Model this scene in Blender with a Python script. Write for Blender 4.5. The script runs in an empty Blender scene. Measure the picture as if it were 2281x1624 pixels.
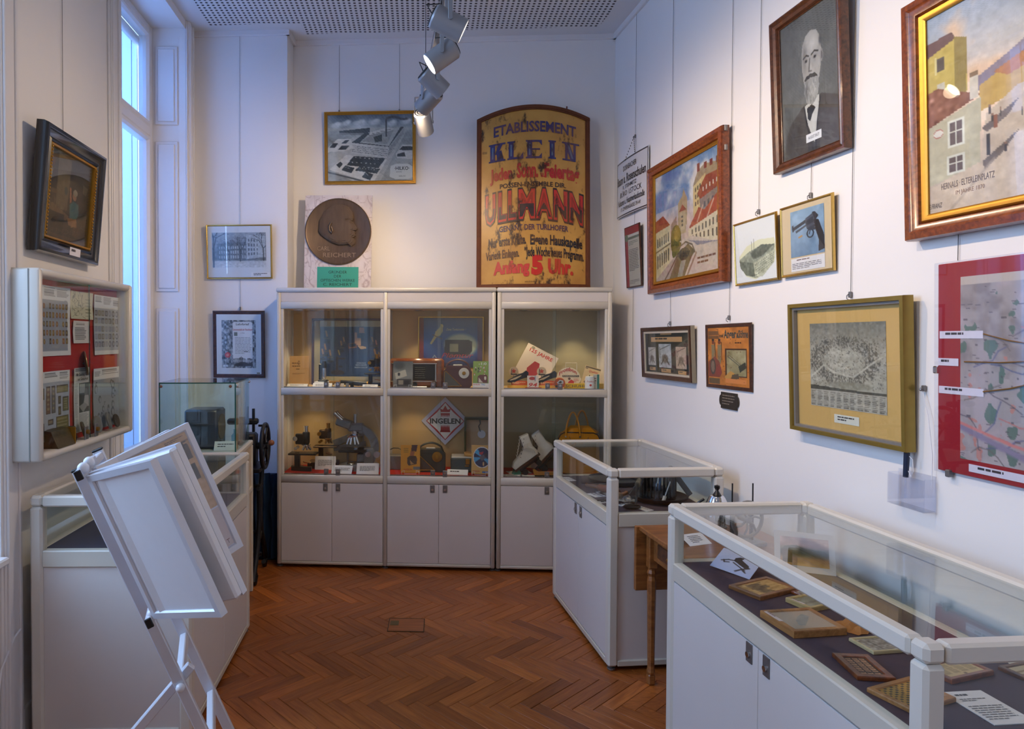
import bpy, bmesh, math, random
import numpy as np
from mathutils import Vector, Matrix

random.seed(11)
rng = np.random.default_rng(5)
sc = bpy.context.scene
COL = sc.collection
PI = math.pi

# ------------------------------------------------------------------ camera
F, CX, CY, CH, PIT, ROLL = 1507.0, 940.0, 782.0, 1.652, .0198, .003
cd = bpy.data.cameras.new('camera')
cd.sensor_fit = 'HORIZONTAL'
cd.sensor_width = 36
cd.lens = 36 * F / 2281
cd.shift_x = (1140.5 - CX) / 2281
cd.shift_y = -(812 - CY) / 2281
cd.clip_start = .05
cam = bpy.data.objects.new('camera', cd)
COL.objects.link(cam)
cam.matrix_world = Matrix.Translation((0, 0, CH)) @ Matrix.Rotation(PI / 2 - PIT, 4, 'X') @ Matrix.Rotation(ROLL, 4, 'Z')
sc.camera = cam

# ------------------------------------------------------------------ world, daylight, exposure
wd = bpy.data.worlds.new('sky')
sc.world = wd
wd.use_nodes = True
wn = wd.node_tree
wbg = wn.nodes['Background']
wbg.inputs['Color'].default_value = (.42, .62, 1.0, 1)
wbg.inputs['Strength'].default_value = 1.2
sc.view_settings.view_transform = 'Standard'
sc.view_settings.look = 'None'
sc.view_settings.gamma = 1
sc.view_settings.use_curve_mapping = False
sc.view_settings.exposure = -0.08
sc.cycles.transparent_max_bounces = 24
sc.cycles.max_bounces = 10
sc.cycles.sample_clamp_indirect = 4

DAY = (.44, .63, 1.0)
WARM = (1.0, .72, .45)


def area(name, loc, rot, sx, sy, power, col):
    ld = bpy.data.lights.new(name, 'AREA')
    ld.shape = 'RECTANGLE'
    ld.size, ld.size_y = sx, sy
    ld.energy = power
    ld.color = col
    o = bpy.data.objects.new(name, ld)
    COL.objects.link(o)
    o.location = loc
    o.rotation_euler = rot
    return o


# wall frames: origin, viewer-right direction, direction into the room
def frame(o, ang):
    return (np.array([o[0], o[1], 0.]), np.array([math.cos(ang), math.sin(ang), 0.]),
            np.array([math.sin(ang), -math.cos(ang), 0.]), ang)


YR, YL, YB = .095, .03, -.058
RW = frame((1.4457, 5.126), -PI / 2 + YR)
BW = frame((-1.0115, 5.269), YB)
LW = frame((-1.716, 5.08), PI / 2 + YL)
_o, _t, _n, _a = BW
PW = (_o + _n * .19, _t, _n, _a)          # face of the chimney breast
CW = (_o + _n * .44, _t, _n, _a)          # front plane of the tall cabinets
CEIL = 3.932
CORN = 3.895


def wp(wall, u, z, d=0.):
    o, t, n, a = wall
    p = o + t * u + n * d
    return Vector((p[0], p[1], z))


# daylight outside the three windows of the left wall
WINS = [(-1.334, -.163), (-3.64, -2.47), (-6.0, -4.83)]
for i, (a_, b_) in enumerate(WINS):
    p = wp(LW, (a_ + b_) / 2, 2.95, -1.15)
    area('daylight', p, (-PI / 2 + .42, 0, LW[3]), 1.6, 3.2, (220, 205, 110)[i], DAY)

# ------------------------------------------------------------------ helpers


def lin(c):
    c = np.asarray(c, float) / 255.
    return np.where(c <= .04045, c / 12.92, ((c + .055) / 1.055) ** 2.4)


def rgba(c):
    r = lin(c)
    return (float(r[0]), float(r[1]), float(r[2]), 1.)


_cp, _sp, _cr, _sr = math.cos(PIT), math.sin(PIT), math.cos(ROLL), math.sin(ROLL)


def ray(px, py):
    A, B = px - CX, py - CY
    a, b = (A * _cr + B * _sr) / F, -(-A * _sr + B * _cr) / F
    return np.array([a, _cp + b * _sp, -_sp + b * _cp])


def at_y(px, py, Y):
    r = ray(px, py)
    r = r * (Y / r[1])
    return Vector((r[0], r[1], r[2] + CH))


def at_z(px, py, Z):
    r = ray(px, py)
    r = r * ((Z - CH) / r[2])
    return Vector((r[0], r[1], Z))


def uv(wall, px, py, d=0.):
    o, t, n, a = wall
    r = ray(px, py)
    p0 = o + n * d
    k = ((p0[0]) * n[0] + (p0[1]) * n[1]) / (r @ n)
    P = r * k
    return float((P - o) @ t), float(P[2] + CH)


# ---- materials
def _nt(name):
    m = bpy.data.materials.new(name)
    m.use_nodes = True
    nt = m.node_tree
    return m, nt, nt.nodes['Principled BSDF'], nt.nodes.new('ShaderNodeTexCoord')


def mat(name, col, rough=.5, metal=0., var=.08, scale=30., bump=0., bscale=200., coat=0., stretch=None, spec=.5):
    m, nt, b, tc = _nt(name)
    N = nt.nodes
    no = N.new('ShaderNodeTexNoise')
    no.inputs['Scale'].default_value = scale
    no.inputs['Detail'].default_value = 4
    src = tc.outputs['Object']
    if stretch:
        mp = N.new('ShaderNodeMapping')
        mp.inputs['Scale'].default_value = stretch
        nt.links.new(src, mp.inputs['Vector'])
        src = mp.outputs['Vector']
    nt.links.new(src, no.inputs['Vector'])
    mx = N.new('ShaderNodeMix')
    mx.data_type = 'RGBA'
    c = lin(col)
    mx.inputs[6].default_value = (*[float(x) for x in np.clip(c * (1 - var), 0, 1)], 1)
    mx.inputs[7].default_value = (*[float(x) for x in np.clip(c * (1 + var), 0, 1)], 1)
    nt.links.new(no.outputs['Fac'], mx.inputs[0])
    nt.links.new(mx.outputs[2], b.inputs['Base Color'])
    b.inputs['Roughness'].default_value = rough
    b.inputs['Metallic'].default_value = metal
    b.inputs['Specular IOR Level'].default_value = spec
    if coat:
        b.inputs['Coat Weight'].default_value = coat
        b.inputs['Coat Roughness'].default_value = .12
    if bump:
        n2 = N.new('ShaderNodeTexNoise')
        n2.inputs['Scale'].default_value = bscale
        n2.inputs['Detail'].default_value = 3
        nt.links.new(src, n2.inputs['Vector'])
        bp = N.new('ShaderNodeBump')
        bp.inputs['Strength'].default_value = bump
        bp.inputs['Distance'].default_value = .002
        nt.links.new(n2.outputs['Fac'], bp.inputs['Height'])
        nt.links.new(bp.outputs['Normal'], b.inputs['Normal'])
    return m


def wood(name, c1, c2, rough=.4, scale=(3, 40, 40), coat=.0, rnd=0):
    m, nt, b, tc = _nt(name)
    N = nt.nodes
    mp = N.new('ShaderNodeMapping')
    mp.inputs['Scale'].default_value = scale
    nt.links.new(tc.outputs['Object'], mp.inputs['Vector'])
    no = N.new('ShaderNodeTexNoise')
    no.inputs['Scale'].default_value = 1.
    no.inputs['Detail'].default_value = 6
    no.inputs['Distortion'].default_value = .6
    nt.links.new(mp.outputs['Vector'], no.inputs['Vector'])
    cr = N.new('ShaderNodeValToRGB')
    cr.color_ramp.elements[0].position = .3
    cr.color_ramp.elements[1].position = .72
    cr.color_ramp.elements[0].color = rgba(c1)
    cr.color_ramp.elements[1].color = rgba(c2)
    nt.links.new(no.outputs['Fac'], cr.inputs['Fac'])
    out = cr.outputs['Color']
    if rnd:
        # each plank has its own tone and its own piece of grain
        if rnd == 1:
            oi = N.new('ShaderNodeObjectInfo')
            r = oi.outputs['Random']
        else:
            oi = N.new('ShaderNodeNewGeometry')
            r = oi.outputs['Random Per Island']
        ad = N.new('ShaderNodeVectorMath')
        ad.operation = 'SCALE'
        cb = N.new('ShaderNodeCombineXYZ')
        for k in range(3):
            nt.links.new(r, cb.inputs[k])
        nt.links.new(cb.outputs[0], ad.inputs[0])
        ad.inputs['Scale'].default_value = 37.
        nt.links.new(ad.outputs[0], mp.inputs['Location'])
        tone = N.new('ShaderNodeValToRGB')
        e = tone.color_ramp.elements
        e[0].color = (.60, .54, .50, 1)
        e[1].color = (1.36, 1.38, 1.36, 1)
        e.new(.12).color = (.84, .80, .78, 1)
        e.new(.85).color = (.98, .97, .95, 1)
        nt.links.new(r, tone.inputs['Fac'])
        mm = N.new('ShaderNodeMix')
        mm.data_type = 'RGBA'
        mm.blend_type = 'MULTIPLY'
        mm.inputs[0].default_value = 1
        nt.links.new(out, mm.inputs[6])
        nt.links.new(tone.outputs['Color'], mm.inputs[7])
        out = mm.outputs[2]
    nt.links.new(out, b.inputs['Base Color'])
    b.inputs['Roughness'].default_value = rough
    if coat:
        b.inputs['Coat Weight'].default_value = coat
        b.inputs['Coat Roughness'].default_value = .15
    return m


def print_mat(name, rough=.6, coat=0., grain=.05, metal=0.):
    m, nt, b, tc = _nt(name)
    N = nt.nodes
    at = N.new('ShaderNodeAttribute')
    at.attribute_name = 'Col'
    no = N.new('ShaderNodeTexNoise')
    no.inputs['Scale'].default_value = 160
    nt.links.new(tc.outputs['Object'], no.inputs['Vector'])
    mr = N.new('ShaderNodeMapRange')
    mr.inputs['To Min'].default_value = 1 - grain
    mr.inputs['To Max'].default_value = 1 + grain
    nt.links.new(no.outputs['Fac'], mr.inputs['Value'])
    vm = N.new('ShaderNodeVectorMath')
    vm.operation = 'SCALE'
    nt.links.new(at.outputs['Color'], vm.inputs[0])
    nt.links.new(mr.outputs['Result'], vm.inputs['Scale'])
    nt.links.new(vm.outputs[0], b.inputs['Base Color'])
    b.inputs['Roughness'].default_value = rough
    b.inputs['Metallic'].default_value = metal
    if coat:
        b.inputs['Coat Weight'].default_value = coat
        b.inputs['Coat Roughness'].default_value = .2
    return m


def glass(name, tint=(.96, .985, .98), boost=1.0, rough=0.0):
    """a thin clear pane: fresnel reflection over straight transmission"""
    m = bpy.data.materials.new(name)
    m.use_nodes = True
    nt = m.node_tree
    N = nt.nodes
    N.remove(N['Principled BSDF'])
    out = N['Material Output']
    tr = N.new('ShaderNodeBsdfTransparent')
    tr.inputs['Color'].default_value = (*tint, 1)
    gl = N.new('ShaderNodeBsdfGlossy')
    gl.inputs['Roughness'].default_value = rough
    ge = N.new('ShaderNodeNewGeometry')
    dt = N.new('ShaderNodeVectorMath')
    dt.operation = 'DOT_PRODUCT'
    nt.links.new(ge.outputs['Incoming'], dt.inputs[0])
    nt.links.new(ge.outputs['Normal'], dt.inputs[1])

    def mth(op, a, b=None, c=None):
        q = N.new('ShaderNodeMath')
        q.operation = op
        for i, x in enumerate((a, b, c)):
            if x is None:
                continue
            if isinstance(x, (int, float)):
                q.inputs[i].default_value = x
            else:
                nt.links.new(x, q.inputs[i])
        return q.outputs[0]
    f5 = mth('POWER', mth('SUBTRACT', 1.0, mth('ABSOLUTE', dt.outputs['Value'])), 5.0)
    sch = mth('MULTIPLY_ADD', f5, .96, .04)
    ml = mth('MINIMUM', mth('MULTIPLY', sch, boost), 1.0)
    mx = N.new('ShaderNodeMixShader')
    nt.links.new(ml, mx.inputs[0])
    nt.links.new(tr.outputs[0], mx.inputs[1])
    nt.links.new(gl.outputs[0], mx.inputs[2])
    nt.links.new(mx.outputs[0], out.inputs['Surface'])
    return m


def emis(name, col, s):
    m, nt, b, tc = _nt(name)
    b.inputs['Base Color'].default_value = (*col, 1)
    b.inputs['Emission Color'].default_value = (*col, 1)
    b.inputs['Emission Strength'].default_value = s
    return m


# ---- mesh builder
class MB:
    def __init__(s):
        s.v, s.f, s.c, s.n = [], [], [], 0
        s.smooth_all = False

    def add(s, v, f, col=None, M=None):
        v = np.asarray(v, float).reshape(-1, 3)
        if M is not None:
            A = np.array(M)
            v = v @ A[:3, :3].T + A[:3, 3]
        s.v.append(v)
        n = s.n
        s.f.extend([tuple(i + n for i in q) for q in f])
        c = np.ones((len(v), 3)) if col is None else (lin(col) * np.ones((len(v), 3)))
        s.c.append(c)
        s.n += len(v)
        return s

    def box(s, x0, x1, y0, y1, z0, z1, col=None, M=None):
        v = [(x, y, z) for x in (x0, x1) for y in (y0, y1) for z in (z0, z1)]
        f = [(0, 1, 3, 2), (4, 6, 7, 5), (0, 4, 5, 1), (2, 3, 7, 6), (0, 2, 6, 4), (1, 5, 7, 3)]
        return s.add(v, f, col, M)

    def rbox(s, x0, x1, y0, y1, z0, z1, c=.004, col=None, M=None):
        lo, hi = (x0, y0, z0), (x1, y1, z1)
        c = min(c, *[abs(hi[i] - lo[i]) * .49 for i in range(3)])
        v, ix = [], {}
        for sx in (0, 1):
            for sy in (0, 1):
                for sz in (0, 1):
                    sg = (sx, sy, sz)
                    for ax in range(3):
                        p = [0, 0, 0]
                        for k in range(3):
                            e = (lo, hi)[sg[k]][k]
                            p[k] = e if k == ax else e + (c if sg[k] == 0 else -c)
                        ix[sg, ax] = len(v)
                        v.append(p)
        f = []
        for ax in range(3):
            b, d = [k for k in range(3) if k != ax]
            for sg in (0, 1):
                q = []
                for (i, j) in ((0, 0), (1, 0), (1, 1), (0, 1)):
                    g = [0, 0, 0]
                    g[ax], g[b], g[d] = sg, i, j
                    q.append(ix[tuple(g), ax])
                f.append(q)
            for i in (0, 1):
                for j in (0, 1):
                    g0, g1 = [0, 0, 0], [0, 0, 0]
                    g0[ax], g1[ax] = 0, 1
                    g0[b] = g1[b] = i
                    g0[d] = g1[d] = j
                    g0, g1 = tuple(g0), tuple(g1)
                    f.append([ix[g0, b], ix[g1, b], ix[g1, d], ix[g0, d]])
        for sx in (0, 1):
            for sy in (0, 1):
                for sz in (0, 1):
                    f.append([ix[(sx, sy, sz), k] for k in range(3)])
        return s.add(v, f, col, M)

    def bar(s, p0, p1, w, h, c=.003, col=None, up=(0, 0, 1)):
        """rectangular bar from p0 to p1, w across, h along 'up'"""
        p0, p1 = Vector(p0), Vector(p1)
        x = (p1 - p0)
        L = x.length
        x.normalize()
        u = Vector(up)
        y = u.cross(x)
        if y.length < 1e-5:
            y = Vector((0, 1, 0)).cross(x)
        y.normalize()
        z = x.cross(y)
        M = Matrix(((x[0], y[0], z[0], p0[0]), (x[1], y[1], z[1], p0[1]), (x[2], y[2], z[2], p0[2]), (0, 0, 0, 1)))
        return s.rbox(0, L, -w / 2, w / 2, -h / 2, h / 2, c, col, M)

    def cyl(s, p0, p1, r0, r1=None, n=16, caps=True, col=None):
        r1 = r0 if r1 is None else r1
        p0, p1 = Vector(p0), Vector(p1)
        z = (p1 - p0).normalized()
        x = z.orthogonal().normalized()
        y = z.cross(x)
        v, f = [], []
        for p, r in ((p0, r0), (p1, r1)):
            for k in range(n):
                a = 2 * PI * k / n
                v.append(p + x * (r * math.cos(a)) + y * (r * math.sin(a)))
        f = [(k, (k + 1) % n, n + (k + 1) % n, n + k) for k in range(n)]
        if caps:
            f += [tuple(range(n))[::-1], tuple(range(n, 2 * n))]
        return s.add([tuple(q) for q in v], f, col)

    def tube(s, pts, r, n=8, closed=False, col=None, flat=1.0):
        P = [Vector(p) for p in pts]
        m = len(P)
        rs = r if isinstance(r, (list, tuple)) else [r] * m
        v, f = [], []
        nx = None
        for i in range(m):
            a = P[i - 1] if (i > 0 or closed) else P[i]
            b = P[(i + 1) % m] if (i < m - 1 or closed) else P[i]
            t = (b - a).normalized()
            if nx is None:
                nx = t.orthogonal().normalized()
            nx = (nx - t * nx.dot(t))
            nx = nx.normalized() if nx.length > 1e-6 else t.orthogonal().normalized()
            ny = t.cross(nx)
            for k in range(n):
                a_ = 2 * PI * k / n
                v.append(tuple(P[i] + nx * (rs[i] * math.cos(a_)) + ny * (rs[i] * flat * math.sin(a_))))
        for i in range(m if closed else m - 1):
            j = (i + 1) % m
            f += [(i * n + k, i * n + (k + 1) % n, j * n + (k + 1) % n, j * n + k) for k in range(n)]
        if not closed:
            f += [tuple(range(n))[::-1], tuple(range((m - 1) * n, m * n))]
        return s.add(v, f, col)

    def lathe(s, prof, n=24, M=None, col=None):
        v, f = [], []
        m = len(prof)
        for (r, z) in prof:
            for k in range(n):
                a = 2 * PI * k / n
                v.append((r * math.cos(a), r * math.sin(a), z))
        for i in range(m - 1):
            f += [(i * n + k, i * n + (k + 1) % n, (i + 1) * n + (k + 1) % n, (i + 1) * n + k) for k in range(n)]
        f += [tuple(range(n))[::-1], tuple(range((m - 1) * n, m * n))]
        return s.add(v, f, col, M)

    def prism(s, poly, y0, y1, col=None, M=None):
        """polygon in the xz plane pulled along y"""
        n = len(poly)
        v = [(x, y0, z) for x, z in poly] + [(x, y1, z) for x, z in poly]
        f = [tuple(range(n)), tuple(range(n, 2 * n))[::-1]] + [(k, (k + 1) % n, n + (k + 1) % n, n + k) for k in range(n)]
        return s.add(v, f, col, M)

    def ball(s, c, r, n=12, m=8, sc_=(1, 1, 1), col=None, M=None):
        v, f = [], []
        for i in range(1, m):
            t = PI * i / m
            for k in range(n):
                a = 2 * PI * k / n
                v.append((c[0] + r * sc_[0] * math.sin(t) * math.cos(a), c[1] + r * sc_[1] * math.sin(t) * math.sin(a), c[2] + r * sc_[2] * math.cos(t)))
        v += [(c[0], c[1], c[2] + r * sc_[2]), (c[0], c[1], c[2] - r * sc_[2])]
        t0, b0 = len(v) - 2, len(v) - 1
        for i in range(m - 2):
            f += [(i * n + k, (i + 1) * n + k, (i + 1) * n + (k + 1) % n, i * n + (k + 1) % n) for k in range(n)]
        f += [(t0, k, (k + 1) % n) for k in range(n)]
        f += [(b0, (m - 2) * n + (k + 1) % n, (m - 2) * n + k) for k in range(n)]
        return s.add(v, f, col, M)

    def rect(s, x0, x1, z0, z1, y=0., col=None, M=None):
        """upright rectangle facing -y"""
        return s.add([(x0, y, z0), (x1, y, z0), (x1, y, z1), (x0, y, z1)], [(0, 1, 2, 3)], col, M)

    def poly(s, pts, y=0., col=None, M=None):
        a = sum(pts[i][0] * pts[(i + 1) % len(pts)][1] - pts[(i + 1) % len(pts)][0] * pts[i][1] for i in range(len(pts)))
        if a < 0:
            pts = pts[::-1]
        return s.add([(x, y, z) for x, z in pts], [tuple(range(len(pts)))], col, M)

    def disc(s, cx, cz, rx, rz, y=0., col=None, n=24, M=None):
        return s.poly([(cx + rx * math.cos(2 * PI * k / n), cz + rz * math.sin(2 * PI * k / n)) for k in range(n)], y, col, M)

    def text(s, body, x, z, w=None, h=None, y=0., col=(20, 20, 20), align='C', bold=0., shear=0., warp=None, M=None):
        """letters in the xz plane facing -y; (x, z) is the baseline point, h the cap height; w squeezes to a width"""
        v, f = text_geo(body, bold, shear)
        v = v.copy()
        x0, x1 = v[:, 0].min(), v[:, 0].max()
        k = h
        kw = (w / (x1 - x0)) if w else k
        X = (v[:, 0] - (x0 + x1) / 2) * kw if align == 'C' else (v[:, 0] - x0) * kw
        Z = v[:, 1] * k
        X, Z = X + x, Z + z
        if warp:
            Z = Z + warp(X)
        return s.add(np.stack([X, np.full_like(X, y), Z], 1), f, col, M)

    def lines(s, x0, x1, z1, z0, n, col=(60, 60, 60), y=0., fill=.45, last=.6, jit=.12, M=None):
        """unreadable small print: broken grey lines"""
        st = (z1 - z0) / n
        for i in range(n):
            zt = z1 - i * st
            xe = x1 if i < n - 1 else x0 + (x1 - x0) * last
            xe -= random.random() * jit * (x1 - x0)
            x = x0
            while x < xe - 1e-6:
                w = min((x1 - x0) * random.uniform(.08, .22), xe - x)
                s.rect(x, x + w, zt - st * fill, zt, y, col, M)
                x += w + (x1 - x0) * .025
        return s

    def canvas(s, cv, x0, x1, z0, z1, y=0., fn=None, M=None):
        h, w = cv.a.shape[:2]
        X, Z = np.meshgrid(np.linspace(x0, x1, w), np.linspace(z1, z0, h))
        Y = np.full_like(X, y)
        if fn is not None:
            Y = fn(X, Z)
        v = np.stack([X.ravel(), Y.ravel(), Z.ravel()], 1)
        if M is not None:
            A = np.array(M)
            v = v @ A[:3, :3].T + A[:3, 3]
        i = np.arange((h - 1) * w).reshape(h - 1, w)[:, :-1].ravel() + s.n
        q = np.stack([i, i + w, i + w + 1, i + 1], 1)
        s.v.append(v)
        s.c.append(lin(np.clip(cv.a.reshape(-1, 3), 0, 255)))
        s.f.extend(map(tuple, q.tolist()))
        s.n += len(v)
        return s

    def mesh(s, name, smooth=None, recalc=True, col=False):
        me = bpy.data.meshes.new(name)
        V = np.concatenate(s.v)
        me.from_pydata(V.tolist(), [], s.f)
        if recalc:
            bm = bmesh.new()
            bm.from_mesh(me)
            bmesh.ops.recalc_face_normals(bm, faces=bm.faces)
            bm.to_mesh(me)
            bm.free()
        if col:
            at = me.attributes.new('Col', 'FLOAT_COLOR', 'POINT')
            C = np.concatenate(s.c)
            at.data.foreach_set('color', np.concatenate([C, np.ones((len(C), 1))], 1).astype(np.float32).ravel())
        if smooth is not None:
            me.shade_smooth()
            me.set_sharp_from_angle(angle=math.radians(smooth))
        return me

    def build(s, name, material, parent=None, smooth=None, recalc=True, col=None):
        """link what was collected as ONE mesh object"""
        if col is None:
            col = material.name.startswith('print')
        if col:
            recalc = recalc and False if recalc != 'force' else True
        me = s.mesh(name, smooth, recalc, col)
        me.materials.append(material)
        return link(name, me, parent)


def link(name, data, parent=None):
    o = bpy.data.objects.new(name, data)
    COL.objects.link(o)
    if parent is not None:
        o.parent = parent
    return o


_tc = {}


def text_geo(body, bold=0., shear=0.):
    k = (body, bold, shear)
    if k not in _tc:
        cu = bpy.data.curves.new('t', 'FONT')
        cu.body = body
        cu.size = 1.
        cu.offset = bold
        cu.shear = shear
        cu.resolution_u = 2
        ob = bpy.data.objects.new('t', cu)
        me = bpy.data.meshes.new_from_object(ob)
        v = np.empty(len(me.vertices) * 3)
        me.vertices.foreach_get('co', v)
        v = v.reshape(-1, 3)[:, :2] / .70
        if bold:      # thickened outlines may shoot off at sharp corners: hold them to the plain letters
            p_ = text_geo(body, 0., shear)[0]
            v[:, 0] = np.clip(v[:, 0], p_[:, 0].min() - bold * 1.5, p_[:, 0].max() + bold * 1.5)
            v[:, 1] = np.clip(v[:, 1], p_[:, 1].min() - bold * 1.5, p_[:, 1].max() + bold * 1.5)
        fs = [tuple(p.vertices) for p in me.polygons]
        bpy.data.objects.remove(ob)
        bpy.data.curves.remove(cu)
        bpy.data.meshes.remove(me)
        _tc[k] = (v, fs)
    return _tc[k]


def tag(o, label, cat, group=None):
    o['label'] = label
    o['category'] = cat
    if group:
        o['group'] = group
    return o


def thing(name, label, cat, loc=(0, 0, 0), rotz=0., group=None, rot=None):
    o = link(name, None)
    o.empty_display_size = .05
    o.location = loc
    o.rotation_euler = rot if rot else (0, 0, rotz)
    return tag(o, label, cat, group)


def struct(o):
    o['kind'] = 'structure'
    return o


def copy_tree(o, parent=None):
    c = o.copy()
    COL.objects.link(c)
    c.parent = parent
    for ch in list(o.children):
        copy_tree(ch, c)
    return c


# ---- flat prints: colours worked out in code, one vertex per picture point
class Canvas:
    def __init__(s, w, h, col=(255, 255, 255)):
        s.w, s.h = w, h
        s.a = np.ones((h, w, 3)) * np.asarray(col, float)
        s.X, s.Y = np.meshgrid((np.arange(w) + .5) / w, (np.arange(h) + .5) / h)

    def put(s, m, col, al=1.):
        m = m * al
        s.a = s.a * (1 - m[..., None]) + np.asarray(col, float) * m[..., None]
        return s

    def grad(s, stops):
        ys = [q[0] for q in stops]
        for k in range(3):
            s.a[..., k] = np.interp(s.Y, ys, [q[1][k] for q in stops])
        return s

    def rect(s, x0, y0, x1, y1, col, al=1.):
        return s.put(((s.X >= x0) & (s.X < x1) & (s.Y >= y0) & (s.Y < y1)).astype(float), col, al)

    def ell(s, cx, cy, rx, ry, col, al=1., soft=0.):
        d = np.sqrt(((s.X - cx) / rx) ** 2 + ((s.Y - cy) / ry) ** 2)
        m = (d <= 1).astype(float) if soft == 0 else np.clip((1 - d) / soft, 0, 1)
        return s.put(m, col, al)

    def mask(s, pts):
        m = np.zeros(s.X.shape, bool)
        n = len(pts)
        for i in range(n):
            x0, y0 = pts[i]
            x1, y1 = pts[(i + 1) % n]
            if y0 == y1:
                continue
            c = ((s.Y >= min(y0, y1)) & (s.Y < max(y0, y1)))
            m ^= c & (s.X < x0 + (s.Y - y0) * (x1 - x0) / (y1 - y0))
        return m.astype(float)

    def poly(s, pts, col, al=1.):
        return s.put(s.mask(pts), col, al)

    def line(s, pts, col, wd=.006, al=1.):
        asp = s.w / s.h
        for (x0, y0), (x1, y1) in zip(pts[:-1], pts[1:]):
            dx, dy = (x1 - x0) * asp, (y1 - y0)
            L2 = dx * dx + dy * dy + 1e-12
            px, py = (s.X - x0) * asp, s.Y - y0
            t = np.clip((px * dx + py * dy) / L2, 0, 1)
            d = np.hypot(px - t * dx, py - t * dy)
            s.put(np.clip(1.5 - d / (wd * .5) * .9, 0, 1), col, al)
        return s

    def noise(s, cells=8, amp=10, seed=0, per=1, mask=None, tint=(1, 1, 1)):
        r = np.random.default_rng(seed)
        tot = np.zeros(s.X.shape)
        for o in range(per):
            c = cells * 2 ** o
            g = r.normal(size=(c + 2, c + 2))
            x, y = s.X * c, s.Y * c
            xi, yi = x.astype(int), y.astype(int)
            fx, fy = x - xi, y - yi
            fx, fy = fx * fx * (3 - 2 * fx), fy * fy * (3 - 2 * fy)
            tot += (g[yi, xi] * (1 - fx) * (1 - fy) + g[yi, xi + 1] * fx * (1 - fy) + g[yi + 1, xi] * (1 - fx) * fy + g[yi + 1, xi + 1] * fx * fy) / 2 ** o
        if mask is not None:
            tot = tot * mask
        s.last = tot
        s.a = s.a + amp * tot[..., None] * np.asarray(tint, float)
        return s

    def wins(s, quad, nx, ny, col, fx=.5, fy=.6, al=1.):
        """rows of windows over a quad (tl, tr, br, bl)"""
        tl, tr, br, bl = [np.array(q) for q in quad]
        P = lambda u, v: tuple((tl * (1 - u) + tr * u) * (1 - v) + (bl * (1 - u) + br * u) * v)
        for i in range(nx):
            for j in range(ny):
                u0, u1 = (i + .5 - fx / 2) / nx, (i + .5 + fx / 2) / nx
                v0, v1 = (j + .5 - fy / 2) / ny, (j + .5 + fy / 2) / ny
                s.poly([P(u0, v0), P(u1, v0), P(u1, v1), P(u0, v1)], col, al)
        return s


# ------------------------------------------------------------------ materials
M_wall = mat('wall_paint', (232, 230, 228), .75, var=.015, scale=3, bump=.05, bscale=120)
M_trim = mat('white_lacquer', (226, 224, 224), .35, var=.015, scale=5)
M_ceilm = mat('ceiling_paint', (222, 222, 222), .8, var=.015, scale=4)
M_cream = mat('cream_lacquer', (206, 200, 186), .32, var=.02, scale=8)
M_cream2 = mat('cream_lacquer_light', (216, 211, 200), .3, var=.02, scale=8)
M_door = mat('pale_laminate', (214, 208, 204), .5, var=.02, scale=6)
M_inner = mat('cabinet_lining', (206, 176, 124), .6, var=.03, scale=4)
M_innerg = mat('cabinet_lining_green', (168, 160, 128), .5, var=.03, scale=4)
M_grey = mat('grey_lock_metal', (128, 126, 126), .35, .6)
M_steel = mat('steel', (190, 190, 192), .25, 1., var=.04)
M_chrome = mat('chrome', (225, 225, 228), .1, 1., var=.02)
M_wire = mat('steel_wire', (96, 94, 92), .4, .8)
M_iron = mat('black_iron', (30, 30, 34), .45, .5, var=.3, scale=40, bump=.3, bscale=90)
M_black = mat('black_lacquer', (22, 22, 24), .3, var=.2)
M_ebony = mat('ebonised_wood', (24, 26, 32), .22, var=.3, coat=.6)
M_gold = mat('gilt', (178, 130, 48), .38, .75, var=.15, scale=60)
M_goldl = mat('brass_moulding', (205, 170, 92), .25, .9, var=.1, scale=60)
M_walnut = wood('walnut', (60, 34, 20), (108, 62, 34), .32, (60, 60, 60), .3)
M_mahog = wood('reddish_wood', (92, 42, 22), (150, 78, 36), .3, (60, 60, 60), .4)
M_darkwood = wood('dark_wood', (44, 26, 20), (84, 46, 30), .3, (60, 60, 60), .4)
M_oak = wood('oak', (150, 98, 52), (196, 140, 84), .45, (8, 60, 60))
M_tablew = wood('table_oak', (116, 70, 32), (164, 106, 54), .4, (8, 50, 50), .2)
M_plank = wood('parquet_oak', (140, 74, 26), (178, 104, 44), .38, (6, 70, 70), .12, rnd=1)
M_plank2 = wood('parquet_oak_rest', (140, 74, 26), (178, 104, 44), .38, (30, 60, 60), .12, rnd=2)
M_paper = print_mat('print_paper', .65)
M_gloss = print_mat('print_gloss', .3, .3)
M_paint = print_mat('print_oil', .45, .15, .08)
M_vit = print_mat('print_enamel', .28, .5, .04)
M_glass = glass('pane_glass')
M_glassg = glass('green_edge_glass', (.90, .97, .94), 1.2)
M_edge = mat('glass_edge', (30, 92, 84), .15)
M_tint = glass('tinted_pane', (.84, .84, .78), 1.3)
M_acryl = glass('acrylic', (.95, .96, .99), 1.6)
M_red = mat('red_felt', (176, 30, 16), .9, var=.1, bump=.2)
M_purple = mat('plum_felt', (74, 62, 74), .95, var=.1, bump=.25, bscale=400)
M_navy = mat('navy_felt', (52, 58, 84), .95, var=.1, bump=.2)
M_white = mat('white_plastic', (228, 230, 236), .35, var=.02)
M_alu = mat('white_alu', (214, 218, 228), .3, .15, var=.02)
M_blackp = mat('black_plastic', (18, 18, 22), .45)
M_lampg = mat('grey_lamp_metal', (146, 148, 154), .38, .3, var=.03)
M_brass = mat('brass', (176, 128, 60), .3, .9, var=.15)
M_bronze = mat('bronze', (98, 80, 64), .36, .5, var=.35, scale=9, stretch=(6, 6, 1), bump=.2)
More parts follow.
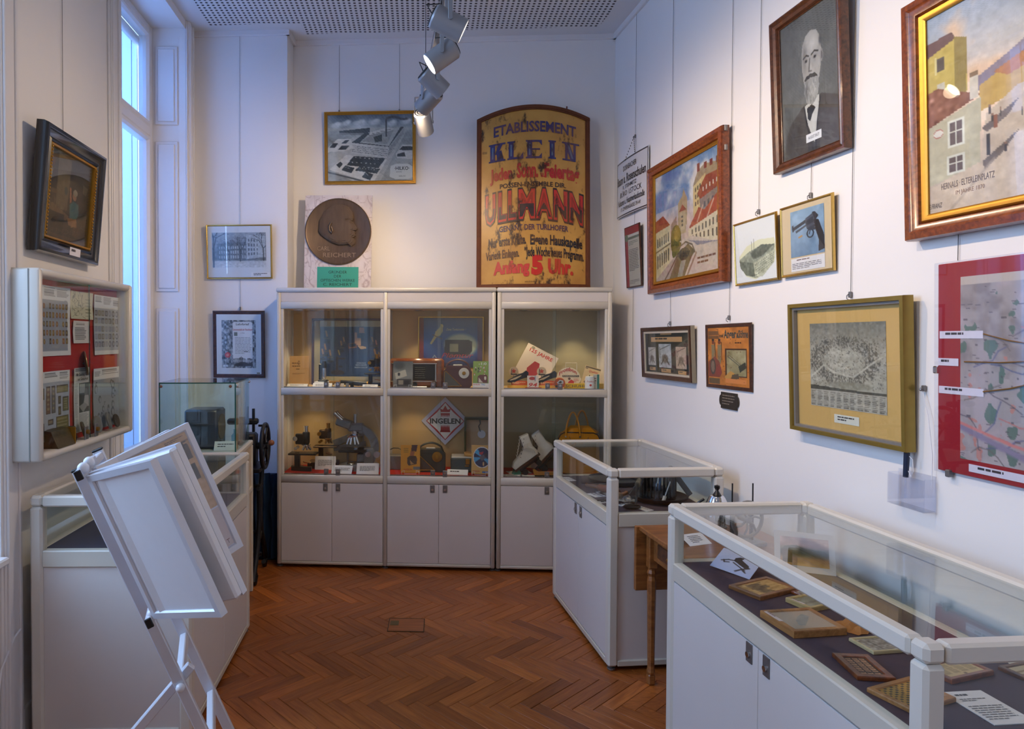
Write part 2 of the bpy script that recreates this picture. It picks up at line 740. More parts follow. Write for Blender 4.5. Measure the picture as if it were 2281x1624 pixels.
M_leather = mat('mustard_leather', (196, 128, 16), .38, var=.1, scale=12, bump=.1)
M_maroon = mat('maroon_leatherette', (84, 48, 48), .45, var=.1, bump=.15)
M_dgreen = mat('dark_green_leatherette', (58, 62, 56), .45, var=.1, bump=.15)
M_teal = mat('teal_leatherette', (58, 74, 78), .5, var=.1)
M_mgrey = mat('hammered_grey', (130, 128, 126), .35, .2, var=.06, scale=50)
M_ivory = mat('ivory_leather', (206, 200, 190), .5, var=.1, scale=14)
M_bluecl = mat('dark_blue_cloth', (18, 50, 78), .7, var=.35, scale=10)
M_radio = mat('midnight_blue_lacquer', (30, 42, 66), .3, var=.15)

# ------------------------------------------------------------------ room shell
def wall_root(o, wall):
    o.location = (wall[0][0], wall[0][1], 0)
    o.rotation_euler = (0, 0, wall[3])
    return o


def bx(*boxes):
    m = MB()
    for b in boxes:
        m.box(*b)
    return m


struct(wall_root(bx((-.25, 7.7, 0, .2, -.05, CEIL + .1)).build('wall_right', M_wall), RW))
struct(wall_root(bx((-1.1, 2.7, 0, .2, -.05, CEIL + .1)).build('wall_back', M_wall), BW))
struct(wall_root(bx((-.95, .013, 0, .185, -.05, CEIL + .1)).build('wall_breast', M_wall), PW))
SILL, HEAD = .80, 3.872
segs = [(-7.7, WINS[2][0]), (WINS[2][1], WINS[1][0]), (WINS[1][1], WINS[0][0]), (WINS[0][1], .25)]
mw = MB()
for a_, b_ in segs:
    mw.box(a_, b_, 0, .34, -.05, CEIL + .1)
for a_, b_ in WINS:
    mw.box(a_, b_, 0, .34, -.05, SILL)
    mw.box(a_, b_, 0, .34, HEAD, CEIL + .1)
struct(wall_root(mw.build('wall_left', M_wall), LW))
struct(bx((-2.6, 3.2, -2.6, -2.4, -.05, CEIL + .1)).build('wall_rear', M_wall))

# ceiling with a perforated acoustic field
outl = [wp(LW, -7.6, 0), wp(PW, -.70, 0), wp(PW, .013, 0), wp(BW, .013, 0), wp(BW, 2.462, 0), wp(RW, 7.6, 0)]
bm_ = MB()
bm_.box(-2.6, 3.2, -2.6, 5.6, CEIL, CEIL + .1)
ceil = struct(bm_.build('ceiling', M_ceilm))
m, nt, b, tc = _nt('perforated_ceiling')
sx = nt.nodes.new('ShaderNodeSeparateXYZ')
nt.links.new(tc.outputs['Object'], sx.inputs[0])


def fr(sock, pitch, hole, off):
    N = nt.nodes
    a = N.new('ShaderNodeMath'); a.operation = 'MULTIPLY_ADD'
    a.inputs[1].default_value = 1 / pitch; a.inputs[2].default_value = off
    nt.links.new(sock, a.inputs[0])
    f = N.new('ShaderNodeMath'); f.operation = 'FRACT'
    nt.links.new(a.outputs[0], f.inputs[0])
    l = N.new('ShaderNodeMath'); l.operation = 'LESS_THAN'
    l.inputs[1].default_value = hole
    nt.links.new(f.outputs[0], l.inputs[0])
    return l.outputs[0]


h1, h2 = fr(sx.outputs[0], .036, .46, 100.2), fr(sx.outputs[1], .036, .5, 100)
mu = nt.nodes.new('ShaderNodeMath'); mu.operation = 'MULTIPLY'
nt.links.new(h1, mu.inputs[0]); nt.links.new(h2, mu.inputs[1])
mx = nt.nodes.new('ShaderNodeMix'); mx.data_type = 'RGBA'
mx.inputs[6].default_value = rgba((222, 222, 222)); mx.inputs[7].default_value = rgba((62, 60, 60))  # shade inside the holes is put into the colour; the panel stays flat
nt.links.new(mu.outputs[0], mx.inputs[0]); nt.links.new(mx.outputs[2], b.inputs['Base Color'])
b.inputs['Roughness'].default_value = .8
ip = MB()
q = [(outl[0].x + .14, -2.2), (outl[1].x + .16, outl[1].y - .13), (outl[2].x + .12, outl[2].y - .13), (outl[3].x + .12, outl[3].y - .14),
     (outl[4].x - .16, outl[4].y - .14), (outl[5].x - .14, -2.2)]
n_ = len(q)
ip.add([(x, y, CEIL - .004) for x, y in q] + [(x, y, CEIL + .02) for x, y in q],
       [tuple(range(n_)), tuple(range(n_, 2 * n_))] + [(k, (k + 1) % n_, n_ + (k + 1) % n_, n_ + k) for k in range(n_)])
ip.build('perforated_panel', m, ceil)
# straight joint between two acoustic boards
bx((.105, .109, -2.2, 5.0, CEIL - .0052, CEIL - .003)).build('board_joint', mat('joint', (150, 150, 150), .8), ceil)

# cornice boards
tn = 0


def trim(wall, u0, u1, z0, z1, d, name=None, mt=M_trim):
    global tn
    tn += 1
    o = MB().rbox(u0, u1, -d, .01, z0, z1, .004).build(name or 'trim_%d' % tn, mt)
    return struct(wall_root(o, wall))


trim(BW, .0, 2.47, CORN, CEIL + .01, .022)
trim(PW, -.70, .035, CORN, CEIL + .01, .022)
trim(RW, -.02, 7.5, CORN, CEIL + .01, .022)
for a_, b_ in segs[1:3]:
    trim(LW, a_ + .16, b_ - .16, CORN, CEIL + .01, .022)
sd = frame(tuple(wp(PW, .013, 0))[:2], YB + PI / 2)
trim(sd, -.02, .19, CORN, CEIL + .01, .022)
trim(BW, .02, 2.46, -.01, .09, .014, 'baseboard_back')
trim(PW, -.70, .02, -.01, .09, .014, 'baseboard_breast')
trim(RW, 0, 7.5, -.01, .09, .014, 'baseboard_right')
for a_, b_ in segs[1:3]:
    trim(LW, a_ + .14, b_ - .14, -.01, .12, .016, 'baseboard_left')

# windows
m, nt, b, tc = _nt('blind_fabric')
N = nt.nodes
tl = N.new('ShaderNodeBsdfTranslucent'); tl.inputs['Color'].default_value = rgba((196, 216, 240))
df = N.new('ShaderNodeBsdfDiffuse'); df.inputs['Color'].default_value = rgba((196, 214, 238))
ms = N.new('ShaderNodeMixShader'); ms.inputs[0].default_value = .35
nt.links.new(tl.outputs[0], ms.inputs[1]); nt.links.new(df.outputs[0], ms.inputs[2])
nt.links.new(ms.outputs[0], N['Material Output'].inputs['Surface'])
M_blind = m
M_seam = mat('blind_seam', (150, 170, 200), .8)


def ring(mb, prof, u0, u1, z0, z1, sign=1):
    """mitred moulding round a rectangle; prof = (inset, y) points; sign -1 grows outwards"""
    k = len(prof)
    v, f = [], []
    for (cx_, cz_) in ((0, 0), (1, 0), (1, 1), (0, 1)):
        for (o, y) in prof:
            o *= sign
            v.append((u1 - o if cx_ else u0 + o, y, z1 - o if cz_ else z0 + o))
    for c in range(4):
        d = (c + 1) % 4
        for i in range(k):
            j = (i + 1) % k
            f.append((c * k + i, c * k + j, d * k + j, d * k + i))
    return mb.add(v, f)


def casing_bar(mb, u0, u1, z0, z1, flip):
    for o0, o1, d in ((0, .135, .012), (.012, .122, .02), (.02, .05, .03), (.10, .118, .028)):
        a, c = (u0 + o0, u0 + o1) if not flip else (u1 - o1, u1 - o0)
        mb.rbox(a, c, -d, .0, z0, z1, .003)


for i, (a_, b_) in enumerate(WINS):
    w = struct(wall_root(link('window_%d' % (i + 1), None), LW))
    mb = MB(); casing_bar(mb, a_ - .135, a_, 0, CEIL, True); mb.build('casing', M_trim, w)
    bw_ = .135
    mb = MB(); casing_bar(mb, b_, b_ + bw_, 0, CEIL, False); mb.build('casing', M_trim, w)
    # panelled reveals, raised fields
    for uu, s in ((b_, -1), (a_, 1)):
        for z0, z1 in ((3.18, 3.74), (1.98, 3.06), (.86, 1.86)):
            mb = MB()
            for (e, t_) in ((0, .010), (.022, .018), (.035, .008), (.05, .016)):
                x0, x1 = sorted((uu + s * .001, uu + s * t_))
                mb.rbox(x0, x1, .055 + e, .215 - e, z0 + e, z1 - e, .003)
            mb.build('reveal_panel', M_trim, w)
    # frame with transom, two casements below and a fanlight above
    fb = MB()
    D0, D1 = .235, .30
    for u0, u1, z0, z1 in ((a_, a_ + .05, SILL, HEAD), (b_ - .05, b_, SILL, HEAD), (a_ + .05, b_ - .05, SILL, SILL + .06), (a_ + .05, b_ - .05, HEAD - .05, HEAD), (a_ + .05, b_ - .05, 3.085, 3.15)):
        fb.rbox(u0, u1, D0, D1, z0, z1, .005)
    fb.build('window_frame', M_trim, w)
    mid = (a_ + b_) / 2
    for (u0, u1, z0, z1) in ((a_ + .05, mid, SILL + .06, 3.085), (mid, b_ - .05, SILL + .06, 3.085), (a_ + .05, b_ - .05, 3.15, HEAD - .05)):
        sb = MB()
        ring(sb, [(0, D0 + .006), (.012, D0 - .006), (.03, D0 - .006), (.042, D0 + .012), (.042, D1), (0, D1)], u0, u1, z0, z1)
        s_ = sb.build('sash', M_trim, w)
        MB().box(u0 + .04, u1 - .04, .268, .272, z0 + .04, z1 - .04).build('pane', M_glass, s_)
    MB().rbox(a_ + .01, b_ - .01, -.05, .24, SILL - .03, SILL, .006).build('window_sill', M_trim, w)
    # roller blind between the sashes
    if i == 0:
        bl = MB().box(a_ + .06, b_ - .06, .325, .327, SILL + .02, HEAD - .1).build('blind', M_blind, w)
        for k in (.10, .27):
            MB().box(b_ - .06 - k, b_ - .052 - k, .322, .3245, SILL + .05, HEAD - .14).build('seam', M_seam, bl)
        MB().cyl((a_ + .06, .33, HEAD - .12), (b_ - .06, .33, HEAD - .12), .038, n=20).build('blind_roller', M_white, w, 40)

# parquet: herringbone of single planks
fl = struct(bx((-2.6, 3.2, -2.6, 5.6, -.06, -.0125)).build('floor', mat('floor_joint', (44, 26, 14), .7)))
PL, PWD = .325, .065
nn = 5
th = -PI / 4 - .035
ct, st = math.cos(th), math.sin(th)
g = .0012
pm = MB().rbox(-PL / 2 + g, PL / 2 - g, -PWD / 2 + g, PWD / 2 - g, -.012, 0, .0012)
pme = pm.mesh('plank'); pme.materials.append(M_plank)
cells = set()
planks = []
for iy in range(-80, 90):
    for ix in range(-80, 90):
        r = (ix - iy) % (2 * nn)
        if r < nn:
            key = ('h', ix - r, iy)
        else:
            key = ('v', ix, iy - (2 * nn - 1 - r))
        if key in cells:
            continue
        cells.add(key)
        k, x, y = key
        cx_, cy_ = ((x + nn / 2) * PWD, (y + .5) * PWD) if k == 'h' else ((x + .5) * PWD, (y + nn / 2) * PWD)
        X, Y = cx_ * ct - cy_ * st + .03, cx_ * st + cy_ * ct + 3.0
        if -2.2 < X < 2.4 and -2.5 < Y < 5.4:
            planks.append((X, Y, th + (0 if k == 'h' else PI / 2)))


def on_view(X, Y):
    if Y < 1.5:
        return False
    d = Y * _cp - (-CH) * _sp
    px, py = CX + F * X / d, CY - F * (Y * _sp - CH * _cp) / d
    return 480 < px < 1500 and 1255 < py < 1660 and not (X > .90 - .09 * (Y - 3.3) + .10 and Y < 4.35)


vis = sorted([p for p in planks if on_view(p[0], p[1])], key=lambda p: p[1])[:300]
vs = set(vis)
for (X, Y, a_) in vis:
    o = link('plank', pme, fl)
    o.location = (X, Y, 0)
    o.rotation_euler = (0, 0, a_)
rest = MB()
for (X, Y, a_) in planks:
    if (X, Y, a_) not in vs:
        rest.box(-PL / 2 + g, PL / 2 - g, -PWD / 2 + g, PWD / 2 - g, -.012, 0, None, Matrix.Translation((X, Y, 0)) @ Matrix.Rotation(a_, 4, 'Z'))
o = rest.build('plank_field', M_plank2, fl)
o['kind'] = 'stuff'
# floor socket cover
sk = thing('floor_socket', 'square brass floor socket lid let into the parquet', 'floor socket', (-.085, 3.855, 0), -.03)
MB().rbox(-.10, .10, -.085, .085, -.002, .0025, .001).build('cover_plank', M_oak if False else M_plank, sk)
MB().rbox(-.094, -.045, -.01, .05, .0005, .005, .0015).build('brass_lid', mat('dull_brass', (104, 88, 60), .5, .5), sk)
fr_ = MB()
for q_ in ((-.104, -.1, -.089, .089), (.1, .104, -.089, .089), (-.1, .1, -.089, -.085), (-.1, .1, .085, .089)):
    fr_.box(q_[0], q_[1], q_[2], q_[3], -.002, .0032)
fr_.build('brass_rim', mat('dark_brass', (70, 52, 34), .5, .5), sk)

# ------------------------------------------------------------------ track lighting
TX = lambda Y: .30 - .07 * Y
TZ = 3.105
tr = thing('light_track', 'suspended silver lighting track running along the ceiling', 'lighting track', (0, 0, 0))
MB().bar((TX(-.6), -.6, TZ), (TX(4.16), 4.16, TZ), .032, .034, .003).build('track_rail', M_steel, tr)
MB().bar((TX(-.6) - .012, -.6, TZ + .022), (TX(4.16) - .012, 4.16, TZ + .022), .008, .01, .002).build('conductor_strip', M_blackp, tr)
for Y in (.4, 2.2, 4.05):
    MB().cyl((TX(Y), Y, TZ), (TX(Y), Y, CEIL), .0022, n=8).build('suspension_rod', M_wire, tr)
M_lens = emis('lit_lens', (1., .92, .8), 14.)
M_reflector = mat('lamp_reflector', (200, 200, 200), .15, .9)


def spot(Y, z, target, label, power, lit=True, ang=60, dx=0., col=WARM):
    """bracket from the track, barrel turned to its target"""
    p = Vector((TX(Y) + dx, Y, z))
    t = thing('spot_lamp', label, 'spotlight', p)
    d = (Vector(target) - p).normalized()
    q = d.to_track_quat('-Z', 'Y')
    b_ = MB()
    b_.lathe([(.030, .072), (.044, .070), (.050, .062), (.050, -.066), (.047, -.068), (.045, -.050), (.0, -.046)], 28)
    o = b_.build('barrel', M_lampg, t, 35)
    o.rotation_mode = 'QUATERNION'
    o.rotation_quaternion = q
    for r_ in (.038, .024):
        k = MB()
        k.tube([(r_ * math.cos(a), r_ * math.sin(a), .0725) for a in np.linspace(0, 2 * PI, 21)[:-1]], .003, 6, True)
        k.build('cooling_ring', M_blackp, o)
    l = MB().lathe([(.0, -.0555), (.042, -.0555), (.042, -.053), (0, -.053)], 24).build('lens', M_lens if lit else M_reflector, o)
    # yoke
    side = d.cross(Vector((0, 0, 1))).normalized()
    if side.y > 0:
        side = -side
    y_ = MB()
    for s in (1, -1):
        a0 = side * (.054 * s)
        y_.bar(a0 + Vector((0, 0, -.004)), a0 + Vector((0, 0, TZ - z - .03)), .018, .003, .001, up=tuple(side))
        y_.cyl(a0 * .98, a0 * 1.09, .0085, n=14)
    y_.bar(side * .054 + Vector((0, 0, TZ - z - .03)), side * -.054 + Vector((0, 0, TZ - z - .03)), .018, .003, .001)
    y_.cyl((0, 0, TZ - z - .03), (0, 0, TZ - z - .012), .012, n=12)
    y_.build('yoke', M_lampg, t, 35)
    c_ = MB()
    c_.tube([d * -.07 + Vector((0, 0, .0)), d * -.10 + Vector((0, 0, .03)), Vector((-.03, 0, .08)), Vector((-.02, 0, TZ - z - .015))], .003, 6)
    c_.build('flex', M_blackp, t, 60)
    if power:
        ld = bpy.data.lights.new('spot_beam', 'SPOT')
        ld.energy = power
        ld.color = col
        ld.spot_size = math.radians(ang)
        ld.spot_blend = 1.0
        ld.shadow_soft_size = .035
        lo = bpy.data.objects.new('spot_beam', ld)
        COL.objects.link(lo)
        lo.parent = o
        lo.location = (0, 0, -.075)
    return t


SPW = 44
spot(2.79, 2.935, wp(RW, 2.2, 2.2), 'lit grey track spotlight turned to the bearded portrait, first above the aisle', SPW * 1.35, ang=115)
spot(3.07, 2.92, wp(LW, -2.0, 1.7), 'lit grey track spotlight turned to the black framed interior scene by the window', SPW * .9, ang=120)
spot(3.48, 2.955, wp(RW, 1.05, 1.75), 'lit grey track spotlight turned to the canal street painting', SPW * 1.25, ang=125)
spot(3.80, 2.975, wp(PW, -.25, 1.95), 'grey track spotlight aimed past the bronze medallion at the school photo', SPW * 1.35, ang=120)
spot(4.03, 2.925, wp(BW, 1.3, 2.0), 'grey track spotlight at the far end of the track aimed over the cabinets', SPW * .62, ang=115, dx=-.012)
spot(1.9, 2.95, wp(RW, 3.1, 2.1), 'grey track spotlight above the aisle turned to the wide street painting', SPW * 1.05, ang=110)
spot(1.2, 2.95, wp(RW, 3.9, 1.5), 'grey track spotlight above the aisle turned to the long white wall', SPW * .55, ang=90)
spot(.4, 2.95, wp(LW, -3.9, 1.2), 'grey track spotlight above the entrance turned to the window wall', SPW * .3, ang=110)
spot(-.1, 2.95, (.9, -2.3, 1.8), 'added unseen track spotlight at the entrance end, warm fill off the rear wall', SPW * 1.1, ang=120)  # lamp added behind the camera to supply warm ambient light
spot(-.45, 2.95, (-.6, -2.3, 2.6), 'added unseen track spotlight last on the entrance end, warm fill for the room', SPW * 1.1, ang=120)  # second unseen lamp, added for warm bounce into the room

# ------------------------------------------------------------------ floor showcases
def floor_case(label, x, y, yaw, L, W, H, door_side, cloth, group=None, sill=.785):
    """aluminium-framed counter showcase; door_side -1: doors on the low-x side, +1 on the high-x side"""
    t = thing('display_counter', label, 'showcase', (x, y, 0), yaw, group)
    p, r = .05, .045
    b0 = .022
    for (cx_, cy_) in ((0, 0), (W - p, 0), (0, L - p), (W - p, L - p)):
        MB().rbox(cx_, cx_ + p, cy_, cy_ + p, b0, H - r, .009).build('corner_post', M_cream2, t)
        MB().rbox(cx_, cx_ + p, cy_, cy_ + p, H - r + .001, H + .0005, .010).build('corner_cap', M_cream2, t)
        MB().lathe([(.012, 0), (.02, .004), (.02, .012), (.008, .014), (.008, .024)], 12, Matrix.Translation((cx_ + p / 2, cy_ + p / 2, 0))).build('foot', M_grey, t)

    def rails(nm, z0, z1, inset, c, mt):
        for q in ((p, W - p, inset, inset + .04), (p, W - p, L - .04 - inset, L - inset)):
            MB().rbox(q[0], q[1], q[2], q[3], z0, z1, c).build(nm, mt, t)
        for q in ((inset, inset + .04, p, L - p), (W - .04 - inset, W - inset, p, L - p)):
            MB().rbox(q[0], q[1], q[2], q[3], z0, z1, c).build(nm, mt, t)
    rails('top_rail', H - r, H, 0, .007, M_cream2)
    rails('sill_rail', sill - .068, sill, .002, .004, M_cream)
    rails('base_rail', b0, b0 + .03, .002, .004, M_cream)
    # closed ends and back below the sill
    for q in ((p, W - p, .012, .022), (p, W - p, L - .022, L - .012)):
        MB().box(q[0], q[1], q[2], q[3], b0 + .03, sill - .068).build('side_panel', M_door, t)
    bxs = (W - .022, W - .012) if door_side < 0 else (.012, .022)
    MB().box(bxs[0], bxs[1], p, L - p, b0 + .03, sill - .068).build('back_panel', M_door, t)
    # two doors with square lock plates
    xs = .006 if door_side < 0 else W - .018
    for k in (0, 1):
        y0, y1 = (p + .003, L / 2 - .001) if k == 0 else (L / 2 + .001, L - p - .003)
        d = MB().rbox(xs, xs + .012, y0, y1, b0 + .034, sill - .073, .0015).build('door', M_door, t)
        ly = (L / 2 - .045) if k == 0 else (L / 2 + .045)
        s = -1 if door_side < 0 else 1
        xf = xs if s < 0 else xs + .012
        MB().rbox(min(xf, xf + s * .004), max(xf, xf + s * .004), ly - .016, ly + .016, sill - .135, sill - .074, .001).build('lock_plate', M_grey, d)
        MB().cyl((xf + s * .003, ly, sill - .110), (xf + s * .010, ly, sill - .110), .009, n=14).build('lock', M_steel, d, 40)
    MB().box(.03, W - .03, .03, L - .03, sill - .02, sill - .002).build('display_floor', cloth, t)
    e = .02
    for q in ((p - .006, W - p + .006, e, e + .004), (p - .006, W - p + .006, L - e - .004, L - e)):
        MB().box(q[0], q[1], q[2], q[3], sill - .004, H - r + .004).build('glass_side', M_glass, t)
    for q in ((e, e + .004, p - .006, L - p + .006), (W - e - .004, W - e, p - .006, L - p + .006)):
        MB().box(q[0], q[1], q[2], q[3], sill - .004, H - r + .004).build('glass_side', M_glass, t)
    MB().box(.035, W - .035, .035, L - .035, H - .012, H - .007).build('glass_top', M_glass, t)
    return t


MIDC = dict(x=.925, y=3.316, yaw=.091, L=.977, W=.593, H=1.006)
FRC = dict(x=1.063, y=1.411, yaw=.079, L=1.239, W=.583, H=1.006)
LFC = dict(x=-1.583, y=2.714, yaw=.027, L=1.055, W=.646, H=1.008)
floor_case('cream glass counter holding cast iron kitchen tools, beside the tall cabinets', **MIDC, door_side=-1, cloth=M_purple)
floor_case('cream glass counter holding small framed prints, beside the wooden table', **FRC, door_side=-1, cloth=M_purple)
floor_case('cream glass counter below the window wall, behind the white flip stand', **LFC, door_side=1, cloth=M_navy)


# ------------------------------------------------------------------ tall cabinets
ZC = dict(top=2.005, cap=1.972, head=1.905, g1=1.855, m1=1.291, m0=1.240, l0=.667, d1=.613, d0=.041, b0=.012)
M_down = emis('downlight', (1., .86, .62), 9.)


def tall_cabinet(label, u0, u1, bays, lining, upper_watts, spots_at, lower_at=()):
    p0 = wp(CW, u0, 0)
    t = thing('tall_cabinet', label, 'cabinet', p0, CW[3])
    W = u1 - u0
    D = .40
    z = ZC
    pw = .028
    bw = (W - pw) / bays
    posts = [k * bw for k in range(bays + 1)]
    for x in posts:
        for yy in (0, D - .028):
            MB().rbox(x, x + pw, yy, yy + .028, z['b0'] + .012, z['cap'], .005).build('post', M_cream, t, 50)
        MB().lathe([(.014, 0), (.022, .003), (.022, .01), (.01, .012), (.01, .026)], 12, Matrix.Translation((x + pw / 2, .035, 0))).build('foot', M_grey, t)
    MB().rbox(-.004, W + .004, -.005, D, z['cap'], z['top'], .008).build('top_cap', M_cream2, t, 50)
    MB().box(.003, .010, .028, D - .028, z['d1'] - .02, z['cap']).build('side_panel', M_door, t)
    MB().box(W - .010, W - .003, .028, D - .028, z['d1'] - .02, z['cap']).build('side_panel', M_door, t)
    MB().box(.003, .010, .028, D - .028, z['d0'], z['d1'] - .02).build('side_panel', M_door, t)
    MB().box(W - .010, W - .003, .028, D - .028, z['d0'], z['d1'] - .02).build('side_panel', M_door, t)
    for k in range(bays):
        x0, x1 = posts[k] + pw, posts[k + 1]
        MB().rbox(x0, x1, .006, .03, z['head'], z['cap'], .002).build('header_panel', M_door, t)
        for a, b2 in ((z['g1'], z['head']), (z['m0'], z['m1']), (z['d1'], z['l0']), (z['b0'] + .012, z['d0'] + .006)):
            MB().rbox(x0, x1, .001, .04, a, b2, .004).build('cross_rail', M_cream, t, 50)
        # lining, shelves
        MB().box(x0, x1, D - .02, D - .012, z['l0'], z['g1']).build('back_panel', lining, t)
        MB().box(x0, x1, .04, D - .02, z['m1'] - .014, z['m1']).build('shelf', M_inner, t)
        MB().box(x0, x1, .04, D - .02, z['l0'] - .014, z['l0'] - .002).build('shelf', M_inner, t)
        MB().box(x0, x1, .04, D - .02, z['g1'] + .002, z['g1'] + .014).build('ceiling_board', lining, t)
        MB().box(x0, x1, .045, D - .021, z['l0'] - .001, z['l0'] + .002).build('red_cloth', M_red, t)
        # inner slide posts and sliding panes
        xm = (x0 + x1) / 2
        for a, b2 in ((z['m1'], z['g1']), (z['l0'], z['m0'])):
            for xa in (x0, x1 - .020):
                MB().rbox(xa, xa + .020, .006, .03, a, b2, .003).build('slide_post', M_cream2, t)
            MB().box(x0 + .02, x1 - .02, .012, .03, a, a + .008).build('slide_track', M_steel, t)
            MB().box(x0 + .02, xm + .012, .020, .024, a + .006, b2).build('glass_door', M_glass, t)
            MB().box(xm - .012, x1 - .02, .012, .016, a + .006, b2).build('glass_door', M_glass, t)
            MB().box(xm + .0115, xm + .0125, .0195, .0245, a + .006, b2).build('glass_door_edge', M_edge, t)
            for s in (-1, 1):
                xx = xm + s * .043
                yy = .020 if s < 0 else .012
                lk = MB().rbox(xx - .016, xx + .016, yy - .008, yy + .006, a - .004, a + .044, .002).build('pane_lock', M_grey, t)
                MB().cyl((xx, yy - .007, a + .028), (xx, yy - .013, a + .028), .009, n=14).build('lock_cylinder', M_steel, lk, 40)
        # doors
        for k2 in (0, 1):
            a, b2 = (x0 + .002, xm - .001) if k2 == 0 else (xm + .001, x1 - .002)
            d = MB().rbox(a, b2, .003, .018, z['d0'] + .008, z['d1'] - .003, .0015).build('door', M_door, t)
            xx = xm + (-.045 if k2 == 0 else .045)
            MB().rbox(xx - .016, xx + .016, -.001, .003, z['d1'] - .058, z['d1'] - .004, .001).build('lock_plate', M_grey, d)
            MB().cyl((xx, -.001, z['d1'] - .036), (xx, -.007, z['d1'] - .036), .009, n=14).build('lock', M_steel, d, 40)
    for (x, y) in spots_at:
        dl = MB().lathe([(.0, .0), (.022, .0), (.022, .004), (0, .004)], 20, Matrix.Translation((x, y, z['g1'] - .003))).build('downlight_lens', M_down, t)
        MB().lathe([(.023, -.001), (.031, -.001), (.031, .006), (.023, .006), (.023, -.001)], 20, Matrix.Translation((x, y, z['g1'] - .004))).build('downlight_ring', M_chrome, dl)
        ld = bpy.data.lights.new('cabinet_downlight', 'SPOT')
        ld.energy = upper_watts
        ld.color = (1., .74, .42)
        ld.spot_size = math.radians(80)
        ld.spot_blend = .5
        ld.shadow_soft_size = .02
        lo = bpy.data.objects.new('cabinet_downlight', ld)
        COL.objects.link(lo)
        lo.parent = t
        lo.location = (x, y, z['g1'] - .008)
    for (x, y) in lower_at:
        ld = bpy.data.lights.new('shelf_downlight', 'SPOT')
        ld.energy = upper_watts * .5
        ld.color = (1., .70, .36)
        ld.spot_size = math.radians(110)
        ld.spot_blend = .8
        ld.shadow_soft_size = .02
        lo = bpy.data.objects.new('shelf_downlight', ld)
        COL.objects.link(lo)
        lo.parent = t
        lo.location = (x, y, z['m0'] - .012)
        MB().lathe([(0, 0), (.02, 0), (.02, .006), (0, .006)], 18, Matrix.Translation((x, y, z['m0'] - .006))).build('downlight_lens', M_down, t)
    return t


tall_cabinet('long double-bay cream cabinet of microscopes and radios with sliding panes', 0, 1.556, 2, M_inner, 7.0, [(.22, .2), (.56, .2), (1.0, .2), (1.33, .2)], [(.2, .2), (.95, .2)])
tall_cabinet('narrow single-bay cream cabinet with shoe polish adverts and a mustard bag', 1.567, 2.359, 1, M_innerg, 9.0, [(.2, .22), (.58, .22)])

# ------------------------------------------------------------------ wooden drop-leaf table
tb = thing('side_table', 'old oak table with a hanging drop leaf, wedged between two glass counters', 'table', (1.065, 3.235, 0), .09)
TW, TD = .52, .50
MB().rbox(-.02, TW, -TD, 0, .728, .752, .004).build('table_top', M_tablew, tb)
MB().rbox(-.035, TW, .0, .022, .437, .748, .003).build('drop_leaf', M_tablew, tb)
ap = MB().rbox(.02, TW - .03, -TD + .03, -TD + .05, .60, .728, .002).build('apron', M_tablew, tb)
ap = MB().rbox(.03, .05, -TD + .04, -.03, .60, .728, .002).build('apron', M_tablew, tb)
dr = MB().rbox(.022, .031, -TD + .10, -.09, .615, .715, .003).build('drawer_front', M_tablew, tb)
MB().rbox(.018, .023, -TD + .13, -.12, .632, .698, .002).build('drawer_field', M_walnut, dr)
MB().ball((.010, -TD / 2, .665), .010, 10, 6).build('drawer_knob', M_brass, dr)
for (lx, ly) in ((.03, -.035), (.03, -TD + .045), (TW - .05, -.035), (TW - .05, -TD + .045)):
    l = MB()
    l.rbox(lx - .02, lx + .02, ly - .02, ly + .02, .56, .728, .003)
    l.lathe([(.016, .045), (.020, .06), (.016, .08), (.021, .50), (.017, .52), (.022, .535), (.017, .55), (.019, .565)], 8, Matrix.Translation((lx, ly, 0)) @ Matrix.Rotation(PI / 8, 4, 'Z'))
    l.rbox(lx - .017, lx + .017, ly - .017, ly + .017, .0, .05, .006)
    l.build('leg', M_tablew, tb)

# ------------------------------------------------------------------ plinth with the glass cube
pl = thing('display_plinth', 'beige plinth cabinet carrying the glass cube, behind the counter under the window', 'plinth', (-1.05, 3.84, 0), .085)
PWx, PDy, PH = .50, .55, .985
MB().box(-PWx + .01, -.01, .01, PDy - .01, .03, PH - .03).build('body', mat('beige_board', (196, 178, 152), .5), pl)
for (cx_, cy_) in ((-PWx, 0), (-.03, 0), (-PWx, PDy - .03), (-.03, PDy - .03)):
    MB().rbox(cx_, cx_ + .03, cy_, cy_ + .03, 0, PH - .03, .005).build('corner_post', M_cream, pl)
MB().rbox(-PWx, 0, 0, PDy, PH - .03, PH, .006).build('plinth_top', M_cream, pl)
MB().rbox(-PWx, 0, 0, PDy, .66, .69, .004).build('band', M_cream, pl)
gc = thing('glass_cube', 'clear glass display cube with green edges standing on the plinth', 'glass case', (-1.074, 3.9, PH), .08)
GW, GD, GH = .432, .44, .405
for nm, q in dict(a=(-GW, 0, 0, .006), b=(-GW, 0, GD - .006, GD), c=(-GW, -GW + .006, .006, GD - .006), d=(-.006, 0, .006, GD - .006)).items():
    MB().box(q[0], q[1], q[2], q[3], .002, GH - .007).build('glass_wall', M_glassg, gc)
MB().box(-GW, 0, 0, GD, GH - .0065, GH).build('glass_lid', M_glassg, gc)
for q in ((-GW, 0, -.0006, .0002, GH - .0066, GH + .0002), (-.0002, .0006, 0, GD, GH - .0066, GH + .0002), (-.0065, .0004, -.0005, .0005, .002, GH - .007), (-GW - .0004, -GW + .0062, -.0005, .0005, .002, GH - .007), (-GW - .0006, -GW + .0004, 0, GD, GH - .0066, GH + .0002)):
    MB().box(*q).build('glass_edge', M_edge, gc)
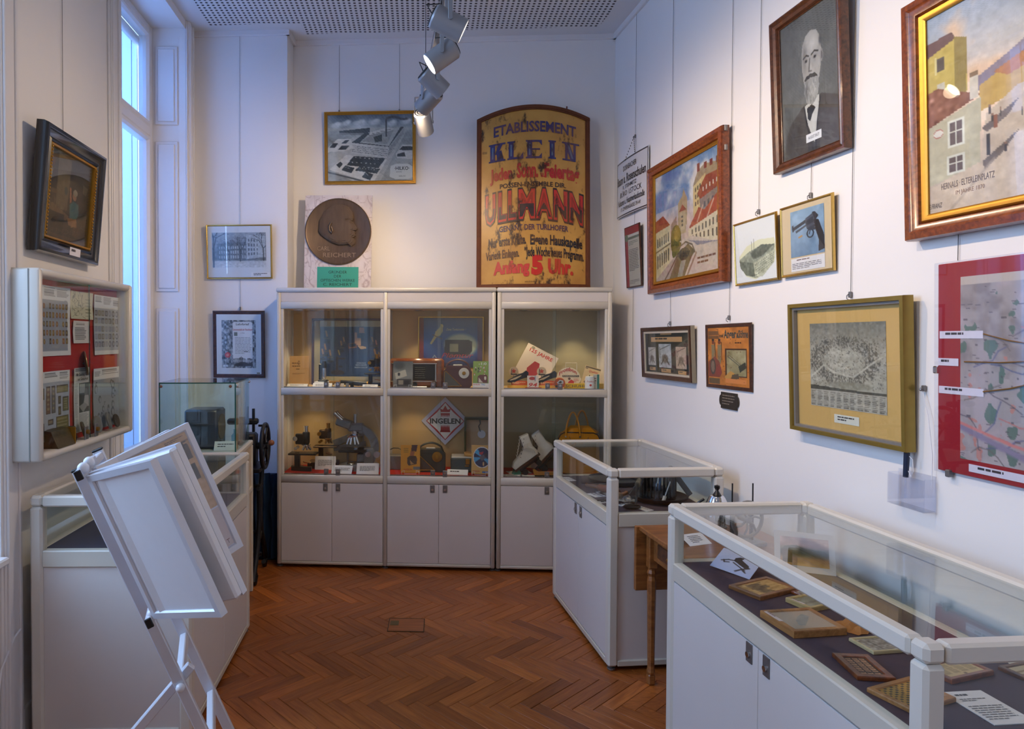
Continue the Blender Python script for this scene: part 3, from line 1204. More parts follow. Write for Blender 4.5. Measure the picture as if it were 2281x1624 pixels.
for (cx_, cy_) in ((-GW + .012, -.003), (-.03, -.003), (.003, .02), (.003, GD - .02)):
    MB().ball((cx_, cy_, GH - .022), .009, 10, 6).build('corner_clip', mat('clip_brown', (120, 78, 58), .4) if cy_ < 0 else M_chrome, gc, 40)
rd = thing('speaker_box', 'midnight blue box loudspeaker with round grille inside the glass cube', 'loudspeaker', (-1.30, 4.06, PH), .02)
mb = MB()
mb.rbox(-.11, .085, -.06, .13, .004, .235, .012)
mb.build('cabinet', M_radio, rd, 40)
MB().lathe([(.0, 0), (.082, 0), (.086, .004), (.086, .008), (0, .008)], 28, Matrix.Translation((.082, .035, .125)) @ Matrix.Rotation(PI / 2, 4, 'Y') @ Matrix.Scale(.9, 4)).build('round_grille', mat('grille_cloth', (92, 78, 62), .9, var=.3, scale=120), rd, 40)
MB().cyl((.085, -.02, .035), (.103, -.02, .035), .013, n=14).build('knob', M_black, rd, 40)


def tent(name, label, loc, rotz, w, h, lean=.5, txt=None, nl=3, group=None, col=(236, 234, 232)):
    """folded card: front leaf with small print, back leaf behind"""
    t = thing(name, label, 'label card', loc, rotz, group)
    R1 = Matrix.Rotation(-lean, 4, 'X')
    f = MB()
    f.rect(-w / 2, w / 2, 0, h, 0, col, R1)
    f.lines(-w * .36, w * .38, h * .72, h * .25, nl, (70, 66, 70), -.0006, .4, M=R1)
    f.build('front_leaf', M_paper, t)
    top = R1 @ Vector((0, 0, h))
    k = MB()
    k.add([(-w / 2, top.y, top.z), (w / 2, top.y, top.z), (w / 2, 2 * top.y, 0.0005), (-w / 2, 2 * top.y, .0005)], [(3, 2, 1, 0)], col)
    k.build('back_leaf', M_paper, t)
    return t


def flat_card(name, label, pts, z, nl=4, group=None, col=(236, 232, 230), up=.0, extra=None, heading=False, th=.0012):
    """card lying on a surface, from its four corners (near-left, near-right, far-right, far-left)"""
    P = [Vector((p[0], p[1], z)) for p in pts]
    c = (P[0] + P[1]) / 2
    x = ((P[1] - P[0]) + (P[2] - P[3])).normalized()
    w = ((P[1] - P[0]).length + (P[2] - P[3]).length) / 2
    h = abs(((P[3] - P[0]) + (P[2] - P[1])).cross(x).z) / 2
    ang = math.atan2(x.y, x.x)
    ld = (P[3] + P[2] - P[0] - P[1]) / 2
    t = thing(name, label, 'label card', c, ang, group)
    R = Matrix.Rotation(-PI / 2 + up, 4, 'X')
    b = MB()
    b.box(-w / 2, w / 2, 0, th, 0, h, col, R)
    b.build('card', M_paper, t, recalc='force')
    k = MB()
    if heading:
        k.lines(-w * .3, w * .3, h * .9, h * .78, 1, (50, 50, 50), -.0008, .6, M=R)
    k.lines(-w * .42, w * .42, h * (.7 if heading else .85), h * .12, nl, (80, 76, 80), -.0008, .4, M=R)
    k.build('small_print', M_paper, t)
    return t

# ------------------------------------------------------------------ pictures on the walls
def hung(name, label, cat, wall, u, zb, tilt, roll, d, group=None):
    """pivot: bottom centre of the front face; local x right, z up, -y towards the viewer"""
    return thing(name, label, cat, wp(wall, u, zb, d), 0, group, rot=(tilt, -roll, wall[3]))


def framed(label, wall, u, zb, w, h, tilt, roll, d, prof, fmat, inner=None, imat=None, board=None, pane=True, cat='picture', name='framed_picture', group=None, T=None):
    """prof: (inset, y) outline of the moulding, y<=0 proud of the front plane, y>0 towards the wall"""
    t = hung(name, label, cat, wall, u, zb, tilt, roll, d, group)
    T = T or d - .010
    r = MB()
    ring(r, prof + [(prof[-1][0], T), (0, T)], -w / 2, w / 2, 0, h)
    r.build('frame', fmat, t, 35)
    i = prof[-1][0]
    if inner:
        r = MB()
        ring(r, [(i + a, y) for a, y in inner] + [(i + inner[-1][0], T), (i, T)], -w / 2, w / 2, 0, h)
        r.build('inner_slip', imat, t, 35)
        i += inner[-1][0]
    yb = min(T - .006, (inner or prof)[-1][1] + .008)
    MB().box(-w / 2 + i - .004, w / 2 - i + .004, yb, T - .001, i - .004, h - i + .004).build('back_board', M_darkwood, t)
    t['in'] = i
    if board:
        MB().rect(-w / 2 + i, w / 2 - i, i, h - i, yb - .001, board).build('mount_board', M_paper, t)
    if pane:
        MB().box(-w / 2 + i, w / 2 - i, yb - .006, yb - .004, i, h - i).build('picture_glass', M_glass, t)
    return t, i, yb - .0016


def caption(t, x, z, w, h, y, txt=None, nl=1, col=(236, 232, 236), rot=0.):
    k = MB()
    R = Matrix.Translation((x, y, z)) @ Matrix.Rotation(rot, 4, 'Y')
    k.rect(-w / 2, w / 2, -h / 2, h / 2, 0, col, R)
    if txt:
        k.text(txt, 0, -h * .16, w * .72, h * .36, -.0004, (60, 54, 54), M=R)
    else:
        k.lines(-w * .36, w * .36, h * .3, -h * .3, nl, (60, 56, 60), -.0004, .5, M=R)
    return k.build('caption_card', M_paper, t)


RECT = dict(w=0)
# -- canal street painting
def cv_canal():
    c = Canvas(150, 170).grad([(0, (120, 148, 190)), (.3, (190, 196, 214)), (.5, (214, 190, 186)), (1, (196, 176, 160))])
    c.noise(4, 20, 3, 4, tint=(1, .85, .75))
    cl = c.last
    c.put(np.clip(cl * 1.2, 0, 1) * (c.Y < .5), (226, 216, 214), .8)
    c.put(np.clip(-cl, 0, 1) * (c.Y < .35) * (c.X < .75), (96, 130, 184), .7)
    c.poly([(.28, .50), (.37, .44), (.40, .66), (.27, .66)], (150, 124, 112))
    c.poly([(.0, .42), (.14, .39), (.26, .50), (.0, .53)], (150, 66, 44))
    c.poly([(.0, .53), (.26, .50), (.26, .86), (.0, .98)], (196, 184, 150))
    c.wins(((.02, .58), (.25, .54), (.25, .66), (.02, .70)), 6, 1, (98, 98, 96), .5, .7)
    c.wins(((.02, .74), (.25, .69), (.25, .83), (.02, .90)), 6, 1, (92, 84, 78), .5, .8)
    c.line([(0, .72), (.26, .67)], (112, 96, 78), .012)
    c.poly([(.40, .34), (.47, .28), (.49, .22), (.52, .28), (.55, .32), (.54, .55), (.40, .56)], (168, 148, 120))
    c.poly([(.41, .42), (.47, .36), (.54, .42)], (140, 70, 52))
    c.poly([(.42, .43), (.53, .43), (.53, .62), (.42, .62)], (178, 160, 132))
    c.wins(((.44, .45), (.49, .45), (.49, .56), (.44, .56)), 1, 3, (90, 88, 88))
    c.poly([(.64, .24), (.70, .14), (.80, .10), (1, .13), (1, .5), (.64, .54)], (160, 140, 116))
    c.poly([(.64, .25), (.82, .18), (.82, .50), (.64, .52)], (206, 184, 136))
    c.wins(((.66, .26), (.76, .23), (.76, .42), (.66, .44)), 3, 3, (104, 92, 78))
    for x in (.70, .80, .88, .97):
        c.rect(x, .07 + .02 * (x > .75), x + .04, .14, (134, 66, 56))
    c.poly([(.70, .32), (.82, .20), (1, .20), (1, .33), (.74, .38)], (146, 72, 54))
    c.wins(((.76, .28), (1, .24), (1, .30), (.76, .34)), 5, 1, (206, 196, 186), .3, .6)
    c.poly([(.74, .38), (1, .33), (1, .52), (.74, .52)], (138, 126, 122))
    c.wins(((.78, .40), (1, .36), (1, .46), (.78, .48)), 4, 1, (92, 92, 100))
    c.poly([(.58, .58), (.72, .44), (.80, .48), (.98, .38), (1, .52), (.58, .60)], (164, 78, 56))
    c.line([(.70, .56), (.78, .44)], (204, 170, 150), .012).line([(.84, .55), (.93, .42)], (204, 170, 150), .012)
    c.poly([(.56, .60), (1, .52), (1, .76), (.82, .74), (.57, .67)], (210, 196, 170))
    c.wins(((.60, .61), (1, .55), (1, .63), (.60, .66)), 8, 1, (104, 98, 92), .35, .8)
    c.wins(((.60, .66), (1, .65), (1, .74), (.60, .68)), 7, 1, (92, 82, 76), .35, .8)
    c.ell(.36, .66, .09, .14, (112, 100, 40)).ell(.35, .74, .06, .10, (92, 92, 42)).ell(.38, .60, .05, .07, (146, 122, 48))
    c.noise(14, 10, 5, 2, mask=(c.X < .5) * (c.Y > .55))
    c.poly([(.42, .68), (.6, .66), (1, .78), (1, 1), (.52, 1), (.62, .80)], (198, 182, 170))
    c.poly([(.54, .69), (.8, .74), (1, .77), (.7, .76), (.64, .72)], (140, 136, 150))
    c.poly([(.0, .98), (.30, .82), (.42, .78), (.30, 1), (.0, 1)], (176, 160, 150))
    c.poly([(.40, .78), (.56, .72), (.66, .80), (.60, .86), (.50, 1), (.24, 1)], (118, 104, 76))
    c.ell(.49, .80, .09, .055, (86, 80, 66)).ell(.48, .82, .06, .035, (60, 58, 52))
    c.poly([(.44, .86), (.52, .86), (.46, 1), (.38, 1)], (158, 154, 140))
    c.line([(.40, .78), (.30, .88), (.16, 1)], (88, 70, 58), .012).line([(.38, .74), (.52, .70), (.62, .74), (.66, .81)], (112, 96, 80), .012)
    c.line([(.68, .82), (.60, .92), (.54, 1)], (150, 120, 100), .016)
    c.noise(40, 5, 8, 2)
    return c


WPROF = [(0, .012), (.004, 0), (.026, -.004), (.034, .004), (.05, .010), (.056, .022)]
t, i, y = framed('wide frame with a painting of an old canal lane under a cloudy sky', RW, 1.182, 1.94, .904, .807, .012, .013, .055, WPROF, M_mahog,
                 [(0, .020), (.004, .014), (.012, .016), (.020, .020)], M_gold)
MB().canvas(cv_canal(), -.452 + i, .452 - i, i, .807 - i, y).build('canvas', M_paint, t)
k = MB()
k.lines(.15, .36, .165, .115, 2, (120, 84, 70), y - .0006)
k.build('title_lines', M_paper, t)
for zz in (.69, .79):
    MB().rbox(.452, .462, .015, .03, zz - .015, zz + .015, .002).build('hanging_clip', M_grey, t)


# -- bearded portrait
def cv_portrait():
    c = Canvas(120, 190, (116, 114, 110))
    c.put(np.clip(np.hypot(c.X - .55, c.Y - .5) * 1.2 - .25, 0, 1), (84, 82, 80), .9)
    c.put(((np.floor(c.X * 48) + np.floor(c.Y * 75)) % 2 == 0) * (c.Y < .6), (92, 90, 88), .35)
    # coat, waistcoat, shirt, bow
    c.poly([(.02, 1), (.06, .84), (.16, .74), (.36, .66), (.70, .62), (.94, .68), (1, .72), (1, 1)], (86, 78, 72))
    c.ell(.2, .86, .16, .2, (70, 64, 60), .6, .7).ell(.85, .86, .2, .24, (98, 90, 84), .6, .7)
    c.poly([(.40, .66), (.66, .62), (.64, .78), (.56, .94), (.46, .80)], (208, 204, 200))
    c.poly([(.47, .84), (.56, .96), (.62, .82), (.66, 1), (.44, 1)], (66, 60, 56))
    c.poly([(.45, .68), (.53, .665), (.60, .70), (.54, .735), (.50, .78), (.46, .755)], (48, 44, 44))
    c.line([(.68, .64), (.62, .80), (.58, 1)], (52, 46, 44), .012).line([(.40, .66), (.45, .82), (.54, 1)], (52, 46, 44), .012)
    # head: bald crown lit from the right, dark side to the left
    c.poly([(.38, .30), (.40, .22), (.46, .165), (.55, .145), (.64, .165), (.70, .23), (.715, .32), (.70, .42), (.67, .50), (.60, .56), (.48, .57), (.41, .50), (.385, .40)], (176, 170, 166))
    c.ell(.58, .235, .12, .085, (212, 206, 202), .9, .8)
    c.ell(.43, .30, .06, .14, (128, 122, 118), .8, .8)
    c.ell(.70, .25, .035, .05, (92, 88, 86), .8, .6)
    c.ell(.715, .36, .025, .045, (158, 150, 146)).ell(.72, .36, .012, .028, (112, 104, 100))
    c.line([(.41, .318), (.46, .305), (.50, .318)], (66, 60, 58), .010).line([(.55, .318), (.60, .303), (.66, .318)], (72, 66, 64), .010)
    c.ell(.455, .345, .035, .016, (110, 102, 98), .9, .5).ell(.605, .345, .038, .016, (118, 110, 106), .9, .5)
    c.ell(.455, .346, .015, .009, (40, 36, 36)).ell(.605, .346, .016, .009, (42, 38, 38))
    c.line([(.52, .34), (.505, .40), (.50, .425), (.545, .432)], (122, 114, 110), .010).ell(.535, .40, .02, .03, (206, 200, 196), .8, .7)
    c.poly([(.41, .48), (.45, .455), (.52, .448), (.60, .455), (.65, .49), (.58, .482), (.52, .475), (.46, .485)], (74, 68, 66))
    c.poly([(.42, .485), (.52, .475), (.65, .49), (.665, .55), (.63, .63), (.55, .67), (.46, .65), (.41, .57)], (162, 158, 154))
    c.ell(.57, .57, .07, .08, (190, 186, 182), .9, .8).ell(.455, .56, .045, .09, (104, 100, 98), .8, .8)
    for q in range(60):
        x, yy = rng.uniform(.43, .64), rng.uniform(.50, .64)
        c.line([(x, yy), (x + rng.normal() * .006, yy + .022)], [(130, 126, 122), (206, 202, 198)][q % 2], .004, .6)
    c.noise(9, 4, 2, 3)
    c.noise(30, 3, 4, 2)
    return c


t, i, y = framed('tall dark gilt frame with a grey photograph of a bearded man in a suit', RW, 2.262, 2.395, .455, .675, .05, -.005, .045,
                 [(0, .014), (.003, .002), (.010, .0), (.016, .008), (.024, .004), (.036, .010), (.042, .022)], M_walnut, [(0, .022), (.002, .020), (.004, .022)], M_walnut)
MB().canvas(cv_portrait(), -.2275 + i, .2275 - i, i, .675 - i, y).build('photograph', M_gloss, t)
caption(t, .02, .105, .095, .034, y - .001, 'AUGUST BAST')


# -- wide street painting at the near end
def cv_street():
    c = Canvas(190, 180).grad([(0, (168, 178, 200)), (.25, (206, 196, 196)), (.42, (232, 200, 178)), (1, (190, 170, 156))])
    c.noise(4, 14, 9, 4, tint=(1, .8, .7))
    c.put(np.clip(c.last - .2, 0, 1) * (c.Y < .4), (240, 196, 160), .8)
    c.poly([(.22, .40), (.36, .34), (.50, .27), (.62, .32), (.70, .42), (.22, .46)], (146, 128, 146))
    # left houses
    c.poly([(0, .19), (.13, .15), (.19, .18), (.19, .44), (0, .46)], (206, 178, 92))
    c.poly([(0, .13), (.12, .12), (.14, .16), (0, .20)], (118, 84, 84))
    c.poly([(.13, .15), (.19, .18), (.185, .46), (.13, .44)], (158, 134, 74))
    c.rect(.05, .22, .085, .29, (92, 78, 74)).rect(.05, .35, .085, .40, (206, 196, 180)).rect(.035, .21, .045, .30, (226, 208, 150))
    c.poly([(0, .38), (.05, .37), (.25, .48), (0, .56)], (150, 92, 72))
    c.noise(50, 16, 12, 1, mask=c.mask([(0, .38), (.05, .37), (.25, .48), (0, .56)]))
    c.poly([(0, .56), (.25, .49), (.24, .80), (0, .86)], (198, 186, 160))
    for (x0, y0, x1, y1) in ((.105, .565, .165, .68), (.10, .74, .165, .81)):
        c.rect(x0 - .01, y0 - .01, x1 + .01, y1 + .01, (226, 220, 208)).rect(x0, y0, x1, y1, (104, 86, 88))
        c.rect((x0 + x1) / 2 - .003, y0, (x0 + x1) / 2 + .003, y1, (226, 220, 208)).rect(x0, y0 * .6 + y1 * .4, x1, y0 * .6 + y1 * .4 + .007, (226, 220, 208))
    c.ell(.05, .60, .026, .022, (190, 110, 100)).ell(.05, .60, .022, .018, (226, 214, 204))
    c.rect(.20, .38, .235, .49, (222, 206, 190)).rect(.198, .36, .238, .385, (140, 110, 90))
    # middle and right houses
    c.poly([(.24, .44), (.34, .40), (.44, .40), (.42, .52), (.25, .56)], (206, 164, 84))
    c.poly([(.30, .40), (.42, .36), (.46, .42), (.36, .44)], (190, 120, 72))
    c.poly([(.46, .26), (.60, .16), (.76, .10), (1, .06), (1, .40), (.46, .46)], (186, 168, 120))
    c.poly([(.55, .30), (.66, .20), (.86, .14), (1, .13), (1, .24), (.58, .34)], (146, 84, 64))
    c.wins(((.60, .30), (1, .20), (1, .24), (.60, .34)), 6, 1, (214, 200, 170), .3, .7)
    c.poly([(.46, .42), (.56, .32), (1, .24), (1, .52), (.50, .50)], (214, 196, 142))
    c.wins(((.56, .38), (1, .28), (1, .46), (.56, .46)), 9, 2, (104, 94, 92), .4, .6)
    c.poly([(.44, .44), (.50, .33), (.56, .36), (.56, .50), (.45, .50)], (196, 168, 98))
    c.poly([(.44, .42), (.50, .32), (.57, .38)], (160, 92, 70))
    # street, green, people
    c.poly([(.24, .80), (.27, .58), (.40, .50), (.56, .50), (1, .54), (1, 1), (0, 1), (0, .87)], (214, 190, 170))
    c.poly([(.25, .64), (.40, .56), (.36, .62), (.27, .67)], (122, 106, 104))
    c.poly([(.25, .80), (.40, .70), (.34, .78), (.26, .84)], (120, 104, 98))
    c.ell(.66, .56, .10, .045, (112, 116, 74)).ell(.82, .60, .2, .06, (134, 130, 86))
    for k_ in range(14):
        x, yy = rng.uniform(.28, .95), rng.uniform(.54, .76)
        c.rect(x, yy, x + .008, yy + .035, (70, 60, 66)).rect(x, yy - .008, x + .008, yy + .004, (150, 110, 92))
    c.rect(.27, .68, .285, .78, (66, 56, 56)).rect(.30, .60, .315, .66, (150, 90, 70))
    c.line([(.10, 1), (.30, .80)], (176, 156, 142), .012, .7)
    c.noise(12, 7, 13, 3, mask=(c.Y > .55))
    c.noise(45, 5, 14, 2)
    return c


t, i, y = framed('very large frame with a painting of a sunny village square and yellow houses', RW, 3.262, 1.985, .925, .795, .039, -.002, .055, WPROF, M_mahog,
                 [(0, .018), (.005, .012), (.014, .014), (.024, .020)], M_gold)
k = MB()
k.canvas(cv_street(), -.4625 + i, .4625 - i, i, .795 - i, y)
k.text('HERNALS · ELTERLEINPLATZ', -.245, .15, .185, .020, y - .0006, (112, 92, 92))
k.text('IM JAHRE 1870', -.235, .125, .10, .013, y - .0006, (150, 112, 100))
k.text('E.FRANZ', -.36, .095, .05, .016, y - .0006, (84, 70, 66), shear=.2)
k.build('canvas', M_paint, t)


# -- factory print, revolver photo
def cv_factory():
    c = Canvas(100, 90, (240, 238, 240))
    c.poly([(.10, .55), (.30, .40), (.60, .33), (.97, .36), (1, .5), (.96, .72), (.72, .90), (.50, .97), (.26, .90), (.12, .72)], (232, 228, 196))
    c.poly([(.10, .60), (.34, .50), (.60, .44), (.97, .46), (.95, .72), (.70, .92), (.50, .95), (.26, .88), (.12, .72)], (150, 154, 136))
    c.poly([(.46, .70), (.97, .54), (.95, .74), (.66, .94), (.48, .92)], (190, 190, 166))
    c.wins(((.48, .72), (.96, .57), (.94, .74), (.52, .92)), 12, 5, (104, 112, 98), .5, .5)
    c.poly([(.10, .62), (.46, .70), (.48, .92), (.26, .88), (.12, .74)], (108, 114, 98))
    c.poly([(.38, .52), (.66, .42), (.96, .46), (.70, .60), (.46, .64)], (96, 102, 88))
    for x, y0 in ((.42, .33), (.48, .30)):
        c.rect(x, y0, x + .012, .54, (90, 96, 84))
    c.noise(22, 14, 3, 2, mask=c.mask([(.10, .60), (.34, .50), (.60, .44), (.97, .46), (.95, .72), (.70, .92), (.5, .95), (.26, .88), (.12, .72)]))
    return c


SLIM = [(0, .006), (.001, .0), (.006, -.001), (.010, .002), (.012, .008)]
t, i, y = framed('slim gold frame with an oval green print of a factory block', RW, 1.873, 1.918, .351, .312, .051, .011, .02, SLIM, M_goldl)
k = MB()
k.canvas(cv_factory(), -.1755 + i, .1755 - i, i, .312 - i, y)
k.lines(-.035, .035, .042, .034, 1, (60, 60, 60), y - .0005)
k.build('print', M_paper, t)


def cv_revolver():
    c = Canvas(80, 110).grad([(0, (150, 178, 206)), (.5, (138, 164, 194)), (1, (120, 148, 180))])
    c.noise(6, 8, 3, 4)
    s = (56, 58, 70)
    c.poly([(.06, .36), (.60, .20), (.62, .27), (.08, .43)], s).poly([(.05, .31), (.10, .30), (.11, .44), (.06, .45)], s)
    c.poly([(.16, .44), (.50, .34), (.50, .38), (.18, .49)], (80, 84, 98))
    c.poly([(.46, .22), (.68, .14), (.74, .30), (.70, .40), (.50, .44), (.46, .34)], (84, 88, 104))
    c.poly([(.48, .27), (.68, .21), (.70, .33), (.50, .38)], (58, 60, 74))
    c.poly([(.66, .12), (.74, .12), (.84, .22), (.74, .32)], (48, 48, 58))
    c.poly([(.70, .28), (.84, .30), (.98, .62), (1, .92), (.82, .96), (.84, .72), (.74, .48)], (42, 40, 46))
    for a in np.linspace(0, 2 * PI, 30):
        c.ell(.60 + .09 * math.cos(a), .55 + .085 * math.sin(a), .022, .016, s)
    c.line([(.60, .48), (.57, .56)], s, .018)
    c.poly([(.50, .44), (.72, .38), (.74, .50), (.56, .48)], (64, 66, 80))
    c.poly([(.24, .575), (.36, .545), (.37, .58), (.25, .61)], (196, 148, 84))
    return c


t, i, y = framed('gold frame with a blue photo of a revolver and one cartridge', RW, 2.239, 1.926, .339, .314, .033, .008, .02, SLIM, M_goldl, board=(222, 196, 160))
k = MB()
k.canvas(cv_revolver(), -.098, .118, .082, .282, y - .0006)
k.rect(-.098, .118, .020, .076, y - .0006, (238, 232, 236))
k.lines(-.06, .08, .070, .062, 1, (90, 40, 40), y - .001)
k.lines(-.09, .11, .054, .026, 4, (96, 92, 100), y - .001, .35)
k.build('photograph', M_gloss, t)


# -- framed engraving
def cv_engrave():
    c = Canvas(150, 140, (158, 150, 136)).grad([(0, (128, 124, 114)), (.14, (142, 136, 124)), (.3, (170, 162, 148)), (.78, (176, 168, 152)), (1, (160, 152, 140))])
    for k_ in range(900):
        a = rng.uniform(0, 2 * PI)
        rr = rng.choice([.30, .34, .38, .42]) + rng.normal() * .02
        x, yy = .46 + rr * math.cos(a) * 1.05, .43 + rr * .62 * math.sin(a)
        if .0 < x < 1 and .12 < yy < .78:
            c.rect(x, yy, x + .012, yy + rng.uniform(.01, .03), (96, 90, 82), .7)
    c.ell(.46, .36, .22, .06, (196, 188, 172), .8, .5).ell(.44, .50, .24, .05, (196, 188, 172), .7, .5)
    for k_ in range(500):
        x, yy = rng.uniform(0, 1), rng.uniform(.15, .74)
        c.rect(x, yy, x + rng.uniform(.008, .02), yy + .012, (104, 98, 88), .6)
    c.line([(0, .66), (.2, .50), (.34, .58), (.6, .62), (.86, .44), (1, .36)], (190, 182, 166), .02)
    c.poly([(0, .74), (.2, .75), (.5, .765), (1, .775), (1, .80), (0, .79)], (84, 80, 72))
    c.ell(.55, .72, .34, .05, (148, 142, 126), .9, .3)
    c.rect(0, .80, 1, 1, (178, 170, 156))
    for j in range(11):
        for r_ in range(9):
            c.rect(.015 + j * .09, .815 + r_ * .02, .015 + j * .09 + rng.uniform(.04, .075), .815 + r_ * .02 + .009, (96, 92, 86), .8)
    c.noise(40, 8, 4, 2)
    return c


t, i, y = framed('deep gold-edged box frame with a grey bird view engraving on an ochre mount', RW, 2.502, 1.26, .625, .542, .033, .004, .05,
                 [(0, .004), (.001, 0), (.016, 0), (.017, .003)], mat('old_gold', (150, 128, 62), .35, .6, var=.15), [(0, .010), (.010, .010), (.011, .020)], M_mgrey, board=(214, 172, 104))
k = MB()
k.canvas(cv_engrave(), -.205, .205, .115, .455, y - .0006)
k.build('engraving', M_paper, t)
caption(t, .0, .075, .135, .034, y - .0008, nl=2, col=(222, 218, 206))


# -- mounted relief map behind acrylic
def cv_map():
    c = Canvas(190, 190, (178, 170, 164))
    c.noise(7, 12, 21, 4, tint=(1, 1, .95))
    h = c.last
    c.put(np.clip(h, 0, 1) * (c.Y < .55), (128, 118, 112), .7)
    c.put(np.clip(-h - .2, 0, 1), (196, 184, 182), .8)
    c.noise(16, 0, 22, 2)
    c.put((c.last > 1.0).astype(float), (86, 120, 104), .8)
    c.put((c.last < -1.25).astype(float) * (c.Y > .3), (206, 140, 124), .85)
    for k_ in range(46):
        x, yy = rng.uniform(0, 1), rng.uniform(0, 1)
        a = rng.uniform(-.6, .6)
        pts = [(x, yy)]
        for j in range(4):
            a += rng.normal() * .4
            pts.append((pts[-1][0] + .06 * math.cos(a), pts[-1][1] + .06 * math.sin(a)))
        c.line(pts, [(206, 120, 110), (110, 104, 110), (96, 104, 140), (120, 112, 104)][k_ % 4], .006, .8)
    for k_ in range(200):
        x, yy = rng.uniform(0, 1), rng.uniform(.03, 1)
        c.rect(x, yy, x + rng.uniform(.01, .03), yy + .006, (92, 86, 90), .7)
    c.line([(0, .82), (.25, .90), (.5, .98), (.7, 1)], (150, 140, 160), .03).line([(0, .80), (.3, .88), (.6, .93)], (220, 140, 130), .014)
    c.rect(0, 0, 1, .05, (206, 194, 176))
    return c


t = hung('relief_map', 'large map on a red board under bent acrylic with gold strings', 'map', RW, 3.262, 1.222, .016, .002, .012)
MB().rbox(-.357, .357, .0, .008, 0, .676, .002).build('red_board', mat('red_board', (168, 32, 40), .45, var=.06), t)
k = MB()
k.canvas(cv_map(), -.272, .28, .052, .628, -.001)
k.build('map_sheet', M_paper, t)
for (x0, z0, x1, z1) in ((-.19, .447, -.03, .415), (-.255, .36, -.02, .37), (-.19, .27, -.02, .31), (-.02, .03, .16, .30)):
    MB().tube([(x0, -.004, z0), ((x0 + x1) / 2, -.004, (z0 + z1) / 2 - .004), (x1, -.004, z1)], .0022, 6).build('gold_string', M_gold, t)
for (x, z, w) in ((-.27, .445, .155), (-.315, .357, .075), (-.27, .266, .16), (-.13, .028, .22), (.09, .022, .12)):
    caption(t, x, z, w, .024, -.0025, nl=1)
MB().box(-.36, .36, -.010, -.007, -.004, .68).build('acrylic_cover', M_acryl, t)
for (x, z) in ((-.357, .33), (-.31, -.004), (.2, -.004)):
    MB().rbox(x - .008, x + .008, -.013, .008, z - .012, z + .012, .003).build('mirror_clip', M_chrome if x == -.357 else M_grey, t)


# -- dark mount with three photographs
t, i, y = framed('brown frame with three small machine photos on a black mount', RW, .947, 1.395, .672, .329, .042, .007, .035,
                 [(0, .012), (.002, .0), (.022, .002), (.028, .010)], M_darkwood, [(0, .010), (.012, .010), (.013, .022)], mat('linen_slip', (190, 180, 160), .8), board=(44, 46, 46))
W2, H2 = .672 - 2 * i, .329 - 2 * i
k = MB()
for (cx_, w_, z0, z1, base) in ((-.205, .11, .085, .20, (196, 190, 186)), (-.02, .17, .075, .222, (188, 192, 198)), (.19, .13, .075, .205, (196, 172, 156))):
    c = Canvas(40, 50, base)
    c.noise(5, 10, int(w_ * 1000), 3)
    c.line([(.1, .25), (.9, .05)], (90, 84, 84), .03).line([(.1, .15), (.1, .6)], (100, 94, 92), .03)
    c.ell(.5, .62, .3, .22, (96, 80, 76), .8, .4).ell(.5, .62, .12, .1, (160, 150, 146), .7)
    c.line([(.2, .85), (.5, .55), (.8, .85)], (80, 66, 64), .05)
    c.noise(20, 14, 5, 2, mask=(c.Y > .4))
    k.canvas(c, cx_ - w_ / 2, cx_ + w_ / 2, z0, z1, y - .0006)
k.build('photographs', M_gloss, t)
for (cx_, w_, z_, h_) in ((.0, .15, .292, .024), (.0, .42, .250, .030), (-.2, .085, .062, .02), (-.01, .13, .056, .022), (.2, .10, .052, .02)):
    caption(t, cx_, z_, w_, h_, y - .0008, nl=1, col=(206, 160, 112))
MB().box(.336, .338, .006, .03, 0, .329).build('pale_edge', mat('worn_edge', (150, 140, 118), .7), t)


# -- tin sign with soldiers
def cv_tin():
    c = Canvas(110, 110, (188, 118, 50))
    c.noise(6, 16, 4, 4, tint=(1, .7, .4))
    c.rect(.02, .06, .28, .14, (96, 70, 50), .8).rect(.02, .15, .28, .20, (96, 70, 50), .8)
    for x, yy, h_ in ((.14, .26, .34), (.30, .26, .38)):
        c.ell(x, yy, .035, .035, (112, 60, 44)).rect(x - .03, yy - .06, x + .03, yy - .02, (44, 44, 48))
        c.poly([(x - .045, yy + .04), (x + .045, yy + .04), (x + .03, yy + h_), (x - .04, yy + h_)], (128, 116, 86))
        c.line([(x + .05, yy), (x + .06, yy + .3)], (52, 40, 36), .014)
    c.poly([(.02, .60), (.18, .50), (.30, .60), (.36, .78), (.30, .86), (.02, .86)], (122, 62, 54))
    c.ell(.13, .68, .07, .14, (66, 64, 62)).ell(.13, .68, .045, .10, (120, 104, 90)).ell(.28, .74, .06, .10, (132, 58, 54))
    c.rect(.44, .36, .94, .84, (70, 44, 34)).rect(.47, .39, .92, .82, (146, 142, 106))
    c.noise(9, 12, 6, 3, mask=((c.X > .47) & (c.X < .92) & (c.Y > .39) & (c.Y < .82)))
    c.line([(.50, .50), (.86, .70)], (70, 78, 72), .012).line([(.54, .48), (.84, .66)], (70, 78, 72), .008)
    c.poly([(.74, .66), (.90, .58), (.92, .68), (.78, .76)], (48, 60, 56))
    c.poly([(.40, .86), (.56, .74), (.66, .78), (.52, .88)], (184, 140, 72)).poly([(.60, .80), (.74, .78), (.76, .86), (.56, .90)], (84, 74, 60))
    c.rect(.02, .88, .30, .98, (92, 76, 54)).rect(.44, .87, .92, .95, (204, 130, 70))
    for k_ in range(60):
        x, yy = rng.uniform(0, 1), rng.uniform(0, 1)
        c.ell(x, yy, rng.uniform(.004, .018), rng.uniform(.004, .02), (96, 54, 34), .5)
    return c


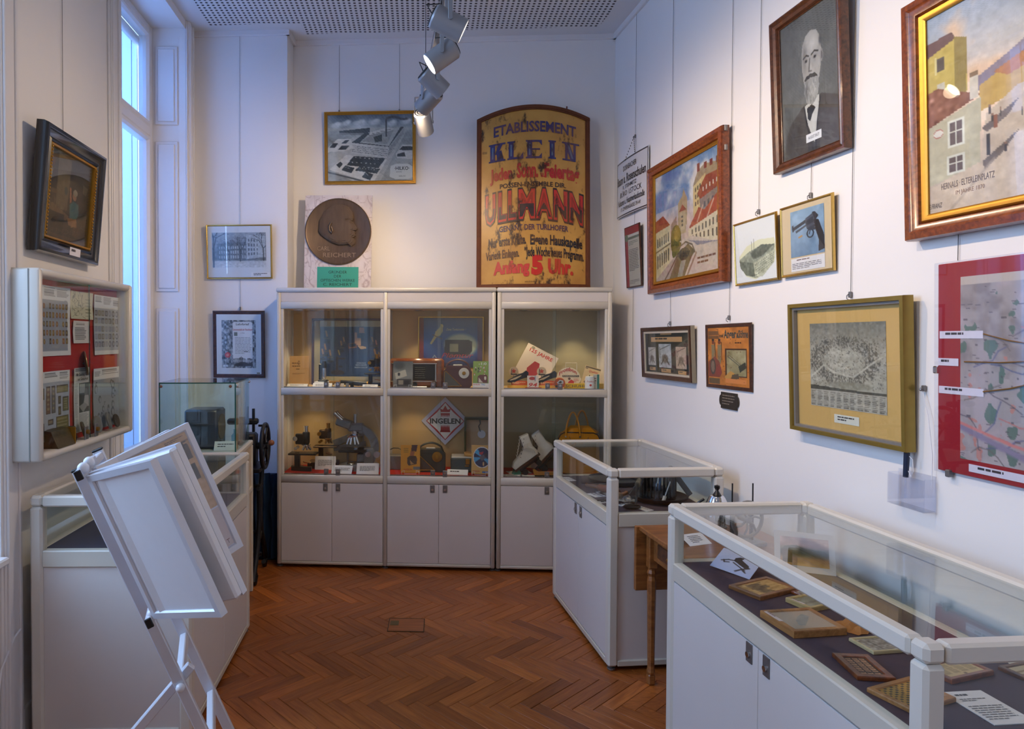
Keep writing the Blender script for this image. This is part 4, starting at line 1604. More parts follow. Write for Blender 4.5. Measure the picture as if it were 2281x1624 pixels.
t = hung('tin_sign', 'rusty brown tin sign with soldiers and a dark picture panel', 'sign', RW, 1.619, 1.387, .026, .009, .010)
k = MB()
ring(k, [(0, .004), (.002, 0), (.018, 0), (.020, .003), (.020, .008), (0, .008)], -.217, .217, 0, .343)
k.build('frame', M_darkwood, t)
k = MB()
k.canvas(cv_tin(), -.198, .198, .019, .324, .004)
k.text('Josef', -.06, .272, .05, .020, .0032, (60, 66, 62), bold=.02)
k.text('Anger', .025, .268, .115, .042, .0032, (58, 70, 68), bold=.03)
k.text('&', .095, .268, .02, .026, .0032, (58, 70, 68), bold=.03)
k.text('Söhne', .146, .268, .085, .038, .0032, (58, 70, 68), bold=.03)
k.lines(.07, .18, .246, .232, 1, (70, 40, 30), .0032)
k.build('tin_sheet', M_vit, t)

# -- small dark cast plaque
u0, z0 = 1.626, 1.285
t = hung('wall_plaque', 'small dark cast plaque with lobed ends under the tin sign', 'plaque', RW, u0, z0, 0, 0, .008)
sh = []
for k_ in range(13):
    a = -PI / 2 + PI * k_ / 12
    sh.append((.075 + .016 * math.cos(a), .043 + .028 * math.sin(a)))
outl2 = [(-.075, 0), (.075, 0)] + sh + [(.075, .086), (-.075, .086)] + [(-x, z) for x, z in sh[::-1]]
MB().prism(outl2, 0, .006).build('plate', mat('dark_bronze', (70, 64, 58), .5, .5, var=.3), t)
k = MB()
k.lines(-.06, .06, .072, .014, 4, (128, 118, 104), -.0006, .35)
k.build('raised_letters', M_paper, t)

# -- red certificate
t, i, y = framed('narrow frame with a red and white striped certificate', RW, .428, 2.007, .252, .426, .05, .001, .02, [(0, .004), (.001, 0), (.006, 0), (.007, .004)], M_darkwood)
k = MB()
X0, X1, Z1 = -.126 + i, .126 - i, .426 - i
k.rect(X0, X1, i, Z1, y, (196, 188, 176))
k.rect(X0, X0 + .045, i, Z1, y - .0003, (156, 44, 48))
k.rect(X0, X1, Z1 - .05, Z1, y - .0005, (156, 44, 48)); k.rect(X0, X1, Z1 - .068, Z1 - .05, y - .0005, (206, 200, 190)); k.rect(X0, X1, Z1 - .085, Z1 - .068, y - .0005, (110, 116, 106))
k.disc(X0 + .025, Z1 - .07, .026, .026, y - .0008, (112, 130, 104))
k.lines(X0 + .06, X1 - .02, Z1 - .10, Z1 - .13, 3, (110, 120, 110), y - .0005)
k.lines(X0 + .055, X1 - .02, Z1 - .155, Z1 - .31, 14, (96, 90, 86), y - .0005)
k.lines(X0 + .055, X1 - .02, .05, .02, 3, (120, 112, 104), y - .0005)
k.build('certificate', M_paper, t)

# -- curved enamel sign
t = hung('enamel_sign', 'white enamel sign of a rose nursery with black letters hung on a chain', 'sign', RW, .372, 2.528, 0, 0, .014)
SW, SH = .536, .40
bend = lambda X: -.018 + .9 * (X * X) * .24
k = MB()
xs = np.linspace(-SW / 2, SW / 2, 17)
v, f = [], []
for y_ in (0, .004):
    for x in xs:
        v += [(x, bend(x) + y_ - .0, 0), (x, bend(x) + y_, SH)]
nx_ = len(xs)
for j in range(nx_ - 1):
    f += [(2 * j, 2 * j + 2, 2 * j + 3, 2 * j + 1), (2 * nx_ + 2 * j, 2 * nx_ + 2 * j + 1, 2 * nx_ + 2 * j + 3, 2 * nx_ + 2 * j + 2)]
    f += [(2 * j, 2 * j + 2, 2 * nx_ + 2 * j + 2, 2 * nx_ + 2 * j), (2 * j + 1, 2 * j + 3, 2 * nx_ + 2 * j + 3, 2 * nx_ + 2 * j + 1)]
f += [(0, 1, 2 * nx_ + 1, 2 * nx_), (2 * nx_ - 2, 2 * nx_ - 1, 4 * nx_ - 1, 4 * nx_ - 2)]
k.add(v, f)
k.build('plate', mat('white_enamel', (212, 214, 216), .25, var=.05, scale=6, coat=.3), t, 40)


def bent(mb):
    for q in mb.v:
        q[:, 1] += bend(q[:, 0])
    return mb


k = MB()
bk = (24, 24, 28)
for q_ in ((-.264, .264, .004, .012), (-.264, .264, .388, .396)):
    for j in range(16):
        a0, a1 = q_[0] + (q_[1] - q_[0]) * j / 16, q_[0] + (q_[1] - q_[0]) * (j + 1) / 16
        k.rect(a0, a1, q_[2], q_[3], -.001, (52, 50, 54))
k.rect(-.264, -.258, .004, .396, -.001, (52, 50, 54)); k.rect(.258, .264, .004, .396, -.001, (52, 50, 54))
for (tx, x, z, w, h, bo) in (('DORNBACHER', -.01, .318, .235, .036, .01), ('Baum u. Rosenschulen', -.005, .232, .49, .060, .025), ('R. STEINMETZ', -.01, .190, .24, .026, .01),
                             ('BÜRO  I.STOCK', .0, .138, .37, .036, .01), ('Kulturen u. Hauptverkaufsstelle', .0, .080, .45, .042, .02), ('17. ZWERNGASSE 39-41', .0, .036, .34, .026, .01)):
    k.text(tx, x, z, w, h, -.0014, bk, bold=bo)
bent(k).build('lettering', M_vit, t)
k = MB()
for s in (-1, 1):
    for j in range(9):
        a = Vector((s * .085, bend(.085) - .002, SH - .008)).lerp(Vector((0.03, -.004, SH + .12)), j / 8)
        k.ball(tuple(a), .0042, 6, 4, (.7, .7, 1.6))
k.build('chain', M_wire, t)


# -- back wall: factory bird view
def cv_hilko():
    c = Canvas(170, 130, (150, 156, 162)).grad([(0, (96, 110, 128)), (.12, (130, 140, 152)), (.22, (176, 176, 174)), (.4, (140, 140, 138)), (1, (168, 166, 162))])
    c.noise(5, 12, 3, 4)
    for x, yy, r_ in ((.10, .16, .09), (.22, .13, .07), (.38, .13, .10), (.55, .12, .09), (.75, .14, .08), (.92, .12, .08)):
        c.ell(x, yy, r_, .05, (206, 208, 210), .9, .6).ell(x + .03, yy - .03, r_ * .6, .035, (222, 222, 222), .8, .6)
    c.rect(0, .20, 1, .24, (190, 182, 172), .4)
    wht, dk, md = (212, 206, 200), (44, 48, 56), (128, 126, 126)
    c.poly([(0, .60), (.34, .30), (.95, .20), (.62, 1), (.30, 1), (.02, .82)], (182, 178, 174))
    c.poly([(.14, .24), (.50, .20), (.50, .28), (.14, .27)], dk).poly([(.14, .27), (.50, .28), (.50, .31), (.14, .30)], md)
    c.poly([(.46, .28), (.72, .20), (.78, .22), (.56, .36)], wht)
    for j in range(5):
        c.line([(.48 + j * .05, .30 - j * .015), (.56 + j * .045, .35 - j * .03)], (120, 116, 112), .01)
    c.poly([(.28, .42), (.45, .27), (.50, .28), (.38, .42), (.72, .48), (.86, .19), (.90, .19), (.78, .52), (.72, .56)], dk)
    c.poly([(.40, .40), (.52, .30), (.78, .24), (.70, .45)], (150, 148, 146))
    c.poly([(.54, .34), (.64, .30), (.66, .40), (.56, .42)], (52, 56, 54)).rect(.64, .32, .72, .42, (160, 154, 148))
    c.rect(.685, .07, .70, .34, (50, 50, 56))
    for j in range(12):
        c.ell(.71 + j * .02, .06 - .02 * math.sin(j * .5), .03, .022, (46, 48, 56), .55, .5)
    c.poly([(.28, .42), (.72, .49), (.70, .66), (.28, .58)], (200, 196, 192))
    c.wins(((.285, .45), (.71, .52), (.70, .64), (.285, .56)), 22, 4, (96, 98, 102), .5, .5)
    c.poly([(.72, .49), (.90, .19), (.90, .30), (.70, .66)], (168, 164, 160))
    c.wins(((.73, .50), (.89, .24), (.89, .30), (.71, .63)), 14, 4, (84, 86, 92), .5, .5)
    c.poly([(0, .50), (.12, .36), (.28, .36), (.30, .50), (.22, .54), (.0, .56)], wht)
    for (x, yy, w_, h_) in ((.02, .42, .11, .07), (.12, .46, .14, .06), (.16, .38, .10, .05)):
        c.poly([(x, yy + h_), (x + .05, yy), (x + w_, yy), (x + w_ - .04, yy + h_)], dk)
    c.poly([(.80, .60), (.88, .46), (1, .46), (1, .68), (.82, .66)], wht)
    c.poly([(.84, .54), (.88, .48), (1, .49), (1, .55)], dk).poly([(.82, .60), (.90, .57), (.92, .64), (.82, .64)], dk)
    c.poly([(.02, .82), (.22, .60), (.70, .68), (.55, 1), (.42, 1)], wht)
    for (x, yy, w_, h_) in ((.26, .62, .42, .07), (.22, .69, .42, .07), (.16, .76, .16, .07), (.32, .78, .30, .06), (.40, .86, .14, .08), (.10, .70, .08, .05)):
        c.poly([(x, yy + h_), (x + .05, yy), (x + w_, yy + .04), (x + w_ - .04, yy + h_ + .05)], dk)
        c.wins(((x + .05, yy + .012), (x + w_ - .05, yy + .045), (x + w_ - .06, yy + .065), (x + .04, yy + .03)), 6, 1, wht, .3, .6, .8)
    c.line([(0, .86), (.42, 1)], (70, 70, 72), .02)
    c.noise(40, 6, 5, 2)
    c.poly([(.74, .78), (.80, .75), (.95, .75), (1, .79), (1, .95), (.94, .98), (.80, .98), (.73, .94)], (214, 212, 206))
    return c


t, i, y = framed('gilt frame with a grey bird view of a factory with smoking chimney', BW, .612, 2.828, .704, .55, .036, .002, .03,
                 [(0, .01), (.003, .0), (.010, 0), (.014, .005), (.020, .003), (.026, .010)], M_gold)
k = MB()
k.canvas(cv_hilko(), -.352 + i, .352 - i, i, .55 - i, y)
k.text('·HILKO·', .245, .105, .115, .026, y - .0006, (40, 40, 44), bold=.02)
k.lines(.20, .29, .092, .084, 1, (90, 90, 92), y - .0006)
k.text('WIEN XVI', .245, .052, .05, .012, y - .0006, (80, 80, 84))
k.build('print', M_gloss, t)


# -- medallion board on top of the cabinet
def cv_marble():
    c = Canvas(100, 130, (212, 202, 198))
    c.noise(6, 6, 3, 3)
    for s_ in (7, 8, 9):
        c.noise(5 + s_ % 3 * 3, 0, s_, 2)
        c.put(np.exp(-(c.last / .07) ** 2), (150, 128, 124), .55)
    return c


rt = thing('medallion_board', 'marbled board with a large bronze portrait medallion and green label', 'plaque', wp(BW, .378, 2.0065, .13), 0, rot=(-.04, .009, BW[3]))
BWd, BHt = .511, .722
MB().box(-BWd / 2, BWd / 2, .001, .012, 0, BHt).build('board', mat('board_edge', (180, 170, 166), .6), rt)
MB().canvas(cv_marble(), -BWd / 2, BWd / 2, 0, BHt, 0).build('marble_sheet', M_gloss, rt)
zc, R0 = .445, .253
k = MB()
k.lathe([(0, 0), (R0, 0), (R0, .012), (R0 - .008, .018), (R0 - .016, .014), (0, .012)], 64, Matrix.Translation((0, .002, zc)) @ Matrix.Rotation(PI / 2, 4, 'X'))
md_ = k.build('medallion', M_bronze, rt, 30)
# profile head facing right, modelled in relief
prof_ = [(-.14, -.02), (-.135, .06), (-.10, .13), (-.04, .175), (.03, .185), (.085, .165), (.115, .12), (.125, .08), (.118, .055), (.135, .03), (.152, .0), (.146, -.012), (.128, -.016),
         (.142, -.03), (.136, -.042), (.142, -.055), (.124, -.066), (.138, -.085), (.135, -.115), (.11, -.135), (.09, -.118), (.02, -.125), (-.04, -.105), (-.12, -.05)]
k = MB()
for (s_, dd) in ((1., .024), (.96, .032), (.90, .038), (.80, .042)):
    k.prism([(x * s_ - .0, z * s_ + .0) for x, z in prof_], -dd, -.006, None, Matrix.Translation((-.005, 0, zc + .02)))
k.build('relief_head', M_bronze, md_, 30)
k = MB()
k.tube([(-.045, -.043, zc + .06), (-.06, -.045, zc + .035), (-.058, -.045, zc + .0), (-.04, -.044, zc - .02), (-.033, -.043, zc + .0), (-.045, -.042, zc + .03)], .009, 8)
k.ball((.085, -.035, zc + .06), .016, 10, 6, (1.3, .4, .5))
k.tube([(.06, -.037, zc + .085), (.09, -.037, zc + .09), (.115, -.032, zc + .08)], .008, 8)
k.tube([(.07, -.036, zc - .055), (.10, -.035, zc - .05), (.13, -.030, zc - .042)], .006, 8)
k.build('ear_and_brow', M_bronze, md_, 60)
k = MB()
k.text('CARL', -.155, zc - .145, .095, .032, -.0138, (150, 126, 100), 'L')
k.text('REICHERT', -.11, zc - .195, .25, .034, -.0138, (150, 126, 100), 'L')
k.build('raised_letters', M_paper, md_)
k = MB()
k.rect(-.155, .16, .004, .178, -.0015, (58, 158, 136))
for j, s_ in enumerate(('GRÜNDER', 'DER', 'OPTISCHEN WERKE', 'C. REICHERT')):
    k.text(s_, .002, .128 - j * .031, (.14, .055, .26, .22)[j], .021, -.0021, (20, 44, 44))
k.build('green_label', M_paper, rt)

# -- rusted arched tin sign on top of the cabinets
us, zs = 1.837, 2.0065
ut = thing('arched_sign', 'tall rusted yellow tin sign with arched top and red and blue letters', 'sign', wp(BW, us, zs, .20), 0, rot=(-.055, 0, BW[3]))
UW, UH, UC = .826, 1.262, .088
arch = lambda X: UH + UC * (1 - (X / (UW / 2)) ** 2)
curv = lambda X: -.052 * (1 - (X / (UW / 2)) ** 2)
m, nt, b, tc = _nt('rusty_tin')
N = nt.nodes
at_ = N.new('ShaderNodeAttribute'); at_.attribute_name = 'Col'
mp_ = N.new('ShaderNodeMapping'); mp_.inputs['Scale'].default_value = (1, 1, .5)
nt.links.new(tc.outputs['Object'], mp_.inputs['Vector'])
n1 = N.new('ShaderNodeTexNoise'); n1.inputs['Scale'].default_value = 13; n1.inputs['Detail'].default_value = 9; n1.inputs['Roughness'].default_value = .68
nt.links.new(mp_.outputs[0], n1.inputs['Vector'])
r1 = N.new('ShaderNodeValToRGB'); r1.color_ramp.elements[0].position = .545; r1.color_ramp.elements[1].position = .64
nt.links.new(n1.outputs['Fac'], r1.inputs['Fac'])
n2 = N.new('ShaderNodeTexNoise'); n2.inputs['Scale'].default_value = 5; n2.inputs['Detail'].default_value = 5
nt.links.new(tc.outputs['Object'], n2.inputs['Vector'])
r2 = N.new('ShaderNodeValToRGB'); r2.color_ramp.elements[0].position = .42; r2.color_ramp.elements[1].position = .75
nt.links.new(n2.outputs['Fac'], r2.inputs['Fac'])
ma = N.new('ShaderNodeMix'); ma.data_type = 'RGBA'
nt.links.new(r2.outputs[0], ma.inputs[0]); nt.links.new(at_.outputs['Color'], ma.inputs[6]); ma.inputs[7].default_value = rgba((150, 96, 36))
mh = N.new('ShaderNodeMath'); mh.operation = 'MULTIPLY'; mh.inputs[1].default_value = .55
nt.links.new(r2.outputs[0], mh.inputs[0]); nt.links.new(mh.outputs[0], ma.inputs[0])
mb2 = N.new('ShaderNodeMix'); mb2.data_type = 'RGBA'
nt.links.new(r1.outputs[0], mb2.inputs[0]); nt.links.new(ma.outputs[2], mb2.inputs[6]); mb2.inputs[7].default_value = rgba((58, 36, 26))
nt.links.new(mb2.outputs[2], b.inputs['Base Color'])
b.inputs['Roughness'].default_value = .38
M_rust = m
NXs = 33
xs = np.linspace(-UW / 2 + .03, UW / 2 - .03, NXs)
v, f = [], []
for x in xs:
    for j in range(9):
        tt = j / 8
        v.append((x, curv(x), .03 + (arch(x) - .03 - .03) * tt))
for a in range(NXs - 1):
    for j in range(8):
        f.append((a * 9 + j, (a + 1) * 9 + j, (a + 1) * 9 + j + 1, a * 9 + j + 1))
k = MB()
k.add(v, f, (198, 152, 74))
sheet = k.build('tin_sheet', M_rust, ut, 60, recalc=False, col=True)
k = MB()
xs2 = np.linspace(-UW / 2, UW / 2, 41)
for e0, e1, y_ in ((0, .034, -.012), (.010, .024, -.018)):
    for a, b_ in zip(xs2[:-1], xs2[1:]):
        qv = []
        for x in (a, b_):
            for zz in (arch(x) - e1, arch(x) - e0):
                qv += [(x, curv(x) + y_, zz), (x, curv(x) + .012, zz)]
        k.add(qv, [(0, 2, 6, 4), (1, 5, 7, 3), (0, 4, 5, 1), (2, 3, 7, 6)])
    for s in (-1, 1):
        x0, x1 = sorted((s * (UW / 2 - e0), s * (UW / 2 - e1)))
        k.box(x0, x1, y_, .012, 0, arch(UW / 2 - e0) - e0 - .005)
    for a, b_ in zip(xs2[:-1], xs2[1:]):
        qv = []
        for x in (a, b_):
            for zz in (e0, e1):
                qv += [(x, curv(x) + y_, zz), (x, curv(x) + .012, zz)]
        k.add(qv, [(0, 2, 6, 4), (1, 5, 7, 3), (0, 4, 5, 1), (2, 3, 7, 6)])
k.build('rusted_rim', mat('rim_rust', (104, 56, 28), .6, .2, var=.35, scale=30), ut)
MB().rbox(.242, .252, -.01, .0, arch(.247) - .01, arch(.247) + .035, .002).build('hanger_tab', mat('tab_rust', (120, 62, 50), .5), ut)

k = MB()
BL, RD, DK = (30, 44, 110), (176, 40, 40), (34, 34, 44)
wA = lambda a: (lambda X: a * (1 - (X / .34) ** 2))
ye = -.0045


def ut_text(s_, x, z, w, h, col, bold=.0, arc=.0, dy=0.):
    k.text(s_, x, z, w, h, ye - dy, col, bold=bold, warp=wA(arc))


ut_text('ETABLISSEMENT', .01, 1.105, .60, .075, BL, .025, .05)
# slab lettering built from bars: K L E I N
def slab(chars, x0, x1, z, h, col, col2, arc):
    n = len(chars)
    cw = (x1 - x0) / n
    wv = wA(arc)
    for j, ch in enumerate(chars):
        a = x0 + j * cw + cw * .06
        e = x0 + (j + 1) * cw - cw * .06
        w_ = e - a
        st_ = w_ * .30
        sf = h * .09

        def P(pts, cl, dy=0.):
            k.add([(x, ye - .0003 * (cl == col2) - dy, zz + wv(np.array(x))) for x, zz in pts], [tuple(range(len(pts)))], cl)

        def R(x_0, x_1, z_0, z_1, cl=col):
            P([(x_0, z_0), (x_1, z_0), (x_1, z_1), (x_0, z_1)], cl)

        def V(xx, cl2=True):
            R(xx, xx + st_, z, z + h)
            R(xx - .01, xx + st_ + .01, z, z + sf)
            R(xx - .01, xx + st_ + .01, z + h - sf, z + h)
            if cl2:
                R(xx + st_ * .36, xx + st_ * .64, z + h * .18, z + h * .82, col2)
        if ch == 'I':
            V((a + e) / 2 - st_ / 2)
        elif ch in 'KLE':
            V(a + .012)
            xs_ = a + .012 + st_
            if ch == 'L':
                R(xs_, e, z, z + sf * 1.3); P([(e - .025, z + sf), (e, z + sf), (e, z + h * .38)], col)
            elif ch == 'E':
                R(xs_, e, z, z + sf * 1.2); R(xs_, e, z + h - sf * 1.2, z + h); R(xs_, e - w_ * .12, z + h * .46, z + h * .54)
                P([(e - .022, z + sf), (e, z + sf), (e, z + h * .30)], col); P([(e - .022, z + h - sf), (e, z + h * .70), (e, z + h - sf)], col)
            else:
                P([(xs_, z + h * .40), (xs_ + .02, z + h * .40), (e - .01, z + h), (e - .045, z + h)], col)
                P([(xs_ + .01, z + h * .50), (e - .055, z), (e - .005, z), (xs_ + .045, z + h * .60)], col)
                R(e - .07, e + .004, z, z + sf); R(e - .06, e + .004, z + h - sf, z + h)
        elif ch == 'N':
            R(a + .02, a + .02 + st_ * .5, z, z + h); R(e - .02 - st_ * .5, e - .02, z, z + h)
            P([(a + .01, z + h), (e - .02 - st_, z), (e - .02, z), (a + .01 + st_ * 1.1, z + h)], col)
            P([(a + .035, z + h * .86), (e - .03 - st_ * .55, z + h * .14), (e - .03 - st_ * .2, z + h * .14), (a + .035 + st_ * .4, z + h * .86)], col2)
            R(a - .004, a + .055, z + h - sf, z + h); R(a, a + .06, z, z + sf); R(e - .06, e + .006, z + h - sf, z + h)


slab('KLEIN', -.335, .335, .925, .135, BL, (92, 124, 150), .03)
ut_text('Jeden', -.235, .785, .16, .085, RD, .04, .035)
ut_text('Sonn.', -.045, .785, .155, .105, RD, .04, .035)
ut_text('u.', .065, .785, .03, .04, RD, .03, .035)
ut_text('Feiertag', .205, .785, .255, .10, RD, .04, .035)
ut_text('POSSEN-ENSEMBLE DIR.', -.005, .720, .48, .034, DK, .02, .03)
for (s_, x, w_) in (('U', -.312, .07), ('L', -.225, .06), ('L', -.155, .06), ('M', -.05, .12), ('A', .075, .12), ('N', .195, .10), ('N', .31, .10)):
    ut_text(s_, x, .475, w_ + .012, .208, DK, .075, .045)
    ut_text(s_, x, .481, w_ - .001, .196, (190, 44, 42), .05, .045, .0004)
    v_, f_ = text_geo(s_, .0, 0)
    k.text(s_, x, .492, w_ * .72, .17, ye - .0008, (190, 44, 42) if False else (150, 32, 36), bold=.0, warp=wA(.045))
# dark lower halves of the big letters
for (s_, x, w_) in (('U', -.312, .07), ('L', -.225, .06), ('L', -.155, .06), ('M', -.05, .12), ('A', .075, .12), ('N', .195, .10), ('N', .31, .10)):
    v_, f_ = text_geo(s_, .018, 0)
    x0_, x1_ = v_[:, 0].min(), v_[:, 0].max()
    X = (v_[:, 0] - (x0_ + x1_) / 2) * (w_ * .86 / (x1_ - x0_)) + x
    Z = np.minimum(v_[:, 1], .50) * .18 + .489
    Z = Z + wA(.045)(X)
    k.add(np.stack([X, np.full_like(X, ye - .0012), Z], 1), f_, (32, 34, 48))
ut_text('GENAÑT DER TURLHOFER', -.0, .402, .50, .040, (38, 40, 92), .02, .03)
ut_text('Nur erste Kräfte.', -.19, .295, .27, .068, DK, .03, .035)
ut_text('Eigene Hauskapelle', .165, .295, .38, .070, DK, .03, .03)
ut_text('Varieté Einlagen.', -.225, .208, .24, .06, DK, .025, .03)
ut_text('Jede Woche neues Programm.', .155, .208, .42, .068, DK, .025, .03)
ut_text('Anfang', -.16, .098, .26, .085, (196, 62, 60), .05, .025)
ut_text('5', .025, .092, .085, .125, (190, 36, 32), .07, .02)
ut_text('Uhr.', .195, .098, .185, .10, (190, 40, 36), .05, .02)
ut_text('ADOLF', -.355, 1.0, .035, .018, DK, .0, .0)
ut_text('HOLZLEHNER', -.02, .045, .085, .012, DK, .0, .0)
for q_ in k.v:
    q_[:, 1] += curv(q_[:, 0])
k.build('lettering', M_rust, sheet, recalc=False, col=True)


# -- chimney breast: school photo and certificate
def cv_school():
    c = Canvas(120, 80, (150, 158, 168)).grad([(0, (160, 166, 176)), (.5, (120, 128, 138)), (.78, (110, 116, 124)), (.82, (196, 198, 204)), (1, (206, 208, 214))])
    c.poly([(.10, .32), (.64, .26), (.64, .80), (.08, .78)], (104, 112, 122))
    c.wins(((.12, .38), (.63, .34), (.63, .76), (.12, .76)), 12, 3, (176, 182, 190), .5, .6)
    c.poly([(.63, .06), (.98, .12), (.98, .70), (.63, .76)], (176, 182, 190))
    c.wins(((.65, .16), (.86, .18), (.86, .66), (.65, .68)), 4, 4, (92, 100, 112), .45, .6)
    r = np.random.default_rng(3)

    def branch(x, yy, a, L, w_, n):
        x2, y2 = x + L * math.cos(a) * .7, yy - L * math.sin(a)
        c.line([(x, yy), (x2, y2)], (48, 50, 58), w_)
        if n:
            for s in (-.5, .1, .55):
                branch(x2, y2, a + s + r.normal() * .15, L * .66, w_ * .62, n - 1)
    branch(.03, .98, 1.57, .5, .035, 3)
    branch(.95, .80, 1.6, .34, .022, 3)
    branch(.52, .82, 1.55, .3, .018, 3)
    branch(.32, .80, 1.6, .24, .014, 3)
    c.noise(30, 9, 2, 2)
    return c


t, i, y = framed('slim gold frame with a grey winter photo of a school behind bare trees', PW, -.346, 2.088, .499, .404, .039, .003, .02, SLIM, M_goldl, board=(222, 222, 228))
k = MB()
k.canvas(cv_school(), -.205, .205, .085, .345, y - .0006)
k.build('photograph', M_gloss, t)
caption(t, .16, .032, .145, .034, y - .0008, nl=2)


def cv_brief():
    c = Canvas(90, 110, (226, 226, 230))
    c.rect(.06, .03, .94, .96, (130, 134, 142))
    c.noise(26, 44, 3, 2, mask=((c.X > .06) & (c.X < .94) & (c.Y > .03) & (c.Y < .96)))
    c.poly([(.34, .09), (.38, .06), (.82, .06), (.86, .09), (.86, .78), (.62, .77), (.56, .74), (.50, .77), (.34, .78)], (228, 228, 234))
    c.poly([(.36, .93), (.40, .88), (.50, .86), (.56, .84), (.585, .76), (.61, .84), (.70, .86), (.74, .88), (.84, .84), (.86, .93)], (58, 62, 70))
    c.rect(.34, .80, .86, .845, (200, 202, 208), .5)
    c.ell(.21, .71, .075, .055, (206, 52, 52)).ell(.21, .71, .04, .03, (230, 130, 120))
    c.rect(.38, .26, .47, .34, (110, 120, 116))
    return c


t, i, y = framed('dark brown frame with an ornate apprentice certificate bearing a red seal', PW, -.351, 1.346, .396, .504, .029, -.001, .02,
                 [(0, .006), (.001, .0), (.008, -.001), (.010, .002), (.024, .004), (.028, .010)], M_darkwood, board=(222, 224, 230))
k = MB()
X0, X1, Z0, Z1 = -.145, .145, .062, .442
k.canvas(cv_brief(), X0, X1, Z0, Z1, y - .0006)
k.text('Lehrbrief', .03, .395, .10, .016, y - .001, (70, 70, 76), bold=.02)
k.text('Genossenschaft der Fleischhauer', .03, .355, .15, .016, y - .001, (190, 60, 60), bold=.01)
k.text('in Wien', .03, .333, .03, .009, y - .001, (90, 90, 96))
k.lines(-.03, .10, .305, .175, 12, (120, 122, 130), y - .001, .3)
k.lines(.04, .10, .20, .188, 1, (40, 40, 50), y - .0012)
k.build('certificate', M_paper, t)
MB().rect(.135, .16, .031, .04, y - .0008, (120, 112, 80)).build('tiny_plate', M_paper, t)


# -- left wall: black frame
def cv_genre():
    c = Canvas(110, 120, (48, 40, 34))
    c.noise(5, 6, 3, 4, tint=(1, .9, .7))
    c.poly([(.22, .02), (.50, .06), (.47, .64), (.22, .66)], (98, 86, 66), .9)
    c.poly([(.50, .05), (1, .10), (1, .8), (.47, .8)], (38, 36, 34), .85)
    c.poly([(.0, .0), (.10, .0), (.08, .32), (.0, .34)], (150, 140, 118), .55).ell(.09, .15, .06, .06, (84, 40, 30), .8).poly([(.02, .22), (.12, .24), (.09, .36), (.0, .37)], (140, 132, 114), .8)
    c.rect(.02, .45, .24, .50, (86, 70, 52), .9).poly([(.04, .64), (.16, .61), (.52, .70), (.46, .76), (.06, .68)], (112, 88, 62), .9)
    c.rect(.10, .70, .42, .95, (30, 24, 20), .8)
    for x in (.10, .18, .24, .30, .36, .42):
        c.rect(x, .56 + .02 * math.sin(x * 30), x + .03, .66, (92, 76, 58), .7)
    c.ell(.62, .44, .045, .055, (150, 108, 84)).ell(.63, .40, .05, .04, (150, 140, 124))
    c.poly([(.52, .56), (.60, .50), (.72, .52), (.74, .64), (.66, .74), (.54, .72)], (54, 92, 96)).poly([(.50, .36), (.53, .36), (.56, .52), (.52, .54)], (150, 96, 74))
    c.poly([(.48, .72), (.70, .70), (.72, .80), (.54, .82)], (132, 92, 56)).poly([(.50, .80), (.58, .80), (.58, .96), (.52, .96)], (40, 34, 32)).rect(.64, .80, .76, .92, (64, 48, 36))
    c.ell(.42, .42, .04, .045, (48, 64, 62)).poly([(.80, .26), (.92, .28), (.88, .38), (.80, .36)], (92, 86, 72), .9)
    c.rect(0, .94, 1, 1, (74, 60, 46), .7)
    c.noise(14, 6, 6, 3, tint=(1, .9, .8))
    return c


t, i, y = framed('heavy black frame with a dim old interior scene of a seated man', LW, -1.996, 2.003, .561, .543, .079, -.016, .06,
                 [(0, .020), (.006, .002), (.016, .0), (.026, .012), (.050, .020), (.060, .014), (.068, .022)], M_ebony, [(0, .02), (.003, .016), (.010, .018), (.012, .026)], M_gold)
MB().canvas(cv_genre(), -.2805 + i, .2805 - i, i, .543 - i, y).build('canvas', M_paint, t)
kk = MB()
for s in (-1, 1):
    for j in range(26):
        kk.ball((s * (.2805 - i + .006), .014, i + (.543 - 2 * i) * (j + .5) / 26), .006, 6, 4, (.7, .6, 1))
o = kk.build('gilt_beading', M_gold, t, 60)
o['kind'] = 'stuff'
caption(t, .02, .036, .10, .036, -.004)

# ------------------------------------------------------------------ hanging wires
def hang_wire(label, wall, u, ztop, zbot, hook=None, du=0., d=.006):
    t = thing('hanging_wire', label, 'picture wire', wp(wall, u, 0, d), wall[3])
    MB().cyl((du, 0, ztop), (0, 0, zbot), .0011, n=6).build('wire', M_wire, t)
    if hook is not None:
        h = MB()
        h.rbox(-.005, .005, -.008, .004, hook - .012, hook + .012, .002)
        h.tube([(0, -.008, hook + .002), (.0, -.016, hook - .004), (.0, -.016, hook - .016), (.004, -.008, hook - .022)], .002, 6)
        h.build('hook', M_grey, t)
    return t


HW = CORN + .005
hang_wire('thin wire and hook holding the rose nursery sign', RW, .40, HW, 2.02, 2.955 + .10)
hang_wire('thin wire running behind the left side of the canal painting', RW, .955, HW, 1.74, 1.745)
hang_wire('thin wire at the right edge of the canal painting down to the tin sign', RW, 1.62, HW, 1.752, 1.76)
hang_wire('thin wire and hook holding the oval factory print', RW, 1.868, HW, 2.25, 2.262)
hang_wire('thin wire behind the bearded portrait with a hook above the revolver photo', RW, 2.245, HW, 2.25, 2.262)
hang_wire('thin wire and hook holding the framed engraving', RW, 2.487, HW, 1.81, 1.825)
hang_wire('thin wire showing between the village square painting and the red map', RW, 2.96, HW, 1.905, None)
hang_wire('thin loose wire ending on the bare wall below the red certificate', RW, .385, 2.0, 1.42, None)
hang_wire('thin wire on one side of the smoking factory print', BW, .37, HW, 3.385, 3.388)
hang_wire('thin wire on the other side of the smoking factory print', BW, .835, HW, 3.385, 3.388)
